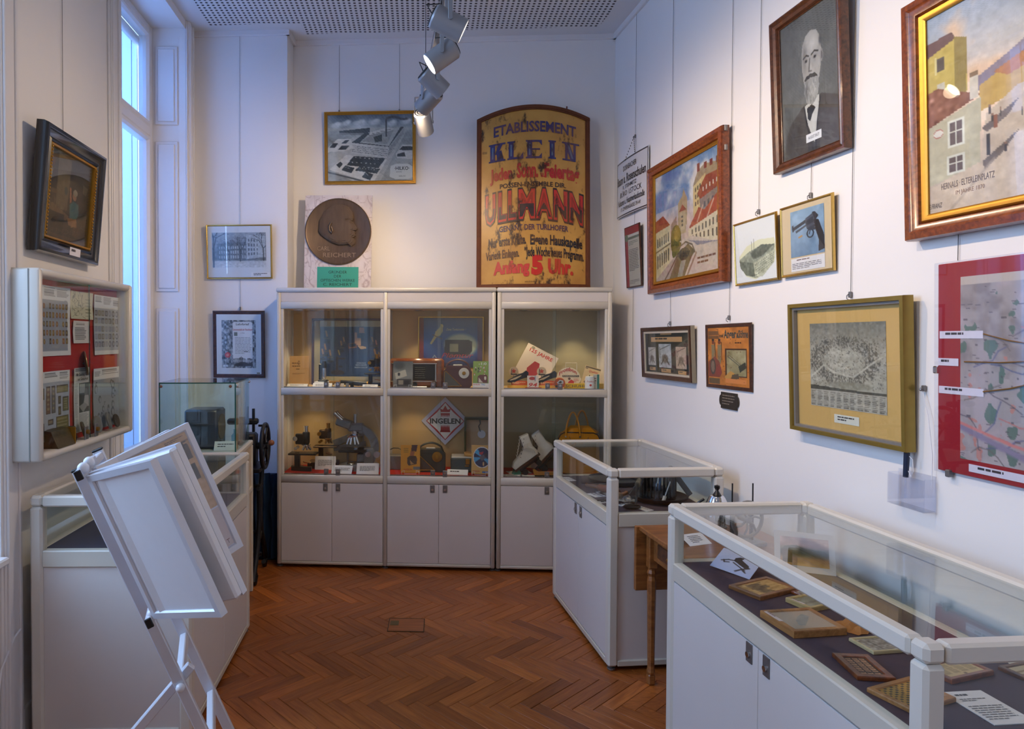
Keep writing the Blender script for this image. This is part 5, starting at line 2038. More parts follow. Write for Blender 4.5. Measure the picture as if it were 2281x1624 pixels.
hang_wire('thin wire and hook above the apprentice certificate', PW, -.345, HW, 1.86, 1.868)
hang_wire('thin wire holding the black framed interior scene', LW, -1.955, HW, 2.54, None)
# spare hook on the right wall with a slack cord
t = thing('wall_hook', 'small loose hook with slack cord beside the red map', 'hook', wp(RW, 2.84, 1.485, .006), RW[3])
h = MB(); h.rbox(-.006, .006, -.008, .004, -.010, .010, .002); h.ball((0, -.012, -.004), .006, 8, 6); h.build('hook', M_grey, t)
MB().tube([(0, -.006, -.008), (.03, -.01, -.10), (.05, -.012, -.22), (.045, -.008, -.33)], .0012, 6).build('cord', M_white, t)
# acrylic holder with a pen
t = thing('acrylic_holder', 'clear acrylic wall box holding a reading rod, next to the red map', 'holder', wp(RW, 2.815, 1.075, .004), RW[3])
hw = .078
for q in ((-hw, hw, -.045, -.042), (-hw, hw, -.003, 0)):
    MB().box(q[0], q[1], q[2], q[3], 0, .105 if q[2] < -.04 else .118).build('acrylic_wall', M_acryl, t)
for q in ((-hw, -hw + .003), (hw - .003, hw)):
    MB().box(q[0], q[1], -.042, -.003, 0, .108).build('acrylic_end', M_acryl, t)
MB().box(-hw, hw, -.045, 0, -.003, 0).build('acrylic_floor', M_acryl, t)
pn = thing('reading_rod', 'dark slim rod with clear tip standing in the acrylic wall box', 'rod', wp(RW, 2.80, 1.078, .025), RW[3])
MB().tube([(-.012, 0, .02), (-.006, -.004, .095)], .0035, 8).build('clear_tip', M_acryl, pn)
MB().cyl((-.006, -.004, .095), (.0, -.006, .18), .0085, .0095, 12).build('handle', M_radio, pn, 40)
MB().tube([(.0, -.004, .175), (.022, -.004, .16), (.026, -.004, .12), (.015, -.002, .10), (-.004, -.004, .13)], .0012, 6).build('cord', M_white, pn)

# ------------------------------------------------------------------ wall vitrine
VU, VZ, VW, VH, VD = -1.963, 1.152, .923, .771, .14
t = thing('wall_vitrine', 'shallow cream wall cabinet with glass front and red lining', 'showcase', wp(LW, VU, VZ, 0), LW[3])
fw = .032
MB().box(-VW / 2 + .006, VW / 2 - .006, -.070, -.002, .006, VH - .006).build('back_panel', M_red, t)
for q in ((-VW / 2, -VW / 2 + fw, -VD, 0, 0, VH), (VW / 2 - fw, VW / 2, -VD, 0, 0, VH)):
    MB().rbox(*q, .010).build('side_frame', M_cream2, t, 50)
for q in ((-VW / 2 + fw, VW / 2 - fw, -VD, 0, 0, fw), (-VW / 2 + fw, VW / 2 - fw, -VD, 0, VH - fw, VH)):
    MB().rbox(*q, .010).build('rail', M_cream2, t, 50)
MB().box(-VW / 2 - .001, -VW / 2 + .001, -.10, -.095, .004, VH - .004).build('profile_groove', mat('groove', (120, 116, 108), .6), t)
MB().box(-VW / 2 + fw, .015, -VD + .022, -VD + .026, fw, VH - fw).build('glass_door', M_glass, t)
MB().box(-.015, VW / 2 - fw, -VD + .014, -VD + .018, fw, VH - fw).build('glass_door', M_glass, t)
MB().box(.0150, .0156, -VD + .022, -VD + .026, fw, VH - fw).build('glass_edge', M_edge, t)
for s in (-1, 1):
    lk = MB().rbox(s * .05 - .017, s * .05 + .017, -VD + .008, -VD + .014, fw, fw + .06, .002).build('pane_lock', M_grey, t)
    MB().cyl((s * .05, -VD + .008, fw + .035), (s * .05, -VD - .002, fw + .035), .010, n=14).build('lock', M_brass, lk, 40)
VI = -.0715


def vput(name, label, cat, u, z, d=-VI, group=None):
    return thing(name, label, cat, wp(LW, VU + u, VZ + z, d), LW[3], group)


def sheet(label, quad, draw, nx=70, ny=90, curl=.006, cat='sheet', name='exhibit_sheet', extra=None):
    """paper pinned to the lining, slightly curled"""
    q = [uv(LW, *p, -VI) for p in quad]
    u = sum(p[0] for p in q) / 4 - VU
    w = (q[1][0] + q[2][0] - q[0][0] - q[3][0]) / 2
    z = (q[2][1] + q[3][1]) / 2 - VZ
    h = (q[0][1] + q[1][1]) / 2 - VZ - z
    s = vput(name, label, cat, u, z)
    c = Canvas(nx, ny, (226, 226, 226))
    draw(c)
    k = MB()
    k.canvas(c, -w / 2, w / 2, 0, h, 0, fn=lambda X, Z: -.003 - curl * ((X / (w / 2)) ** 2) * (.4 + .6 * np.abs(Z / h - .5) * 2))
    if extra:
        extra(k, w, h)
    k.build('paper', M_paper, s)
    return s


def textblock(c, x0, y0, x1, y1, n, col=(110, 110, 114)):
    r = np.random.default_rng(int(x0 * 977 + y0 * 131 + n))
    for j in range(n):
        yy = y0 + (y1 - y0) * j / n
        c.rect(x0, yy, x1 - r.uniform(0, .2) * (x1 - x0), yy + (y1 - y0) / n * .5, col, .8)


def dr_gold(c):
    textblock(c, .08, .03, .50, .16, 6); textblock(c, .54, .04, .94, .16, 6)
    c.rect(.0, .20, .90, .93, (150, 156, 168)).ell(.84, .24, .08, .05, (150, 156, 168))
    r = np.random.default_rng(4)
    for j in range(5):
        for q in range(8):
            x, yy = .08 + q * .11 + .02 * (q > 3), .29 + j * .125
            if r.uniform() > .1:
                col = [(120, 96, 58), (146, 112, 60), (96, 76, 60), (150, 96, 60)][r.integers(4)]
                if r.uniform() > .5:
                    c.ell(x, yy, .038, .04, col).ell(x, yy, .018, .02, (170, 150, 110))
                else:
                    c.rect(x - .036, yy - .04, x + .036, yy + .04, col).rect(x - .016, yy - .02, x + .016, yy + .02, (160, 140, 96))


def dr_silver(c):
    textblock(c, .04, .03, .30, .13, 6); textblock(c, .36, .03, .64, .15, 7); textblock(c, .70, .06, .94, .17, 5)
    c.rect(.0, .22, .94, .93, (176, 180, 188))
    r = np.random.default_rng(6)
    for j in range(5):
        for q in range(7):
            x, yy = .08 + q * .125, .30 + j * .13
            col = [(116, 118, 132), (98, 100, 110), (132, 126, 110), (140, 146, 166)][r.integers(4)]
            if q > 3 and r.uniform() > .3:
                c.ell(x, yy, .045, .055, col).ell(x, yy, .025, .03, (170, 172, 180))
            else:
                c.rect(x - .048, yy - .045, x + .048, yy + .045, col)
                c.rect(x - .02, yy - .03, x + .02, yy + .03, (160, 162, 170))


def dr_plates(c):
    textblock(c, .1, .03, .6, .10, 3); textblock(c, .66, .03, .95, .14, 5)
    c.rect(0, .16, 1, 1, (172, 178, 188))
    for (x0, y0, x1, y1, col) in ((.02, .24, .10, .40, (112, 98, 70)), (.16, .22, .32, .62, (122, 92, 78)), (.36, .22, .50, .62, (112, 112, 112)), (.54, .22, .95, .34, (130, 122, 78)),
                                  (.60, .38, .70, .50, (110, 100, 76)), (.60, .54, .70, .66, (110, 100, 76)), (.76, .40, .97, .62, (116, 112, 72)), (.22, .70, .42, .78, (128, 112, 100)),
                                  (.52, .68, .96, .98, (122, 112, 58)), (.16, .84, .46, .99, (70, 76, 92)), (.0, .74, .08, .99, (96, 88, 80))):
        c.rect(x0, y0, x1, y1, (84, 72, 66)).rect(x0 + .02, y0 + .015, x1 - .02, y1 - .015, col)
        textblock(c, x0 + .04, y0 + .03, x1 - .03, y1 - .02, 5, (160, 150, 112))
    c.rect(.19, .86, .43, .97, (206, 206, 206)).ell(.31, .915, .08, .03, (176, 120, 90))


def dr_article(c):
    c.a[:] = (214, 212, 208)
    textblock(c, .1, .02, .9, .07, 2)
    textblock(c, .06, .24, .30, .98, 46, (130, 130, 130)); textblock(c, .36, .72, .94, .98, 16, (130, 130, 130))
    c.rect(.36, .24, .97, .70, (70, 70, 74)).rect(.40, .26, .74, .40, (150, 150, 152))
    c.ell(.80, .40, .10, .07, (110, 106, 104)).poly([(.62, .62), (.72, .44), (.94, .44), (.96, .62)], (176, 172, 170)).poly([(.36, .60), (.70, .55), (.90, .60), (.62, .70)], (150, 148, 144))


def dr_ovals(c):
    textblock(c, .05, .04, .28, .16, 6); textblock(c, .34, .03, .95, .12, 5)
    c.rect(0, .19, .97, 1, (152, 156, 164))
    r = np.random.default_rng(9)
    for q in range(26):
        x, yy, s = r.uniform(.06, .92), r.uniform(.25, .96), r.uniform(.5, 1.3)
        c.ell(x, yy, .05 * s, .06 * s, (96, 98, 106)).ell(x + .01, yy + .01, .03 * s, .04 * s, (170, 172, 180), .8)


def dr_draw(c):
    c.a[:] = (214, 208, 180)
    r = np.random.default_rng(2)
    for q in range(70):
        x, yy = r.uniform(.08, .56), r.uniform(.10, .92)
        c.line([(x, yy), (x + r.normal() * .06, yy + r.normal() * .10)], (92, 90, 82), .012, .7)
    for j in range(6):
        textblock(c, .68, .26 + j * .12, .92, .31 + j * .12, 1, (120, 116, 104))


def dr_note(c):
    c.a[:] = (222, 216, 214)
    textblock(c, .2, .10, .8, .20, 2, (90, 88, 90)); textblock(c, .15, .30, .85, .86, 9, (90, 88, 90))


sheet('exhibit sheet with rows of gold clasps and badges in the wall vitrine', [(90, 632), (152, 645), (154, 792), (90, 793)], dr_gold, nx=90, ny=110)
sheet('yellowed sheet with a line drawing in the wall vitrine', [(153, 646), (203, 654), (204, 712), (154, 710)], dr_draw, nx=60, ny=60)
sheet('small white note pinned under the line drawing in the wall vitrine', [(161, 713), (197, 717), (196, 765), (158, 764)], dr_note, nx=50, ny=60)
sheet('exhibit sheet with rows of silver clasps in the wall vitrine', [(208, 656), (271, 665), (264, 788), (205, 791)], dr_silver, nx=90, ny=110)
sheet('exhibit sheet with engraved plates in the wall vitrine', [(90, 828), (150, 825), (153, 971), (90, 982)], dr_plates, nx=90, ny=110)


def head(k, w, h):
    k.text('Mit Geschick, Gefühl', 0, h * .875, w * .82, h * .045, -.012, (50, 50, 54), bold=.03)
    k.text('und Genauigkeit', 0, h * .805, w * .66, h * .045, -.012, (50, 50, 54), bold=.03)


sheet('newspaper clipping with a photo under a dark headline in the wall vitrine', [(160, 820), (196, 818), (197, 955), (163, 968)], dr_article, nx=60, ny=120, extra=head)
sheet('exhibit sheet with oval medallions in the wall vitrine', [(204, 821), (263, 817), (265, 945), (206, 955)], dr_ovals, nx=80, ny=90)
t = vput('metal_disc', 'round polished brass disc standing in front of the red lining', 'disc', .045, .335, .078)
MB().lathe([(0, 0), (.05, .002), (.058, .006), (.056, .010), (0, .006)], 28, Matrix.Translation((0, 0, .04)) @ Matrix.Rotation(PI / 2 - .15, 4, 'X') @ Matrix.Rotation(.5, 4, 'Y')).build('disc', mat('pale_brass', (150, 130, 90), .3, .8), t, 40)
MB().cyl((0, -.004, .04), (0, .006, .04), .004, n=6).build('peg', M_wire, t)
for j, (u, w_, h_, a, nm) in enumerate(((-.02, .05, .075, .3, 'pair of small dark oval dies leaning low in the wall vitrine'), (.13, .055, .085, -.2, 'tall grey oval plaquette leaning low in the wall vitrine'), (.25, .06, .09, .2, 'pale round plaquette leaning at the far end of the wall vitrine'), (.34, .05, .07, -.1, 'little dull plaquette leaning by the vitrine end post'))):
    t = vput('plaquette', nm, 'plaquette', u, fw, .097)
    MB().lathe([(0, 0), (.48, 0), (.5, .06), (.46, .10), (.3, .06), (0, .09)], 24, Matrix.Translation((0, 0, h_ / 2 + .003)) @ Matrix.Rotation(a, 4, 'Z') @ Matrix.Rotation(PI / 2 - .25, 4, 'X') @ Matrix.Diagonal((w_, h_, .1, 1))).build('medal', (M_bronze, M_mgrey, M_mgrey, M_bronze)[j], t, 40)
t = vput('engraved_block', 'low brass block with rows of punched signs in the wall vitrine', 'block', -.24, fw, .105)
MB().add([(-.075, -.03, 0), (.075, -.03, 0), (.075, .03, 0), (-.075, .03, 0), (-.075, .0, .07), (.075, .0, .07), (.075, .03, .075), (-.075, .03, .075)], [(0, 1, 5, 4), (4, 5, 6, 7), (2, 3, 7, 6), (0, 4, 7, 3), (1, 2, 6, 5), (0, 3, 2, 1)]).build('wedge', mat('engraved_brass', (96, 84, 60), .45, .6, var=.4, scale=90), t)
MB().rbox(.075, .079, -.03, .03, 0, .072, .001).build('bright_edge', M_gold, t)
t = vput('steel_punch', 'short dark steel punch lying in the wall vitrine', 'punch', -.12, fw, .097)
MB().lathe([(.018, 0), (.022, .02), (.016, .05), (.020, .062), (.012, .07)], 14).build('punch', M_iron, t, 40)

# ------------------------------------------------------------------ white flip stand
E0 = Vector((-1.021, 2.003, 1.256))
run = Vector((.955, .296, 0)); cbv = Vector((-.296, .955, 0)); axv = Vector((.365, .113, -.924)); nrv = Vector((.882, .274, .382))
es = thing('flip_stand', 'white metal flip display stand with fanned panels in the aisle', 'display stand', (0, 0, 0))
SW_ = .36


def EP(s, c, n=0.):
    return E0 + axv * s + cbv * c + nrv * n


Ls = 1.256 / .924
for c_ in (0, SW_):
    MB().bar(EP(0, c_), EP(Ls - .008, c_), .024, .034, .003, up=tuple(nrv)).build('main_leg', M_alu, es)
    MB().bar(EP(-.006, c_), EP(.002, c_), .025, .035, .002, up=tuple(nrv)).build('end_cap', M_blackp, es)
for s in (.02, .49, .74, .98):
    MB().bar(EP(s, .012), EP(s, SW_ - .012), .026, .024, .003, up=tuple(nrv)).build('cross_bar', M_alu, es)
# rear strut
pv = EP(.74, .035)
ft = pv - run * .50
ft.z = .012
MB().bar(pv + (pv - ft).normalized() * .05, ft, .022, .03, .003, up=(0, 0, 1)).build('rear_strut', M_alu, es)
MB().ball(tuple(EP(.745, -.018)), .014, 12, 8).build('pivot_knob', M_white, es, 60)
# hinge arms carrying the panels
for s in (.0, .47):
    MB().bar(EP(s + .0, -.15, .03), EP(s + .0, .10, .03), .028, .018, .003, up=tuple(nrv)).build('hinge_arm', M_alu, es)
    MB().bar(EP(s, -.157, .03), EP(s, -.15, .03), .029, .019, .002, up=tuple(nrv)).build('end_cap', M_blackp, es)
    for c_ in (-.127, -.033):
        MB().ball(tuple(EP(s - .012, c_, .043)), .016, 14, 10).build('hinge_knob', M_white, es, 60)


def wing(c0, ang, ww, hh, face=None, thick=.022, deep=0., nm='panel', dz=0.):
    """picture panel hinged on the arm, turned by ang"""
    H = EP(.012 + dz, c0, .043)
    d = -cbv * math.cos(ang) + nrv * math.sin(ang)
    n = (-axv).cross(d).normalized()
    # local frame: x along panel, y normal, z up along the axis
    M = Matrix(((d[0], n[0], -axv[0], H[0]), (d[1], n[1], -axv[1], H[1]), (d[2], n[2], -axv[2], H[2]), (0, 0, 0, 1)))
    fr2 = MB()
    ring(fr2, [(0, -thick / 2), (.018, -thick / 2), (.022, -thick / 2 + .005), (.022, thick / 2 - .005), (.018, thick / 2), (0, thick / 2)], .012, ww, -hh, 0)
    o = fr2.build(nm + '_frame', M_alu, es)
    o.matrix_basis = M
    s = MB().box(.03, ww - .018, -.004 - deep, .004, -hh + .018, -.018).build(nm + '_board', M_white, o)
    return o


wing(-.127, .70, .325, .455)
o = wing(-.103, .94, .335, .455, dz=-.003)
MB().rbox(.06, .34, -.042, -.012, -.45, -.004, .006).build('slipcase', M_white, o)
wing(-.06, 2.35, .30, .44, dz=-.004)
o = wing(-.033, 2.075, .32, .455, dz=-.004)
# newspaper behind the far panel's cover
c = Canvas(90, 130, (206, 168, 120))
c.rect(.0, .10, 1, .12, (120, 96, 76), .5)
c.rect(.70, .16, .96, .34, (96, 84, 72)).rect(.72, .40, .95, .60, (84, 76, 68)).rect(.06, .20, .40, .48, (150, 122, 92))
textblock(c, .06, .16, .62, .58, 26, (140, 112, 84))
c.noise(20, 7, 2, 2)
k = MB()
M_f = Matrix.Scale(-1, 4, (1, 0, 0))
k.canvas(c, .04, .30, -.29, -.02, -.0055)
k.text('DER EISLAUF', .17, -.075, .235, .026, -.0062, (70, 56, 48), bold=.02)
k.lines(.05, .16, -.036, -.043, 1, (110, 88, 70), -.0062)
k.lines(.22, .29, -.030, -.040, 2, (110, 88, 70), -.0062)
k.build('newspaper', M_paper, o)
k = MB()
k.rect(.04, .30, -.43, -.295, -.0055, (222, 202, 190))
for j in range(9):
    x, z = rng.uniform(.08, .28), rng.uniform(-.42, -.31)
    k.rect(x, x + .012, z, z + .0025, -.006, (150, 90, 80)); k.rect(x + .004, x + .006, z - .012, z, -.006, (120, 90, 84))
k.build('sketch_sheet', M_paper, o)
MB().box(.03, .302, -.0095, -.0085, -.435, -.018).build('cover_sheet', M_acryl, o)

# white cable by the counter
t = thing('power_cable', 'white power cable hanging down beside the window counter', 'cable', (-1.60, 2.66, 0))
MB().tube([(-.005, .03, .48), (-.012, .0, .46), (-.028, -.06, .36), (-.03, -.10, .18), (-.035, -.12, .03), (-.03, -.16, .006)], .004, 8).build('cable', M_white, t, 60)

# ------------------------------------------------------------------ cast-iron machine behind the plinth
im = thing('iron_machine', 'black cast iron bench machine with crank wheel on a scrolled stand', 'machine', (-1.12, 4.67, 0), .05)


def Ip(px, py, Y):
    p = at_y(px, py, Y) - Vector((-1.12, 4.60, 0))
    return Vector((p.x * math.cos(.05) + p.y * math.sin(.05), -p.x * math.sin(.05) + p.y * math.cos(.05), p.z))


def scroll(c, r, a0, turns, n=16, s=1):
    return [(c[0], c[1] + s * r * (1 - j / n * .75) * math.cos(a0 + turns * 2 * PI * j / n), c[2] + r * (1 - j / n * .75) * math.sin(a0 + turns * 2 * PI * j / n)) for j in range(n + 1)]


for (x, nm) in ((.0, 1), (-.36, 2)):
    # near foot and far foot of one cast side frame
    l = MB()
    l.tube([(x, -.08, .62), (x, -.02, .60), (x, .05, .64), (x, .07, .72), (x, .02, .76)], .014, 8)
    l.tube([(x, .07, .72), (x, .02, .60), (x, .0, .45), (x, .05, .30), (x, .16, .16), (x, .22, .05), (x, .17, .012), (x, .13, .05)], .017, 8)
    l.tube([(x, -.05, .62), (x, -.02, .45), (x, -.06, .30), (x, -.12, .18), (x, -.19, .10), (x, -.24, .04), (x, -.20, .012), (x, -.155, .05), (x, -.18, .07)], .017, 8)
    l.tube([(x, -.06, .30), (x, .0, .26), (x, .05, .30)], .012, 8)
    l.build('side_frame', M_iron, im, 60)
for zz in (.30, .62):
    MB().cyl((.0, .0, zz), (-.36, .0, zz), .012, n=10).build('tie_rod', M_iron, im, 40)
MB().rbox(-.42, .03, -.16, .14, .74, .77, .006).build('bed_plate', M_iron, im)
b_ = MB()
b_.rbox(-.16, -.02, -.07, .06, .77, .99, .015)
b_.cyl((-.12, 0, .99), (-.12, 0, 1.10), .03, .022, 16)
b_.rbox(-.22, -.01, -.03, .03, 1.05, 1.09, .01)
b_.cyl((-.04, -.02, 1.0), (-.04, -.02, 1.16), .010, n=10)
b_.cyl((-.01, .0, 1.04), (.05, .0, 1.04), .008, n=8)
b_.cyl((-.09, .03, 1.08), (-.09, .03, 1.17), .007, n=8)
b_.build('machine_head', M_iron, im, 40)
wh = MB()
wh.tube([(.035, .15 * math.cos(a), .90 + .15 * math.sin(a)) for a in np.linspace(0, 2 * PI, 33)[:-1]], .014, 8, True)
for a in np.linspace(0, 2 * PI, 7)[:-1]:
    wh.cyl((.035, 0, .90), (.035, .15 * math.cos(a), .90 + .15 * math.sin(a)), .009, .007, 8)
wh.cyl((-.02, 0, .90), (.055, 0, .90), .024, n=14)
wh.build('crank_wheel', M_iron, im, 40)
MB().cyl((.045, -.06, .93), (.075, -.06, .93), .006, n=8).build('crank_pin', M_iron, im)
MB().ball((.088, -.06, .93), .020, 12, 8, (1.1, 1, 1)).build('crank_knob', mat('worn_wood_knob', (130, 76, 46), .4), im, 60)
k = MB()
for j in range(9):
    k.tube([(-.34 + j * .04, -.10, .13), (-.32 + j * .04, -.02, .16), (-.34 + j * .04, .06, .13)], .006, 6)
k.rbox(-.36, -.0, -.115, -.095, .115, .14, .004)
k.rbox(-.36, -.0, .055, .075, .115, .14, .004)
k.build('treadle_grate', M_iron, im)
t = thing('draped_cloth', 'dark blue draped cloth over a box behind the iron machine', 'cloth', tuple(at_y(592, 1255, 4.99))[:2] + (0,), YB)
k = MB()
v, f = [], []
nxx, nzz = 26, 16
for jz in range(nzz):
    for jx in range(nxx):
        x = -.16 + .26 * jx / (nxx - 1)
        z = .03 + .62 * jz / (nzz - 1)
        y = -.035 + .022 * math.sin(jx * 1.1 + .4 * math.sin(jz * .9)) + .012 * math.sin(jz * .8 + jx * .5)
        v.append((x, y, z))
        
for jz in range(nzz - 1):
    for jx in range(nxx - 1):
        a = jz * nxx + jx
        f.append((a, a + 1, a + nxx + 1, a + nxx))
k.add(v, f)
k.build('drape', M_bluecl, t, 60)
MB().rbox(-.155, .095, -.005, .045, 0, .64, .01).build('box_under', M_bluecl, t)

# ------------------------------------------------------------------ things in the tall cabinets
UP, LO = ZC['m1'] + .0005, ZC['l0'] + .0025


def low(o, M):
    M = M @ o.matrix_basis
    z = 1e9
    if o.type == 'MESH':
        v = np.empty(len(o.data.vertices) * 3)
        o.data.vertices.foreach_get('co', v)
        v = v.reshape(-1, 3)
        A = np.array(M)
        z = float((v @ A[2, :3] + A[2, 3]).min())
    for c in o.children:
        z = min(z, low(c, M))
    return z


SETTLE = []


def settle(t, z):
    """lower or lift a finished thing until it rests on height z"""
    t.location.z += z - low(t, Matrix.Identity(4))


def inside(name, label, cat, u, z, d, rotz=0., group=None, rot=None):
    """u along the cabinets, d behind their front plane"""
    t = thing(name, label, cat, wp(CW, u, z, -d), CW[3] + rotz, group)
    if name not in ('diamond_sign', 'anniversary_sheet'):
        SETTLE.append((t, UP if z > 1.2 else LO))
    if rot:
        t.rotation_euler = (rot[0], rot[1], CW[3] + rot[2])
    return t


def leaning_frame(name, label, u, z, d, w, h, lean, prof, fm, cv, board=None, margin=0., tint=None):
    t = inside(name, label, 'picture', u, z, d, rot=(-lean, 0, 0))
    r = MB(); ring(r, prof + [(prof[-1][0], .016), (0, .016)], -w / 2, w / 2, 0, h); r.build('frame', fm, t, 35)
    i = prof[-1][0]
    if board:
        MB().rect(-w / 2 + i, w / 2 - i, i, h - i, .0095, board).build('mount_board', M_paper, t)
    k = MB()
    k.canvas(cv, -w / 2 + i + margin, w / 2 - i - margin, i + margin, h - i - margin, .009)
    k.build('print', M_gloss, t)
    MB().box(-w / 2 + i, w / 2 - i, .005, .0062, i, h - i).build('picture_glass', M_glass, t)
    MB().box(-w / 2 + .003, w / 2 - .003, .0105, .0155, .003, h - .003).build('back_board', M_darkwood, t)
    return t, k


def cv_micro():
    c = Canvas(130, 100).grad([(0, (44, 44, 60)), (.35, (52, 50, 76)), (.6, (50, 66, 106)), (1, (48, 66, 104))])
    for x in (.05, .35, .7):
        c.line([(x + .25, .45), (x - .1, 1)], (40, 48, 72), .006)
    for yy in (.58, .82):
        c.line([(0, yy), (1, yy)], (40, 48, 76), .006)
    br, dk = (176, 120, 66), (40, 36, 36)

    def mic(x, yy, s, col):
        c.line([(x, yy), (x + .02 * s, yy + .12 * s)], col, .035 * s).line([(x + .02 * s, yy + .12 * s), (x + .01 * s, yy + .2 * s)], dk, .03 * s)
        c.ell(x + .01 * s, yy + .21 * s, .05 * s, .03 * s, dk).line([(x - .03 * s, yy + .14 * s), (x + .05 * s, yy + .14 * s)], (96, 76, 56), .02 * s)
    for (x, yy, s, col) in ((.10, .10, 1, br), (.08, .36, 1, br), (.04, .46, .9, br), (.16, .48, 1, br), (.34, .30, .9, br), (.38, .22, .8, br), (.84, .22, .8, br), (.90, .28, .8, (190, 110, 96)), (.88, .46, 1, br), (.95, .52, .8, br)):
        mic(x, yy, s, col)
    c.line([(.25, .25), (.31, .50)], (60, 56, 56), .07).line([(.30, .48), (.32, .56)], (190, 160, 90), .025)
    c.line([(.28, .62), (.28, .90)], (66, 46, 40), .04).ell(.29, .92, .11, .05, (56, 40, 40)).line([(.28, .64), (.40, .64)], (72, 54, 48), .025).ell(.34, .80, .03, .02, (40, 40, 48))
    c.poly([(.46, .34), (.58, .32), (.60, .42), (.46, .44)], (150, 92, 60)).poly([(.47, .35), (.57, .33), (.585, .40), (.475, .41)], (36, 34, 36))
    c.poly([(.56, .12), (.60, .12), (.60, .34), (.56, .34)], (196, 144, 106)).poly([(.63, .02), (.71, .02), (.72, .13), (.63, .13)], (196, 144, 106)).poly([(.60, .14), (.73, .15), (.72, .22), (.60, .21)], (36, 34, 38)).poly([(.60, .23), (.66, .23), (.66, .38), (.59, .37)], (196, 150, 112)).poly([(.60, .38), (.74, .40), (.75, .44), (.66, .45)], (196, 158, 122))
    return c


t, _k = leaning_frame('framed_poster', 'dark framed poster of antique microscopes on blue, leaning in the cabinet', .475, UP, .335, .60, .505, .03, [(0, .004), (.002, 0), (.014, 0), (.018, .004)], M_darkwood, cv_micro(), (190, 174, 140), .045)
k = MB()
for (s_, z_, w_) in (('ÖSTERREICHISCHE', .16, .07), ('MIKROSKOPE', .145, .085), ('MIKROSKOP', .127, .10)):
    k.text(s_, .08, z_, w_, .011, .0084, (186, 190, 206), bold=.01)
k.build('poster_text', M_paper, t)


def cv_radio():
    c = Canvas(110, 100).grad([(0, (44, 74, 120)), (.35, (40, 96, 160)), (.7, (36, 70, 150)), (.85, (34, 44, 120)), (1, (28, 30, 60))])
    c.rect(0, 0, .07, 1, (120, 36, 44)).rect(.92, 0, 1, 1, (84, 44, 92))
    c.rect(.13, .06, .87, .9, (70, 120, 176), .25)
    c.ell(.66, .55, .30, .26, (206, 206, 170), .9, .25)
    c.poly([(.41, .44), (.78, .44), (.84, .48), (.84, .66), (.78, .76), (.46, .80), (.40, .70)], (40, 32, 36))
    c.rect(.48, .52, .62, .68, (140, 134, 110)).wins(((.48, .52), (.62, .52), (.62, .68), (.48, .68)), 8, 8, (110, 104, 86), .5, .5)
    for j in range(5):
        c.line([(.65, .52 + j * .04), (.80, .52 + j * .04)], (96, 110, 130), .006)
    c.ell(.51, .73, .025, .03, (70, 60, 64)).ell(.76, .72, .02, .025, (70, 60, 64))
    c.poly([(.32, .20), (.345, .13), (.38, .15), (.37, .28), (.33, .36), (.28, .38), (.20, .53), (.17, .52), (.24, .36), (.26, .28)], (206, 190, 128))
    c.ell(.355, .16, .022, .035, (214, 200, 130)).line([(.21, .34), (.36, .42)], (120, 84, 60), .012)
    c.line([(.20, .83), (.245, .75), (.29, .83)], (190, 196, 206), .012)
    return c


t, k_ = leaning_frame('framed_poster', 'gold framed blue advert of a canary and a table radio in the cabinet', 1.236, UP + .125, .335, .495, .395, .03, [(0, .004), (.001, 0), (.008, 0), (.010, .003)], M_goldl, cv_radio())
MB().rbox(-.18, .18, .0, .014, -.125, -.001, .003).build('support_block', M_inner, t)
k = MB()
k.text('Zwei Tonkünstler !', .04, .29, .15, .017, .0084, (206, 206, 150), shear=.3)
k.text('Plomtur', .05, .085, .24, .036, .0084, (206, 52, 70), shear=.35)
k.build('poster_text', M_paper, t)

# booklet
t = inside('old_booklet', 'worn brown paper booklet standing by the microscope poster', 'booklet', .112, UP, .20, rot=(-.12, 0, .08))
MB().rbox(-.072, .072, .0, .008, .001, .222, .002).build('pages', mat('old_paper', (178, 140, 92), .85, var=.1), t)
k = MB()
k.rect(-.072, .072, .001, .222, -.0006, (190, 150, 100))
for (w_, z_) in ((.02, .186), (.11, .172), (.02, .162), (.105, .150), (.045, .128)):
    k.lines(-w_ / 2, w_ / 2, z_, z_ - .008, 1, (96, 66, 40), -.001, .8)
k.lines(-.05, .05, .095, .080, 2, (140, 104, 66), -.001, .4)
k.build('cover', M_paper, t)


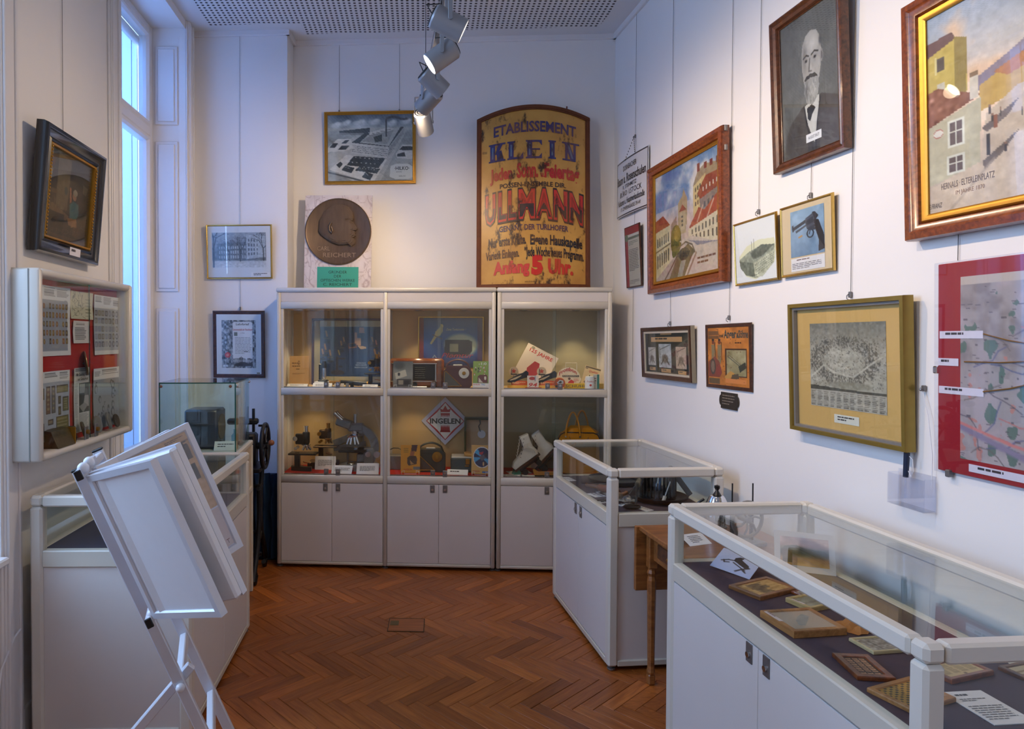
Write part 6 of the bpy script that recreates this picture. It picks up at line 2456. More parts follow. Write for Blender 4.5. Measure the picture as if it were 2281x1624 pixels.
def small_mic(t, s, body, metal, tilt=0.):
    """upright monocular microscope about 1*s tall"""
    R = Matrix.Scale(s, 4)
    b = MB()
    b.prism([(-.18, -.02), (.18, -.10), (.30, -.10), (.30, -.03), (.06, .06), (.06, .12), (-.20, .12)], 0, .10, None, R @ Matrix.Rotation(-PI / 2, 4, 'X') @ Matrix.Translation((0, -.1, 0)))
    b.rbox(-.10, .02, -.07, .07, .05, .42, .02, None, R)
    b.build('foot_and_limb', body, t, 40)
    b = MB(); b.rbox(-.22, .42, -.16, .16, .37, .41, .01, None, R); b.build('stage', body, t)
    b = MB()
    b.lathe([(.07, .62), (.085, .64), (.085, .86), (.07, .88)], 16, R @ Matrix.Translation((.16, 0, 0)))
    b.rbox(-.08, .16, -.06, .06, .60, .84, .02, None, R)
    b.build('body_tube', body, t, 40)
    MB().lathe([(.048, .87), (.048, 1.0), (.056, 1.0), (.056, 1.02), (.0, 1.02)], 16, R @ Matrix.Translation((.16, 0, 0))).build('eyepiece', metal, t, 40)
    b = MB()
    b.lathe([(.10, .58), (.11, .60), (.06, .63)], 16, R @ Matrix.Translation((.16, 0, 0)))
    for a in (-.5, .15, .7):
        b.cyl(R @ Vector((.16 + .05 * math.sin(a), .03 * a, .58)), R @ Vector((.16 + .15 * math.sin(a), .08 * a, .47)), .036 * s, .024 * s, 12)
    b.build('objectives', metal, t, 40)
    b = MB()
    for yy in (.11, -.11):
        b.cyl(R @ Vector((-.06, yy - .03, .74)), R @ Vector((-.06, yy + .03, .74)), .055 * s, n=14)
        b.cyl(R @ Vector((-.05, yy - .02, .52)), R @ Vector((-.05, yy + .02, .52)), .038 * s, n=12)
    b.build('focus_knobs', metal, t, 40)
    MB().lathe([(0, .19), (.09, .19), (.10, .21), (0, .20)], 16, R @ Matrix.Translation((.14, 0, 0)) @ Matrix.Rotation(.2, 4, 'Y')).build('mirror', metal, t, 40)
    return t


t = inside('pocket_microscope', 'small black microscope with a silver barrel in front of the poster', 'microscope', .296, UP + .034, .19)
k = MB(); k.rbox(-.035, .035, -.025, .03, 0, .012, .003); k.rbox(-.032, -.012, -.012, .02, .01, .13, .004); k.build('stand', M_black, t)
MB().lathe([(.012, .018), (.016, .03), (.016, .05), (.017, .06), (.017, .10)], 16, Matrix.Translation((.008, 0, 0))).build('silver_barrel', M_steel, t, 40)
MB().lathe([(.019, .10), (.019, .135), (.015, .14), (.015, .15), (0, .15)], 16, Matrix.Translation((.008, 0, 0))).build('eyepiece', M_black, t, 40)
MB().rbox(-.06, .06, -.04, .04, -.034, 0, .003).build('white_box', M_white, t)
t = inside('microscope', 'tall dark microscope beside the blue poster edge in the upper bay', 'microscope', .65, UP, .25)
small_mic(t, .232, M_iron, M_brass)
t = inside('brass_telescope', 'long black and brass telescope lying on the upper shelf', 'telescope', .37, UP + .018, .15)
k = MB(); k.cyl((.06, 0, .012), (.20, .01, .004), .016, .019, 18); k.cyl((.20, .01, .004), (.26, .014, 0), .017, .017, 18); k.build('leather_barrel', M_black, t, 40)
k = MB(); k.cyl((-.02, -.004, .014), (.06, 0, .012), .010, .010, 14); k.cyl((.055, 0, .012), (.064, .0, .012), .0175, n=16); k.cyl((.256, .014, 0), (.264, .014, 0), .019, n=16); k.build('brass_draw', M_brass, t, 40)
MB().rbox(.02, .04, -.02, .02, -.018, .003, .002).build('rest', M_white, t)
MB().rbox(.22, .24, -.01, .035, -.018, -.017, .002).build('rest', M_white, t)
t = inside('lens_set', 'row of small glass lens mounts lying before the telescope', 'lens', .47, UP, .09)
for j in range(4):
    MB().rbox(-.06 + j * .035, -.035 + j * .035, -.006, .006, 0, .028, .003).build('lens_mount', (M_mgrey, M_ivory, M_mgrey, M_black)[j], t)
tent('label_card', 'white folded card before the brown booklet', wp(CW, .125, UP, -.085), CW[3], .15, .034, .9, nl=2)
tent('label_card', 'white folded card under the pocket microscope', wp(CW, .31, UP, -.075), CW[3], .14, .04, .8, nl=3)
tent('label_card', 'white folded card at the foot of the tall dark microscope', wp(CW, .66, UP, -.07), CW[3], .11, .03, .8, nl=2)

# wooden table radio
t = inside('table_radio', 'brown wooden table radio with dark dial and chrome strips', 'radio', .99, UP, .14)
MB().rbox(-.20, .20, 0, .19, .004, .212, .018).build('cabinet', wood('radio_walnut', (104, 52, 22), (150, 82, 36), .25, (10, 50, 50), .5), t, 40)
MB().rbox(-.18, -.055, -.004, .002, .05, .175, .003).build('speaker_cloth', mat('brown_cloth', (96, 76, 66), .9, var=.2, scale=200), t)
MB().rbox(-.03, .14, -.006, .002, .055, .17, .004).build('dial', mat('dial_glass', (22, 22, 22), .12), t)
for zz in (.047, .176):
    MB().rbox(-.19, .15, -.010, .001, zz - .003, zz + .004, .001).build('chrome_strip', M_chrome, t)
for xx in (-.045, .142):
    MB().rbox(xx - .006, xx + .004, -.008, .001, .05, .172, .001).build('chrome_strip', M_steel, t)
for xx in (-.01, .13):
    MB().cyl((xx, -.018, .025), (xx, 0, .025), .017, n=18).build('knob', M_black, t, 40)
k = MB()
for j in range(6):
    k.lines(-.01, .12, .15 - j * .015, .145 - j * .015, 1, (120, 120, 104), -.0066, .5)
k.build('dial_lines', M_paper, t)


def portable(t, w, h, dep, body, trim, s_=1):
    P = [(-w / 2 + .02, 0), (w / 2 - .02, 0), (w / 2, .02), (w / 2, h - .04), (w / 2 - .035, h), (-w / 2 + .035, h), (-w / 2, h - .04), (-w / 2, .02)]
    MB().prism(P, 0, dep).build('case', body, t)
    tri = [(-w * .47, h * .08), (w * .14, h * .10), (-w * .40, h * .76), (-w * .46, h * .74)]
    MB().prism(tri, -.003, .001).build('grille', mat('grille_mesh', (92, 90, 84), .5, .4, var=.3, scale=220), t)
    r = MB()
    for a, b in zip(tri, tri[1:] + tri[:1]):
        r.cyl((a[0], -.004, a[1]), (b[0], -.004, b[1]), .0022, n=6)
    r.build('grille_trim', M_gold, t)
    d = MB().lathe([(0, 0), (.034, 0), (.038, .004), (.036, .010), (.02, .012), (0, .013)], 26, Matrix.Translation((w * .22, .0, h * .68)) @ Matrix.Rotation(PI / 2, 4, 'X')).build('tuning_dial', trim, t, 40)
    MB().lathe([(0, .012), (.014, .012), (.012, .019), (0, .020)], 16, Matrix.Translation((w * .22, .0, h * .68)) @ Matrix.Rotation(PI / 2, 4, 'X')).build('dial_knob', M_gold, d, 40)
    pts = [(-w * .40, dep / 2, h - .012)] + [(-w * .40 + w * .8 * q, dep / 2, h + .002 + .042 * math.sin(PI * q) ** .7) for q in np.linspace(0.06, .94, 11)] + [(w * .40, dep / 2, h - .012), (w * .47, dep / 2, h - .05)]
    MB().tube(pts, .005, 8, flat=1.8).build('strap_handle', body, t, 60)
    MB().rbox(-w * .16, w * .16, dep * .3, dep * .6, h, h + .01, .003).build('push_buttons', M_ivory, t)
    return t


t = inside('portable_radio', 'maroon portable radio with triangular grille and strap handle', 'radio', 1.29, UP, .075)
portable(t, .205, .158, .09, M_maroon, M_ivory)
k = MB(); k.text('INGELEN', -.03, .128, .07, .012, -.0012, (40, 26, 26), shear=.2); k.build('name_lettering', M_paper, t)


def leaflet(name, label, u, z, d, w, h, lean, draw, rz=0., nx=50, ny=66, extra=None, roll=0., holder=True):
    t = inside(name, label, 'leaflet', u, z + (.006 if holder else .0), d, rot=(-lean, roll, rz))
    c = Canvas(nx, ny, (230, 226, 220))
    draw(c)
    k = MB(); k.canvas(c, -w / 2, w / 2, 0, h, 0)
    if extra:
        extra(k, w, h)
    k.build('printed_sheet', M_gloss, t)
    MB().box(-w / 2, w / 2, .0006, .0016, 0, h).build('backing', M_white, t)
    if holder:
        q = MB()
        y1 = .05
        zz = y1 * math.tan(lean) - .004
        q.tube([(-w * .45, y1, zz), (-w * .45, -.012, -.006), (-w * .45, -.014, .012), (-w * .3, -.014, .016), (-w * .3, -.012, -.006), (w * .3, -.012, -.006), (w * .3, -.014, .016), (w * .45, -.014, .012), (w * .45, -.012, -.006), (w * .45, y1, zz)], .0018, 6)
        q.build('wire_stand', M_white, t, 60)
    return t


def d_bw(c):
    c.grad([(0, (96, 100, 100)), (.5, (140, 142, 138)), (1, (110, 108, 104))])
    c.ell(.3, .16, .35, .2, (60, 62, 62), .6, .5)
    c.poly([(.10, .46), (.62, .32), (.70, .56), (.16, .70)], (196, 190, 174)).ell(.3, .5, .07, .06, (60, 60, 60))
    c.rect(.2, .68, .92, .95, (66, 62, 60)).rect(.28, .73, .52, .90, (150, 140, 120)).rect(.56, .73, .86, .90, (40, 40, 42))


def d_green(c):
    c.grad([(0, (150, 176, 84)), (1, (120, 150, 70))])
    r = np.random.default_rng(3)
    for j in range(12):
        x, yy = r.uniform(.1, .9), r.uniform(.18, .5)
        c.ell(x, yy, .04, .035, [(214, 214, 210), (190, 70, 60), (60, 60, 66)][j % 3]).rect(x - .02, yy, x + .02, yy + .06, [(190, 70, 60), (230, 230, 226), (60, 60, 66)][j % 3])
    c.poly([(.30, .58), (.42, .52), (.86, .52), (.90, .60), (.90, .82), (.30, .82)], (104, 56, 60)).poly([(.36, .62), (.36, .80), (.62, .80)], (206, 196, 186)).ell(.76, .64, .07, .07, (220, 212, 200))
    c.rect(0, .84, 1, 1, (226, 226, 232))


leaflet('advert_leaflet', 'black and white radio leaflet leaning at the wooden radio', .898, UP, .06, .142, .185, .15, d_bw)


def e_green(k, w, h):
    k.text('-1:0', .01, h * .86, w * .5, h * .09, -.0006, (236, 236, 230), bold=.02)
    k.text('INGELEN', -w * .26, h * .09, w * .42, h * .045, -.0006, (190, 50, 60), bold=.02)
    k.text('TR2', w * .14, h * .085, w * .26, h * .06, -.0006, (60, 140, 200), bold=.02)


leaflet('advert_leaflet', 'green football leaflet with a portable radio standing in the upper bay', 1.455, UP, .075, .115, .19, .18, d_green, -.12, extra=e_green)
tent('label_card', 'narrow white card lying before the wooden table radio', wp(CW, 1.0, UP, -.055), CW[3], .14, .02, .9, nl=1)

# lower bays ---------------------------------------------------------------
t = inside('microscope', 'black microscope with chrome objectives on red cloth', 'microscope', .125, LO, .15)
small_mic(t, .325, M_black, M_chrome)
t = inside('microscope', 'brown brass drum microscope standing behind the grey one', 'microscope', .27, LO + .05, .285)
small_mic(t, .28, mat('brown_brass', (76, 58, 44), .4, .6), M_brass)
MB().rbox(-.10, .12, -.07, .06, -.05, 0, .004).build('wooden_base', M_darkwood, t)
# large research microscope
t = inside('research_microscope', 'large grey binocular microscope with a curved arm', 'microscope', .575, LO, .225)
k = MB()
k.prism([(-.17, 0), (.13, 0), (.135, .02), (.10, .045), (-.12, .045), (-.17, .03)], -.085, .085)
k.build('base', M_mgrey, t)
arc = [(.10 - .0, .04), (.135, .08), (.138, .16), (.115, .25), (.065, .315), (.0, .345), (-.05, .34)]
k = MB()
out_ = [(.09 + .05 * math.cos(a) * 1.0, .18 + .0) for a in (0,)]
oa = [(-.03 + .165 * math.cos(a), .17 + .165 * math.sin(a)) for a in np.linspace(-.75, 1.5, 15)]
ia = [(-.05 + .125 * math.cos(a), .165 + .125 * math.sin(a)) for a in np.linspace(1.45, -.55, 13)]
k.prism(oa + ia, -.028, .028)
k.build('curved_arm', M_mgrey, t)
k = MB(); k.rbox(-.10, .02, -.035, .035, .285, .345, .012); k.rbox(-.02, .015, -.03, .03, .27, .33, .008); k.build('head_block', M_mgrey, t)
k = MB()
Rm = Matrix.Translation((-.10, 0, .335)) @ Matrix.Rotation(.35, 4, 'Y')
k.rbox(-.09, .03, -.045, .045, -.03, .03, .010, None, Rm)
k.build('binocular_body', M_mgrey, t)
k = MB()
for yy in (-.03, .03):
    a = Rm @ Vector((-.05, yy, .02)); b2 = a + Vector((-.045, -.01, .045))
    k.cyl(a, b2, .015, .015, 14); k.cyl(b2, b2 + Vector((-.010, -.002, .010)), .018, .018, 14)
k.build('eyepieces', M_chrome, t, 40)
MB().lathe([(.013, 0), (.013, .065), (.016, .065), (.016, .072), (0, .072)], 16, Matrix.Translation((-.045, 0, .342))).build('camera_tube', M_steel, t, 40)
k = MB()
k.lathe([(0, 0), (.045, 0), (.048, .010), (.03, .02)], 20, Matrix.Translation((-.06, 0, .245)) @ Matrix.Rotation(-.18, 4, 'Y'))
k.cyl((-.05, 0, .26), (-.05, 0, .29), .028, n=16)
for a in (-.9, -.3, .35, .9):
    k.cyl((-.06 + .03 * math.sin(a), -.02 * math.cos(a), .245), (-.06 + .055 * math.sin(a), -.035 * math.cos(a), .19), .011, .009, 12)
k.build('nosepiece', M_chrome, t, 40)
MB().rbox(-.16, .05, -.07, .07, .135, .155, .004).build('stage', M_black, t)
MB().lathe([(.02, .155), (.02, .165), (.008, .17)], 14, Matrix.Translation((-.04, 0, 0))).build('stage_clip', M_chrome, t)
k = MB(); k.rbox(.02, .10, -.035, .035, .05, .165, .008); k.rbox(-.03, .05, -.03, .03, .06, .12, .006); k.build('focus_block', M_mgrey, t)
for xx, rr in ((.125, .024), (.06, .02)):
    MB().cyl((xx, -.075, .125), (xx, -.03, .125), rr, n=18).build('focus_knob', M_chrome, t, 40)
MB().lathe([(0, 0), (.03, 0), (.028, .006), (0, .004)], 16, Matrix.Translation((-.07, -.03, .047))).build('lamp_window', M_chrome, t)
# eyeglass stand behind
t = inside('folding_ruler', 'grey folding measuring arm leaning in the lower bay', 'instrument', .47, LO, .367)
k = MB(); k.bar((-.13, 0, .17), (.10, 0, .26), .012, .05, .002); k.bar((-.13, 0, .13), (.12, 0, .17), .012, .04, .002); k.bar((-.02, 0, 0), (-.02, 0, .24), .012, .012, .002); k.bar((.1, 0, 0), (.1, 0, .26), .012, .012, .002); k.build('arms', M_mgrey, t)
tent('label_card', 'tall white card with small print behind the black microscope', wp(CW, .31, LO, -.19), CW[3], .155, .10, .2, nl=7)
tent('label_card', 'blue printed white card tilted before the grey microscope base', wp(CW, .455, LO, -.055), CW[3] - .05, .15, .07, .75, nl=5, col=(224, 226, 236))
tent('label_card', 'white card dense with print tilted at the right of the grey microscope', wp(CW, .645, LO, -.055), CW[3] + .05, .16, .085, .6, nl=8, col=(222, 220, 224))
t = inside('lamp_box', 'small grey metal box with wire handle in the lower bay', 'box', .83, LO, .27)
MB().rbox(-.07, .07, -.04, .05, 0, .105, .004).build('box', M_mgrey, t)
MB().tube([(-.055, 0, .10), (-.05, 0, .14), (-.02, 0, .155), (.02, 0, .155), (.05, 0, .14), (.055, 0, .10)], .004, 8).build('handle', M_wire, t, 60)

# diamond sign
t = inside('diamond_sign', 'white diamond shaped radio maker sign with red border', 'sign', 1.196, 1.02, .368)
R = .182
k = MB()
dm = lambda r, y, col, s=1.: k.poly([(0, r), (r, 0), (0, -r), (-r, 0)], y, col)
dm(R, -.004, (196, 200, 222)); dm(R * .80, -.0046, (172, 30, 32)); 
k.poly([(0, R * .76), (R * .34, R * .36), (R * .76, 0), (R * .34, -R * .36), (0, -R * .76), (-R * .34, -R * .36), (-R * .76, 0), (-R * .34, R * .36)], -.005, (226, 226, 226))
k.poly([(0, .118), (.018, .085), (.042, .095), (.034, .068), (-.034, .068), (-.042, .095), (-.018, .085)], -.0055, (172, 30, 32))
for s in (1, -1):
    y0 = .034 * s
    k.poly([(-.036, .060 * s + (0 if s > 0 else -.02)), (.036, .060 * s + (0 if s > 0 else -.02)), (.034, .048 * s), (-.034, .048 * s)], -.0055, (172, 30, 32))
    for j in range(6):
        x0 = -.034 + j * .0113
        k.poly([(x0, .049 * s), (x0 + .0113, .049 * s), (x0 + .0056, .026 * s)], -.0055, (172, 30, 32))
k.poly([(-.04, -.085), (.04, -.085), (.034, -.066), (-.034, -.066)], -.0055, (172, 30, 32))
k.text('INGELEN', 0, -.019, .232, .038, -.006, (24, 28, 26), bold=.035)
k.build('printed_face', M_vit, t)
MB().prism([(0, R), (R, 0), (0, -R), (-R, 0)], -.0035, .006).build('board', M_white, t)


def d_yellow(c):
    c.a[:] = (206, 142, 38)
    c.poly([(.56, 0), (.86, 0), (.80, .24), (.54, .22)], (70, 44, 46)).poly([(.50, .22), (.72, .24), (.66, .42), (.48, .40)], (150, 90, 60))
    c.poly([(.34, .46), (.44, .40), (.78, .40), (.84, .48), (.82, .68), (.42, .74), (.34, .66)], (74, 56, 48)).poly([(.48, .54), (.50, .70), (.68, .68)], (176, 130, 80))
    for j in range(3):
        c.rect(.16, .12 + j * .06, .40, .15 + j * .06, (130, 110, 50), .8)
    c.rect(.64, .78, 1, .88, (110, 110, 112))


def e_yellow(k, w, h):
    k.text('INGELEN', -w * .12, h * .10, w * .44, h * .05, -.0006, (166, 40, 36), bold=.02)


def d_disc(c):
    c.a[:] = (204, 162, 96)
    c.ell(.58, .42, .48, .36, (226, 226, 230)).ell(.58, .42, .45, .335, (40, 50, 86))
    for a0 in (2.6, .2, 3.6):
        c.poly([(.58, .42)] + [(.58 + .44 * math.cos(a0 + q), .42 + .33 * math.sin(a0 + q)) for q in np.linspace(0, .55, 6)], (70, 160, 214))
    c.poly([(.40, .40), (.70, .32), (.84, .42), (.56, .54)], (96, 96, 110)).poly([(.42, .26), (.66, .22), (.62, .32), (.44, .34)], (176, 60, 70)).ell(.78, .34, .09, .07, (60, 60, 70)).ell(.66, .64, .05, .07, (200, 160, 120))
    c.rect(.6, .90, .95, .95, (60, 110, 170))


def e_disc(k, w, h):
    k.text('INGELEN', -w * .22, h * .075, w * .36, h * .045, -.0006, (170, 44, 44), bold=.02)


leaflet('advert_leaflet', 'yellow leaflet of a hand carrying a radio on a wire stand', .952, LO, .09, .14, .20, .15, d_yellow, .06, extra=e_yellow)
t = inside('portable_radio', 'dark green portable radio with brass dial and triangular grille', 'radio', 1.095, LO, .16)
portable(t, .215, .165, .09, M_dgreen, M_brass)
k = MB(); k.text('INGELEN', -.03, .132, .07, .011, -.0012, (30, 30, 26), shear=.2); k.build('name_lettering', M_paper, t)
# open record-player case
t = inside('record_case', 'teal suitcase record player with its green lid standing open', 'record player', 1.385, LO, .16)
MB().rbox(-.145, .135, .0, .16, 0, .105, .008).build('case_base', M_teal, t)
MB().rbox(-.138, .128, .008, .152, .103, .112, .003).build('deck', M_ivory, t)
k = MB(); k.rbox(-.06, .07, .02, .12, .11, .132, .006, None, Matrix.Rotation(.12, 4, 'Y')); k.build('tone_arm_box', mat('tan_cover', (196, 150, 84), .5), t)
MB().rbox(-.035, -.005, -.008, .002, .06, .10, .002).build('latch', M_brass, t)
MB().rbox(-.04, -.01, -.004, .002, .045, .052, .001).build('latch_plate', M_brass, t)
lid = MB()
lid.rbox(-.04, .14, .165, .175, .12, .385, .006)
lid.rbox(-.045, -.03, .10, .175, .13, .385, .006)
lid.rbox(-.045, .14, .10, .175, .372, .388, .006)
o = lid.build('lid_shell', mat('green_leatherette', (64, 74, 44), .5), t)
MB().box(-.03, .139, .160, .1645, .125, .372).build('lid_lining', mat('cream_lining', (206, 178, 142), .7), o)
MB().lathe([(0, 0), (.03, 0), (.03, .004), (0, .004)], 20, Matrix.Translation((.085, .157, .26)) @ Matrix.Rotation(PI / 2, 4, 'X')).build('spindle_disc', M_white, o)
MB().tube([(.07, .155, .372), (.075, .15, .34), (.062, .15, .32), (.075, .153, .28)], .004, 6).build('strap', M_dgreen, o)
tent('label_card', 'white folded card before the teal record case', wp(CW, 1.29, LO, -.075), CW[3] - .08, .15, .05, .9, nl=1)
leaflet('advert_leaflet', 'tan leaflet with a big dark record on a wire stand', 1.455, LO, .085, .13, .205, .15, d_disc, -.10, extra=e_disc)

# shoe polish bay -----------------------------------------------------------
t = inside('anniversary_sheet', 'white tilted anniversary sheet with red letters behind the polish adverts', 'poster', 1.865, UP + .152, .30, rot=(-.06, 0, 0))
Rr = Matrix.Rotation(.48, 4, 'Y')
k = MB(); k.rect(-.125, .125, -.105, .13, 0, (220, 208, 196), Rr)
k.text('125 JAHRE', .0, .082, .185, .026, -.0008, (200, 60, 40), bold=.02, M=Rr)
k.disc(-.075, .115, .014, .010, -.0008, (150, 150, 130), M=Rr)
k.poly([(-.05, -.04), (-.02, .03), (.02, .03), (.045, -.04), (.02, -.09), (-.03, -.09)], -.0008, (166, 48, 50), Rr)
k.build('printed_sheet', M_paper, t)
MB().box(-.125, .125, .0006, .002, -.105, .13, None, Rr).build('backing', M_white, t)
shs = []
for (u, lab) in ((1.725, 'orange polish stand with a black leather shoe, beside the bay post'), (1.925, 'orange polish stand with a black leather shoe, beside the little number plate')):
    t = inside('shoe_stand', lab, 'advert', u, UP, .13)
    k = MB(); k.lathe([(.5, 0), (.5, .10), (.49, .11), (0, .11)], 28, Matrix.Diagonal((.155, .09, .2, 1))); k.build('yellow_base', mat('yellow_base', (226, 176, 60), .4), t, 40)
    k = MB(); k.lathe([(.46, 0), (.46, .10), (.40, .14), (0, .16)], 28, Matrix.Translation((.01, .01, .022)) @ Matrix.Diagonal((.13, .075, .22, 1))); k.build('orange_drum', mat('orange_card', (214, 92, 30), .4), t, 40)
    k = MB(); k.lines(-.045, .055, .045, .03, 2, (236, 200, 150), -.0385, .5); k.build('drum_print', M_paper, t)
    k = MB()
    prof2 = [(-.075, .0), (-.03, -.004), (.005, .018), (.04, .03), (.07, .038), (.072, .072), (.055, .085), (.03, .066), (.0, .058), (-.03, .038), (-.06, .022), (-.078, .010)]
    k.prism([(x, z + .042) for x, z in prof2], -.018, .022)
    k.build('shoe', M_black, t)
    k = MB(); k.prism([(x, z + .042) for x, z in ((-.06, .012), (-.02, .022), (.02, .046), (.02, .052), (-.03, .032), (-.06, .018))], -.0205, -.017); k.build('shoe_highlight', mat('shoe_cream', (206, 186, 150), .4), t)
    k = MB(); k.lathe([(0, 0), (.034, 0), (.034, .004), (0, .005)], 24, Matrix.Translation((-.03, .035, .118)) @ Matrix.Rotation(PI / 2, 4, 'X')); o = k.build('round_badge', mat('cream_badge', (222, 196, 160), .4), t, 40)
    MB().cyl((-.03, .033, .02), (-.03, .033, .09), .003, n=6).build('badge_stem', M_wire, t)
    k = MB()
    star = [(-.03 + (.020 if j % 2 == 0 else .009) * math.sin(j * PI / 5), .120 + (.020 if j % 2 == 0 else .009) * math.cos(j * PI / 5)) for j in range(10)]
    k.poly(star, .0295, (206, 70, 40)); k.rect(-.052, -.006, .094, .101, .0295, (40, 36, 36)); k.poly([(-.050, .10), (-.046, .10), (-.041, .138), (-.045, .138)], .0293, (40, 36, 36))
    k.build('badge_print', M_paper, o)
t = inside('number_plate', 'small red and white plate with a painted number in the polish bay', 'plate', 1.825, UP, .075, rot=(-.12, 0, 0))
k = MB(); k.rect(-.04, .04, 0, .09, 0, (222, 212, 204)); k.text('94', 0, .012, .06, .026, -.0006, (196, 44, 36), shear=.2, bold=.02); k.disc(-.005, .07, .022, .012, -.0006, (176, 50, 46)); k.rect(.012, .018, .05, .085, -.0008, (110, 120, 150)); k.build('face', M_vit, t)
MB().box(-.04, .04, .0006, .004, 0, .09).build('backing', M_white, t)
MB().rbox(-.055, .06, -.012, .02, -.001, .006, .002).build('plate_foot', mat('red_foot', (150, 40, 34), .5), t)
t = inside('oval_sign', 'cream oval shoe polish sign with arched red letters', 'sign', 2.095, UP + .012, .2, rot=(-.08, 0, 0))
ov = [(.083 * math.cos(a) + .01 * math.cos(a) * (math.sin(a) < 0), .062 + .070 * math.sin(a)) for a in np.linspace(0, 2 * PI, 36)[:-1]]
k = MB(); k.poly(ov, 0, (226, 216, 196))
k.text('Frottbon', -.005, .078, .125, .026, -.0006, (178, 44, 34), bold=.03, warp=lambda X: .028 * (1 - (X / .06) ** 2))
k.rect(-.045, .075, .062, .076, -.0008, (60, 54, 50)); k.text('FUSSBODENPASTA', .015, .0655, .11, .008, -.0012, (220, 214, 204))
k.poly([(-.01, .012), (.035, .012), (.04, .03), (.02, .045), (.0, .03)], -.0008, (190, 44, 38)); k.disc(.005, .05, .010, .009, -.0009, (96, 70, 60))
k.lines(.035, .075, .05, .02, 3, (190, 90, 70), -.0008, .4)
k.build('face', M_vit, t)
MB().prism(ov, .0006, .004).build('plate', M_white, t)
MB().tube([(-.02, .006, .125), (-.02, .008, .165), (.06, .008, .165), (.06, .006, .11)], .0022, 6).build('wire_hanger', M_ivory, t)
MB().rbox(-.03, .03, -.004, .03, -.013, -.001, .002).build('foot_block', M_white, t)
def d_slant(c):
    c.a[:] = (226, 200, 150)
    c.rect(.05, .03, .98, .10, (70, 60, 50), .7).rect(.05, .12, .2, .17, (70, 60, 50), .7)
    c.ell(.55, .66, .34, .28, (236, 220, 180)).poly([(.36, .46), (.42, .44), (.50, .66), (.46, .70)], (60, 54, 50)).poly([(.58, .48), (.64, .56), (.74, .56), (.66, .64), (.70, .74), (.60, .68), (.50, .74), (.54, .64), (.46, .56), (.56, .56)], (206, 80, 50))
    c.ell(.40, .84, .24, .10, (60, 52, 52)).ell(.42, .80, .2, .08, (200, 80, 50))
def e_slant(k, w, h):
    k.text('Qualität', .01, h * .70, w * .6, h * .12, -.0006, (206, 80, 60), shear=.25, bold=.01)
t = leaflet('advert_leaflet', 'cream polish leaflet slanting behind a teal carton', 2.235, UP + .012, .19, .115, .14, .12, d_slant, extra=e_slant, roll=.28, holder=False)
t = inside('yellow_strip_sign', 'long yellow sign strip with blue shoe shop letters', 'sign', 2.19, UP, .12)
MB().rbox(-.14, .14, 0, .012, 0, .037, .001).build('strip', mat('yellow_enamel', (206, 176, 16), .35), t)
k = MB(); k.text('SCHUHC', -.128, .008, .15, .020, -.0008, (44, 48, 80), 'L'); k.build('lettering', M_vit, t)
t = inside('polish_carton', 'small white and teal polish carton in front of the yellow strip', 'carton', 2.268, UP, .07, rot=(0, 0, -.2))
k = MB(); k.box(-.022, .02, 0, .035, 0, .105, (196, 190, 176)); k.build('carton', M_paper, t, recalc='force')
k = MB(); k.rect(.004, .020, 0, .105, -.0006, (30, 110, 100)); k.lines(-.018, .0, .08, .03, 3, (120, 60, 50), -.0006, .4); k.build('carton_print', M_paper, t)
t = inside('cream_tub', 'round white polish tub with red print beside the teal carton', 'tub', 2.222, UP, .075)
MB().lathe([(.030, 0), (.034, .004), (.034, .07), (.028, .09), (.0, .092)], 22).build('tub', M_white, t, 40)
k = MB(); k.text('Frottbon', 0, .05, .05, .013, -.0346, (196, 60, 50), shear=.2); k.disc(0, .03, .008, .008, -.0345, (196, 60, 50)); k.build('tub_print', M_paper, t)
t = inside('polish_tin', 'orange upright polish tin with a grey pictured lid', 'tin', 2.012, UP, .08)
MB().lathe([(0, 0), (.038, 0), (.040, .004), (.040, .018), (.036, .022), (0, .022)], 28, Matrix.Translation((0, .012, .041)) @ Matrix.Rotation(PI / 2, 4, 'X')).build('tin', mat('orange_tin', (190, 90, 40), .35, .2), t, 40)
k = MB(); k.poly([(-.022, .044), (.0, .066), (.024, .060), (.026, .040), (.004, .034)], -.0112, (196, 200, 206)); k.poly([(-.012, .046), (.004, .058), (.018, .05), (.004, .042)], -.0118, (40, 44, 44)); k.rect(-.03, .0, .012, .028, -.0112, (60, 60, 60)); k.build('lid_picture', M_paper, t)

# bag, skates, papers
t = inside('leather_bag', 'mustard yellow leather handbag with two handles and dark piping', 'bag', 2.165, LO, .15, rotz=-.12)
fp = [(-.145, 0), (.125, 0), (.145, .02), (.145, .25), (.13, .285), (.10, .30), (-.10, .30), (-.13, .285), (-.148, .25), (-.148, .02)]
k = MB()
k.prism(fp, 0, .10)
k.build('front_body', M_leather, t)
k = MB()
k.add([(-.12, .0, .298), (.12, .0, .298), (.145, .10, .295), (-.11, .10, .295), (-.06, .05, .345), (.07, .05, .345)], [(0, 1, 5, 4), (1, 2, 5), (2, 3, 4, 5), (3, 0, 4)])
k.build('top_gusset', M_leather, t)
MB().tube([(x, -.003, z) for x, z in fp], .0035, 6, True).build('piping', M_radio, t, 60)
for (yy, x0, mt) in ((.0, -.05, M_leather), (.10, .02, M_leather)):
    k = MB()
    hp = [(x0 - .045 + .0, yy - .006, .265)] + [(x0 - .045 + .10 * q, yy - .006 + (.03 if yy else 0), .28 + .165 * math.sin(PI * min(max(q, 0.02), .98)) ** .6) for q in np.linspace(.03, .97, 13)] + [(x0 + .055, yy - .006, .265)]
    k.tube(hp, .009, 8, flat=.6)
    k.build('handle', mt, t, 60)
    for xx in (x0 - .045, x0 + .055):
        MB().cyl((xx, yy - .014, .27), (xx, yy - .003, .27), .006, n=10).build('stud', M_chrome, t, 40)
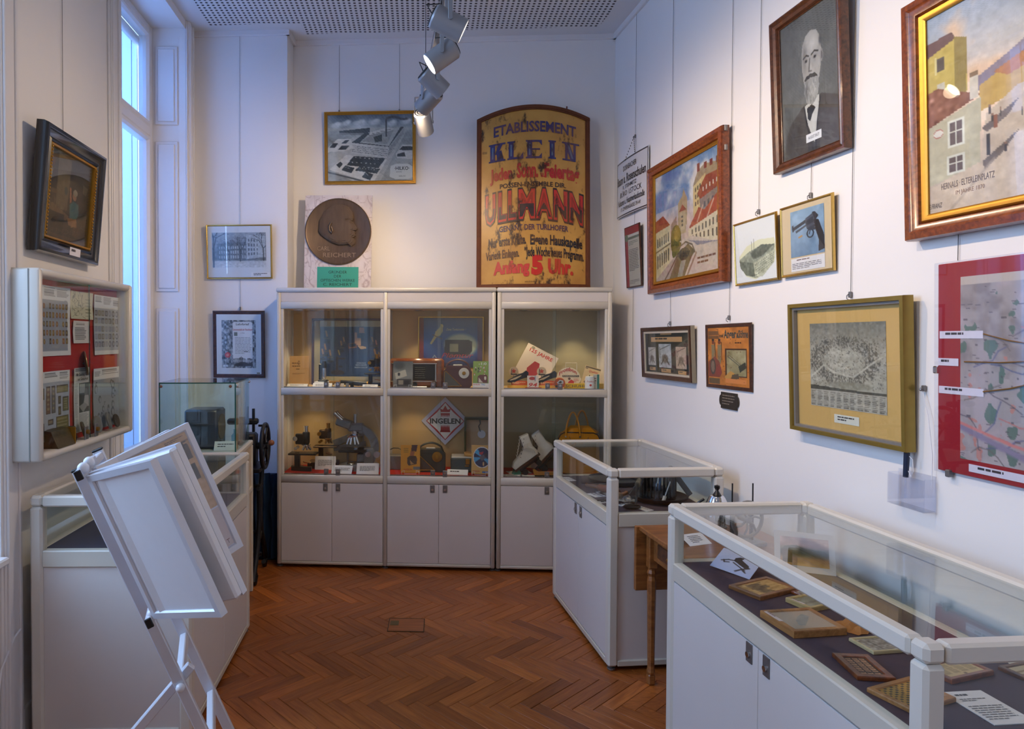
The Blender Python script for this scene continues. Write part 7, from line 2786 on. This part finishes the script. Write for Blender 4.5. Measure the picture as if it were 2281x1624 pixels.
MB().tube([(-.07, -.003, .27), (-.06, -.003, .245), (-.02, -.003, .238), (.02, -.003, .228), (.05, -.003, .232), (.065, -.003, .268)], .002, 6).build('stitched_flap', M_maroon, t, 60)


def skate(t, s=1., lace=True):
    """ankle boot on a roller plate, toe to -x"""
    R = Matrix.Scale(s, 4)
    up_ = [(-.12, .0), (.09, .0), (.10, .03), (.09, .08), (.115, .17), (.05, .185), (.025, .10), (-.04, .065), (-.10, .055), (-.13, .03)]
    k = MB()
    for (yo, sc2) in ((-.034, .92), (-.02, 1.), (.02, 1.), (.034, .92)):
        pass
    n = len(up_)
    ys = [(-.036, .86), (-.024, 1.0), (.024, 1.0), (.036, .86)]
    v, f = [], []
    cx_, cz_ = -.0, .06
    for (yo, q) in ys:
        v += [(cx_ + (x - cx_) * q, yo, cz_ + (z - cz_) * q) for x, z in up_]
    for a in range(3):
        f += [(a * n + j, a * n + (j + 1) % n, (a + 1) * n + (j + 1) % n, (a + 1) * n + j) for j in range(n)]
    f += [tuple(range(n)), tuple(range(3 * n, 4 * n))[::-1]]
    k.add(v, f, None, R)
    k.build('boot', M_ivory, t, 50)
    MB().prism([(-.13, -.012), (.10, -.012), (.10, .003), (-.13, .003)], -.034, .034, None, R).build('sole', M_darkwood, t)
    k = MB(); k.rbox(-.10, .08, -.02, .02, -.035, -.012, .004, None, R); k.rbox(-.07, -.05, -.01, .01, -.05, -.03, .002, None, R); k.rbox(.04, .06, -.01, .01, -.05, -.03, .002, None, R); k.build('roller_plate', M_iron, t)
    for x in (-.07, .055):
        for yy in (-.03, .03):
            MB().cyl(R @ Vector((x, yy - .01, -.052)), R @ Vector((x, yy + .01, -.052)), .022 * s, n=16).build('wheel', M_iron, t, 40)
    k = MB()
    for j in range(7):
        q = j / 6
        a = Vector((-.05 + .10 * q, 0, .075 + .10 * q))
        k.tube([R @ (a + Vector((-.012, -.028, -.006))), R @ (a + Vector((.0, -.01, .008))), R @ (a + Vector((-.0, .02, .006)))], .0022, 5)
    k.build('laces', M_ivory, t)
    k = MB()
    for j in range(6):
        q = j / 5
        k.ball(tuple(R @ Vector((-.035 + .10 * q, -.034, .06 + .10 * q))), .004, 6, 4)
    k.build('eyelets', M_iron, t)


t = inside('roller_skate', 'old ivory roller skate tipped on its toe with untied laces', 'skate', 1.80, LO + .075, .14, rot=(0, -.62, .1))
skate(t, .95)
k = MB(); k.tube([(.02, -.04, .10), (.05, -.055, .09), (.075, -.05, .06), (.07, -.055, .03)], .003, 6); k.tube([(.02, -.04, .10), (.04, -.055, .12), (.07, -.05, .115), (.05, -.055, .095)], .003, 6); k.build('lace_bow', M_ivory, t, 60)
t = inside('roller_skate', 'old ivory roller skate standing tipped against the mustard bag', 'skate', 1.94, LO + .105, .25, rot=(0, -.85, -.1))
skate(t, 1.0)
t = inside('wooden_skate', 'small yellow wooden blade skate lying before the roller skates', 'skate', 1.915, LO, .065, rotz=.05)
k = MB(); k.prism([(-.08, .012), (.10, .012), (.10, .032), (-.05, .034), (-.075, .05), (-.088, .046)], -.018, .018); k.build('wooden_sole', mat('yellow_wood', (176, 116, 40), .45), t)
MB().rbox(-.075, .10, -.004, .004, 0, .014, .001).build('blade', M_iron, t)
t = inside('teal_block', 'little teal wedge block under the tipped roller skate', 'block', 1.715, LO, .13, rotz=.3)
MB().add([(-.025, -.02, 0), (.03, -.02, 0), (.03, .03, 0), (-.025, .03, 0), (-.005, -.02, .05), (.02, -.02, .045), (.02, .03, .045), (-.005, .03, .05)], [(0, 1, 2, 3), (4, 5, 6, 7), (0, 1, 5, 4), (1, 2, 6, 5), (2, 3, 7, 6), (3, 0, 4, 7)]).build('wedge', mat('teal_rubber', (44, 118, 98), .5), t)
for j, (u, d, w_, h_, rz, lab) in enumerate(((1.685, .085, .13, .07, .05, 'open leaflet with a line drawing lying before the skates'), (1.82, .075, .16, .07, -.05, 'plain white sheet lying before the skates'), (1.74, .20, .17, .10, .2, 'white sheet lying under the tipped roller skate'))):
    t = inside('loose_sheet', lab, 'paper', u, LO + .0005 + .0012 * (j == 1), d, rotz=rz)
    k = MB(); k.box(-w_ / 2, w_ / 2, -h_ / 2, h_ / 2, 0, .001, (222, 218, 212)); k.build('sheet', M_paper, t, recalc='force')
    if j == 0:
        k = MB(); k.add([(-.045, -.01, .0016), (.03, -.02, .0016), (.04, .0, .0016), (-.03, .015, .0016)], [(0, 1, 2, 3)], (120, 124, 126)); k.build('drawing', M_paper, t)
# books standing behind the bag
for j, (h_, col) in enumerate((((.23), (60, 80, 120)), (.22, (176, 132, 84)), (.235, (60, 84, 130)), (.21, (170, 120, 76)), (.22, (72, 92, 130)), (.20, (160, 110, 72)))):
    t = inside('old_book', ['thin blue cloth book', 'thin tan book', 'tallest blue cloth book', 'short tan book', 'pale blue cloth book', 'shortest brown book'][j] + ' in the row standing behind the mustard bag', 'book', 2.10 + j * .032, LO, .29, group='books behind the bag')
    MB().rbox(-.012, .012, 0, .08, 0, h_, .002).build('cover', mat('book_cloth_%d' % j, col, .7), t)
    MB().box(-.009, .009, .003, .078, h_, h_ + .0006).build('page_edge', M_ivory, t)

for t_, z_ in SETTLE:
    settle(t_, z_)

# ------------------------------------------------------------------ things in the floor counters
def lying(name, label, cat, quad, z, thick, group=None, incl=0.):
    """pixel corners near-left, near-right, far-right, far-left of the top face"""
    P = [at_z(px, py, z + thick) for px, py in quad]
    x = ((P[1] - P[0]) + (P[2] - P[3])).normalized()
    w = ((P[1] - P[0]).length + (P[2] - P[3]).length) / 2
    yv = Vector((-x.y, x.x, 0))
    h = ((P[3] - P[0]).dot(yv) + (P[2] - P[1]).dot(yv)) / 2
    c = (P[0] + P[1] + P[2] + P[3]) / 4 - yv * (h / 2)
    c.z = z + thick
    ang = math.atan2(x.y, x.x)
    t = thing(name, label, cat, c, 0, group, rot=(-PI / 2 + incl, 0, ang))
    return t, w, h


def little_frame(label, quad, thick, fw_, fm, draw, nx=40, ny=30, z=.7838, pane=False, name='small_frame', sticker=None):
    t, w, h = lying(name, label, 'picture', quad, z, thick)
    r = MB(); ring(r, [(0, .003), (.001, 0), (fw_ - .002, 0), (fw_, .003), (fw_, thick - .001), (0, thick - .001)], -w / 2, w / 2, 0, h); r.build('frame', fm, t)
    c = Canvas(nx, ny, (210, 190, 150)); draw(c)
    MB().canvas(c, -w / 2 + fw_, w / 2 - fw_, fw_, h - fw_, .0035).build('print', M_gloss if pane else M_paper, t)
    MB().box(-w / 2 + .002, w / 2 - .002, .005, thick, .002, h - .002).build('back_board', M_darkwood, t)
    if pane:
        MB().box(-w / 2 + fw_, w / 2 - fw_, .0015, .0025, fw_, h - fw_).build('picture_glass', M_glass, t)
    if sticker:
        k = MB(); x0, x1, z0, z1 = sticker; k.rect(x0 * w, x1 * w, z0 * h, z1 * h, -.0006, (226, 206, 200)); k.lines(x0 * w + .003, x1 * w - .003, z1 * h - .001, z0 * h + .001, 1, (150, 120, 120), -.001); k.build('sticker', M_paper, t)
    return t


def d_town(c):
    c.a[:] = (190, 150, 92)
    r = np.random.default_rng(4)
    for j in range(40):
        x = r.uniform(.08, .92); hh = r.uniform(.1, .4)
        c.rect(x, .72 - hh, x + r.uniform(.03, .09), .76, (104, 84, 58), .7)
    c.ell(.5, .74, .42, .08, (110, 90, 62), .8)
    c.noise(12, 12, 3, 2)


def d_pencil(c):
    c.a[:] = (192, 140, 90)
    c.poly([(.18, .30), (.34, .22), (.80, .62), (.78, .76), (.52, .66), (.30, .48)], (132, 108, 84))
    c.noise(12, 14, 7, 3, mask=c.mask([(.18, .30), (.34, .22), (.80, .62), (.78, .76), (.52, .66), (.30, .48)]))


def d_plain(c):
    c.a[:] = (176, 160, 130)
    c.poly([(.5, 0), (.62, 0), (.7, 1), (.5, 1)], (120, 96, 66), .7)


def d_aged(c):
    c.a[:] = (150, 142, 132)
    c.noise(12, 22, 4, 3); c.line([(.3, .2), (.34, .8)], (90, 86, 80), .04)


def d_grid(c):
    c.a[:] = (72, 60, 54)
    for i_ in range(3):
        for j in range(8):
            c.rect(.08 + i_ * .30, .06 + j * .115, .30 + i_ * .30, .13 + j * .115, (206, 152, 112)).rect(.10 + i_ * .30, .08 + j * .115, .24 + i_ * .30, .10 + j * .115, (60, 50, 50))


def d_check(c):
    c.a[:] = (186, 140, 70)
    for i_ in range(12):
        for j in range(12):
            if (i_ + j) % 2 == 0:
                c.rect(.02 + i_ * .081, .02 + j * .081, .085 + i_ * .081, .085 + j * .081, (88, 78, 64))


def d_doc(c):
    c.a[:] = (196, 172, 130)
    for j in range(4):
        textblock(c, .06 + j * .23, .08, .25 + j * .23, .8, 12, (130, 112, 86))
    c.ell(.5, .88, .05, .06, (110, 90, 70))


def d_hill(c):
    c.grad([(0, (206, 176, 176)), (.3, (196, 160, 150)), (.45, (120, 120, 110)), (.6, (96, 92, 70)), (.75, (180, 130, 80)), (1, (206, 160, 100))])
    c.poly([(.1, .34), (.35, .28), (.5, .38), (.9, .42), (1, .55), (0, .6)], (92, 96, 84))
    c.rect(.05, .45, .25, .9, (96, 80, 60)).noise(7, 12, 3, 3)


def d_cradle(c):
    c.grad([(0, (206, 206, 226)), (1, (176, 186, 222))])
    dk = (58, 56, 56)
    c.poly([(.42, .30), (.50, .20), (.62, .18), (.58, .30), (.80, .46), (.84, .58), (.74, .62), (.42, .44)], dk)
    c.line([(.16, .58), (.30, .46), (.44, .42)], dk, .04).line([(.44, .52), (.78, .72)], dk, .035).line([(.60, .86), (.70, .70), (.84, .56)], dk, .045).line([(.20, .52), (.24, .62), (.34, .56)], dk, .035).line([(.74, .74), (.82, .80)], dk, .04)


Z0 = .7838
little_frame('oak frame with a dark town silhouette in the long counter', [(1644, 1309), (1715, 1339), (1757, 1300), (1686, 1277)], .014, .016, M_tablew, d_town, 50, 36)
little_frame('light wood frame with a faint pencil view and a sticker', [(1712, 1369), (1789, 1421), (1865, 1385), (1784, 1343)], .022, .016, M_oak, d_pencil, 50, 40, pane=True, sticker=(-.42, .05, .02, .10))
little_frame('pale wood frame lying behind the pencil view, almost empty', [(1760, 1336), (1819, 1358), (1856, 1338), (1801, 1314)], .016, .012, wood('pale_wood', (176, 150, 96), (206, 180, 126), .45, (8, 60, 60)), d_plain, pane=True, sticker=(-.3, .2, .02, .09))
little_frame('cream framed grey aged print lying flat in the long counter', [(1925, 1453), (2033, 1445), (1985, 1413), (1911, 1419)], .010, .008, wood('cream_wood', (190, 172, 130), (206, 190, 150), .5, (8, 60, 60)), d_aged, 50, 36)
little_frame('dark brown board with columns of small tan labels', [(1891, 1506), (1977, 1508), (1951, 1459), (1871, 1453)], .012, .018, M_mahog, d_grid, 40, 48)
little_frame('yellow oak board with a dotted checker panel', [(2007, 1590), (2108, 1560), (2046, 1500), (1957, 1524)], .012, .014, M_oak, d_check, 60, 60)
little_frame('red brown frame with a printed document and white sticker', [(2115, 1521), (2196, 1491), (2154, 1463), (2054, 1473)], .014, .012, M_mahog, d_doc, 50, 36)
little_frame('grey wood frame with a plain tan print by the counter end', [(2250, 1492), (2306, 1520), (2346, 1478), (2286, 1458)], .012, .012, M_walnut, d_plain)
little_frame('thin dark framed panel lying behind the town silhouette', [(1768, 1318), (1800, 1330), (1822, 1315), (1790, 1305)], .010, .008, M_mahog, d_aged)
P0, P1 = at_z(1579, 1267, Z0 + .002), at_z(1671, 1288, Z0 + .002)
P3, P2 = at_y(1617, 1219, 2.60), at_y(1698, 1257, 2.46)
ex = ((P1 - P0) + (P2 - P3)).normalized()
ez = (P3 + P2 - P0 - P1) / 2
ez = (ez - ex * ez.dot(ex))
h, w = ez.length, ((P1 - P0).length + (P2 - P3).length) / 2
ez.normalize()
ey = ez.cross(ex)
t = thing('photo_print', 'white photo sheet of an ornate iron cradle propped up in the long counter', 'photograph', (P0 + P1) / 2)
t.rotation_euler = Matrix((ex, ey, ez)).transposed().to_euler()
c = Canvas(60, 56); d_cradle(c)
MB().canvas(c, -w / 2, w / 2, 0, h, 0).build('photograph', M_gloss, t)
MB().box(-w / 2, w / 2, .0004, .0018, 0, h).build('backing', M_white, t)
settle(t, Z0 + .0005)
t, w, h = lying('text_card', 'large white text card near the counter end post', 'label card', [(2188, 1616), (2290, 1611), (2204, 1536), (2121, 1541)], Z0, .002)
k = MB(); k.rect(-w / 2, w / 2, 0, h, 0, (222, 218, 220)); k.lines(-w * .3, w * .3, h * .90, h * .84, 1, (60, 60, 64), -.0006, .8); k.lines(-w * .35, w * .35, h * .76, h * .66, 2, (110, 110, 116), -.0006, .5); k.lines(-w * .42, w * .42, h * .54, h * .10, 7, (110, 110, 116), -.0006, .4); k.build('printed_face', M_paper, t)
MB().box(-w / 2, w / 2, .0004, .0018, 0, h).build('backing', M_white, t)
# leaning landscape in a white mount
p = at_z(1776, 1262, Z0)
t = thing('mounted_landscape', 'white mounted landscape print leaning at the far side of the long counter', 'picture', (p.x - .01, p.y - .07, Z0 + .002), 0, rot=(-.40, .0, -.40))
c = Canvas(60, 44); d_hill(c)
k = MB(); k.rect(-.10, .10, 0, .145, 0, (216, 210, 206)); k.canvas(c, -.08, .08, .022, .125, -.0006); k.build('mounted_print', M_gloss, t)
MB().box(-.10, .10, .0006, .003, 0, .145).build('backing', M_white, t)
MB().bar((0, .004, .11), (0, .07, .036), .014, .002, .0005).build('prop_leg', M_white, t)
settle(t, Z0 + .0005)
# crumpled brown paper
p = at_z(1922, 1392, Z0)
t = thing('brown_paper', 'crumpled brown wrapping paper pieces beside the light wood frame', 'paper', (p.x, p.y, Z0), .4)
k = MB()
nu_, nv_ = 12, 8
r2 = np.random.default_rng(8)
H_ = r2.uniform(0.001, .024, (nv_, nu_))
v = [(-.09 + .18 * a / (nu_ - 1) + r2.normal() * .004, -.045 + .09 * b / (nv_ - 1) + r2.normal() * .004, H_[b, a] * (0.15 if a in (0, nu_ - 1) or b in (0, nv_ - 1) else 1)) for b in range(nv_) for a in range(nu_)]
f = [(b * nu_ + a, b * nu_ + a + 1, (b + 1) * nu_ + a + 1, (b + 1) * nu_ + a) for b in range(nv_ - 1) for a in range(nu_ - 1)]
k.add(v, f); k.build('crumpled_sheet', mat('wrapping_paper', (176, 118, 62), .8, var=.12), t)
t = thing('white_tent_card', 'white folded card lying on the oak table', 'label card', tuple(at_z(1562, 1214, .753)), .35)
k = MB(); R1 = Matrix.Rotation(-1.15, 4, 'X'); k.rect(-.06, .06, 0, .075, 0, (232, 230, 238), R1); k.lines(-.03, .035, .06, .012, 5, (90, 90, 100), -.0006, .4, M=R1); k.build('front_leaf', M_paper, t)
tp = R1 @ Vector((0, 0, .075)); k = MB(); k.add([(-.06, tp.y, tp.z), (.06, tp.y, tp.z), (.06, tp.y + .02, .0005), (-.06, tp.y + .02, .0005)], [(3, 2, 1, 0)], (200, 200, 206)); k.build('back_leaf', M_paper, t)

# spoked wheel machine and kettle on the table
t = thing('wheel_machine', 'small silver hand machine with a seven spoked wheel on the oak table', 'machine', (1.40, 2.93, .7535), .25)
MB().rbox(-.09, .09, -.045, .05, 0, .018, .004).build('base', M_mgrey, t)
k = MB()
for s in (-.05, .05):
    k.rbox(s - .006, s + .006, .0, .016, .016, .14, .002)
k.cyl((-.05, .008, .13), (-.05, .008, .27), .003, n=8); k.cyl((.055, .008, .13), (.055, .008, .265), .003, n=8)
k.build('posts', M_iron, t)
k = MB()
k.tube([(.075 * math.cos(a), -.025, .118 + .075 * math.sin(a)) for a in np.linspace(0, 2 * PI, 29)[:-1]], .008, 8, True)
for j in range(7):
    a = 2 * PI * j / 7
    k.tube([(0, -.025, .118), (.04 * math.cos(a + .25), -.025, .118 + .04 * math.sin(a + .25)), (.072 * math.cos(a), -.025, .118 + .072 * math.sin(a))], .005, 6)
k.cyl((0, -.04, .118), (0, .02, .118), .014, n=14)
k.build('spoked_wheel', M_mgrey, t, 40)
t = thing('chrome_kettle', 'small chrome spirit kettle with a black knob on the oak table', 'kettle', (1.36, 3.10, .7535))
MB().lathe([(.055, 0), (.062, .01), (.064, .06), (.058, .12), (.036, .165), (.03, .175), (.0, .18)], 26).build('body', M_chrome, t, 40)
k = MB(); k.lathe([(.02, .178), (.012, .19), (.006, .20), (.013, .212), (.012, .222), (0, .226)], 16); k.build('lid_knob', M_black, t, 40)
MB().tube([(-.055, 0, .09), (-.085, 0, .10), (-.09, 0, .14), (-.06, 0, .16)], .006, 8).build('handle', M_black, t, 60)

# middle counter: iron waffle pan, mallets, cards
ZM = .7838
t = thing('cast_iron_drum', 'ribbed black cast iron drum on a round pan with splayed arms', 'iron utensil', (1.27, 3.62, ZM), .1)
MB().lathe([(.06, 0), (.13, .004), (.15, .02), (.155, .03), (.145, .032), (.12, .016), (0, .014)], 40).build('round_pan', M_iron, t, 40)
k = MB()
k.lathe([(.0, .015), (.094, .015), (.094, .022), (.088, .026), (.088, .03), (0, .03)], 36)
k.lathe([(0, .145), (.086, .145), (.094, .15), (.094, .158), (.08, .162), (0, .164)], 36)
k.build('drum_rims', M_iron, t, 40)
for j in range(26):
    a = 2 * PI * j / 26
    MB().bar((.088 * math.cos(a), .088 * math.sin(a), .024), (.088 * math.cos(a), .088 * math.sin(a), .152), .009, .012, .002, up=(math.cos(a), math.sin(a), 0)).build('rib', M_iron, t)
for s in (1, -1):
    MB().bar((s * .085, -.02, .14), (s * .165, -.035, .03), .03, .006, .002, up=(0, 1, 0)).build('splayed_arm', mat('dark_steel', (60, 62, 70), .35, .7), t)
k = MB()
k.tube([(-.02, -.03, .165), (-.01, -.03, .178), (.0, -.03, .168), (.012, -.03, .18), (.022, -.03, .168), (.04, -.03, .172)], .0045, 6)
k.tube([(.055 + .012 * math.cos(a), -.03, .175 + .012 * math.sin(a)) for a in np.linspace(0, 2 * PI, 13)[:-1]], .004, 6, True)
k.build('bent_wire', M_iron, t, 60)
MB().bar((-.02, -.105, .02), (.02, -.098, .12), .008, .008, .002).build('lever', M_steel, t)
MB().cyl((-.022, -.107, .012), (-.010, -.104, .045), .009, n=10).build('lever_grip', M_ivory, t, 40)
t = thing('iron_pan', 'flat round black iron pan lying at the far end of the tool counter', 'pan', (1.16, 4.06, ZM), 0)
MB().lathe([(.12, 0), (.15, .006), (.155, .028), (.148, .03), (.13, .012), (0, .010)], 36).build('pan', M_iron, t, 40)
for j, (x, y, a, lab) in enumerate(((1.05, 3.60, .9, 'brown wooden mallet with worn head lying in the tool counter'), (1.075, 3.74, 1.5, 'darker turned wooden pestle lying behind the mallet'), (1.02, 3.80, 2.2, 'round headed wooden stamp lying among the tools'))):
    t = thing('wooden_mallet', lab, 'mallet', (x, y, ZM + .022), a)
    MB().lathe([(.012, -.05), (.021, -.046), (.021, .02), (.015, .03)], 16, Matrix.Rotation(PI / 2, 4, 'Y')).build('head', (wood('mallet_head', (96, 80, 66), (140, 118, 96), .6, (30, 30, 30)), M_walnut, M_mahog)[j], t, 40)
    MB().lathe([(.010, .03), (.012, .06), (.009, .10), (.012, .115), (.0, .118)], 14, Matrix.Rotation(PI / 2, 4, 'Y')).build('handle', M_tablew, t, 40)
    MB().rbox(-.03, .0, -.02, .02, -.0222, -.016, .002).build('flat_side', M_darkwood, t)
t = thing('flat_iron_tool', 'dark iron rounded scraper with upright curved handle in the tool counter', 'tool', (1.075, 3.44, ZM), .3)
MB().lathe([(.0, 0), (.03, 0), (.036, .006), (.036, .012), (.03, .016), (0, .016)], 22, Matrix.Diagonal((1.3, .9, 1, 1))).build('plate', M_iron, t, 40)
MB().tube([(.02, 0, .014), (.035, .01, .05), (.045, .03, .085), (.075, .06, .105)], .006, 8).build('curved_shank', M_iron, t, 60)
k = MB(); k.cyl((.072, .058, .103), (.11, .095, .12), .015, .011, 14); k.build('wooden_grip', mat('grey_wood', (104, 96, 80), .6), t, 40)
for j, (q, lab) in enumerate((([(1306, 1100), (1326, 1108), (1340, 1098), (1318, 1090)], 'small white folded card beside the door pane of the tool counter'), ([(1325, 1116), (1338, 1121), (1346, 1117), (1333, 1111)], 'tiny white price card lying alone in the tool counter'),
                              ([(1378, 1112), (1392, 1115), (1396, 1100), (1384, 1098)], 'white card standing before the mallets'), ([(1402, 1128), (1440, 1139), (1446, 1134), (1410, 1122)], 'long white card lying before the round pan'), ([(1372, 1125), (1384, 1128), (1390, 1118), (1377, 1115)], 'square white card by the corner post of the tool counter'),
                              ([(1326, 1096), (1356, 1106), (1362, 1098), (1336, 1088)], 'pale long tag lying among the small tools'), ([(1244, 1064), (1262, 1072), (1268, 1064), (1252, 1056)], 'white card at the far left end of the tool counter'))):
    P = [at_z(px, py, ZM) for px, py in q]
    flat_card('label_card', lab, [(a.x, a.y) for a in P], ZM + .001, nl=3)
t = thing('pliers', 'small dark iron pliers lying beside the folded card', 'pliers', (.985, 3.60, ZM), .6)
k = MB(); k.tube([(-.05, -.012, .006), (-.02, -.008, .006), (.0, .0, .006), (.03, .004, .006)], .005, 6); k.tube([(-.05, .012, .006), (-.02, .008, .006), (.0, .0, .006), (.03, -.004, .006)], .005, 6); k.build('pliers', M_iron, t, 60)
t = thing('cookie_cutters', 'heap of small grey tin cutters before the iron drum', 'cutter', (1.075, 3.53, ZM), .3)
for j in range(5):
    a = j * 1.3
    MB().tube([(.03 * math.cos(a) + .014 * math.cos(b), .03 * math.sin(a) + .012 * math.sin(b), .010 + .004 * j) for b in np.linspace(0, 2 * PI, 9)[:-1]], .004, 5, True, flat=2).build('cutter', M_mgrey, t)

# window counter
ZL = .7838
t = thing('wooden_clog', 'dark blue boat shaped clog in the window counter', 'clog', (-1.19, 3.28, ZL), .6)
k = MB()
sec = [(-.13, .012, .03), (-.10, .035, .05), (-.04, .045, .055), (.04, .045, .06), (.10, .038, .075), (.14, .01, .09)]
v, f = [], []
for (x, hw_, z) in sec:
    v += [(x, -hw_, z), (x, -hw_ * .7, .004), (x, hw_ * .7, .004), (x, hw_, z), (x, hw_ * .75, z - .004), (x, 0, z * .4), (x, -hw_ * .75, z - .004)]
for a in range(len(sec) - 1):
    f += [(a * 7 + j, a * 7 + (j + 1) % 7, (a + 1) * 7 + (j + 1) % 7, (a + 1) * 7 + j) for j in range(7)]
f += [tuple(range(7)), tuple(range(35, 42))[::-1]]
k.add(v, f); k.build('clog', M_radio, t, 50)
t = thing('wooden_block', 'pale wooden printing block in the window counter', 'block', (-1.17, 3.02, ZL), .1)
MB().rbox(-.06, .06, -.03, .03, 0, .03, .003).build('block', wood('block_wood', (150, 126, 84), (176, 150, 104), .6, (10, 60, 60)), t)
t = thing('carved_figure', 'small carved brown wooden figure lying in the window counter', 'carving', (-1.06, 3.20, ZL), .8)
k = MB(); k.ball((0, 0, .035), .035, 12, 8, (1.4, 1, 1)); k.ball((.06, 0, .05), .026, 12, 8); k.ball((-.05, .01, .028), .028, 12, 8, (1.3, 1, 1)); k.cyl((.02, .03, .03), (.05, .06, .015), .012, .009, 10); k.build('carving', mat('carved_wood', (110, 58, 30), .45, var=.2), t, 60)
t = thing('grey_slate', 'grey framed photo leaning at the back of the window counter', 'picture', (-1.33, 3.55, ZL + .003), 0, rot=(-.5, 0, .03))
k = MB(); k.rbox(-.12, .12, 0, .008, 0, .16, .002); k.build('board', M_walnut, t)
k = MB(); c = Canvas(40, 28, (96, 92, 84)); c.noise(6, 14, 3, 3); k.canvas(c, -.11, .11, .01, .15, -.001); k.build('photograph', M_gloss, t)
t = thing('ring_button', 'small dark round button lying at the front of the window counter', 'button', (-1.02, 2.86, ZL))
MB().lathe([(.006, 0), (.02, 0), (.022, .004), (.016, .007), (.008, .004), (.006, 0)], 20).build('button', M_darkwood, t, 40)
flat_card('label_card', 'white card lying at the far end of the window counter', [(-1.16, 3.42), (-1.06, 3.42), (-1.06, 3.48), (-1.16, 3.48)], ZL + .001)
tent('label_card', 'white folded card standing in the glass cube before the loudspeaker', (-1.155, 3.96, PH + .001), .1, .13, .06, .6, nl=2)
t = thing('ink_bottle', 'small blue glass bottle inside the glass cube', 'bottle', (-1.16, 4.20, PH + .0005))
MB().lathe([(.022, 0), (.025, .004), (.025, .055), (.012, .07), (.011, .09), (.014, .092), (0, .094)], 18).build('bottle', glass('blue_glass', (.55, .75, .85), 1.2), t, 40)
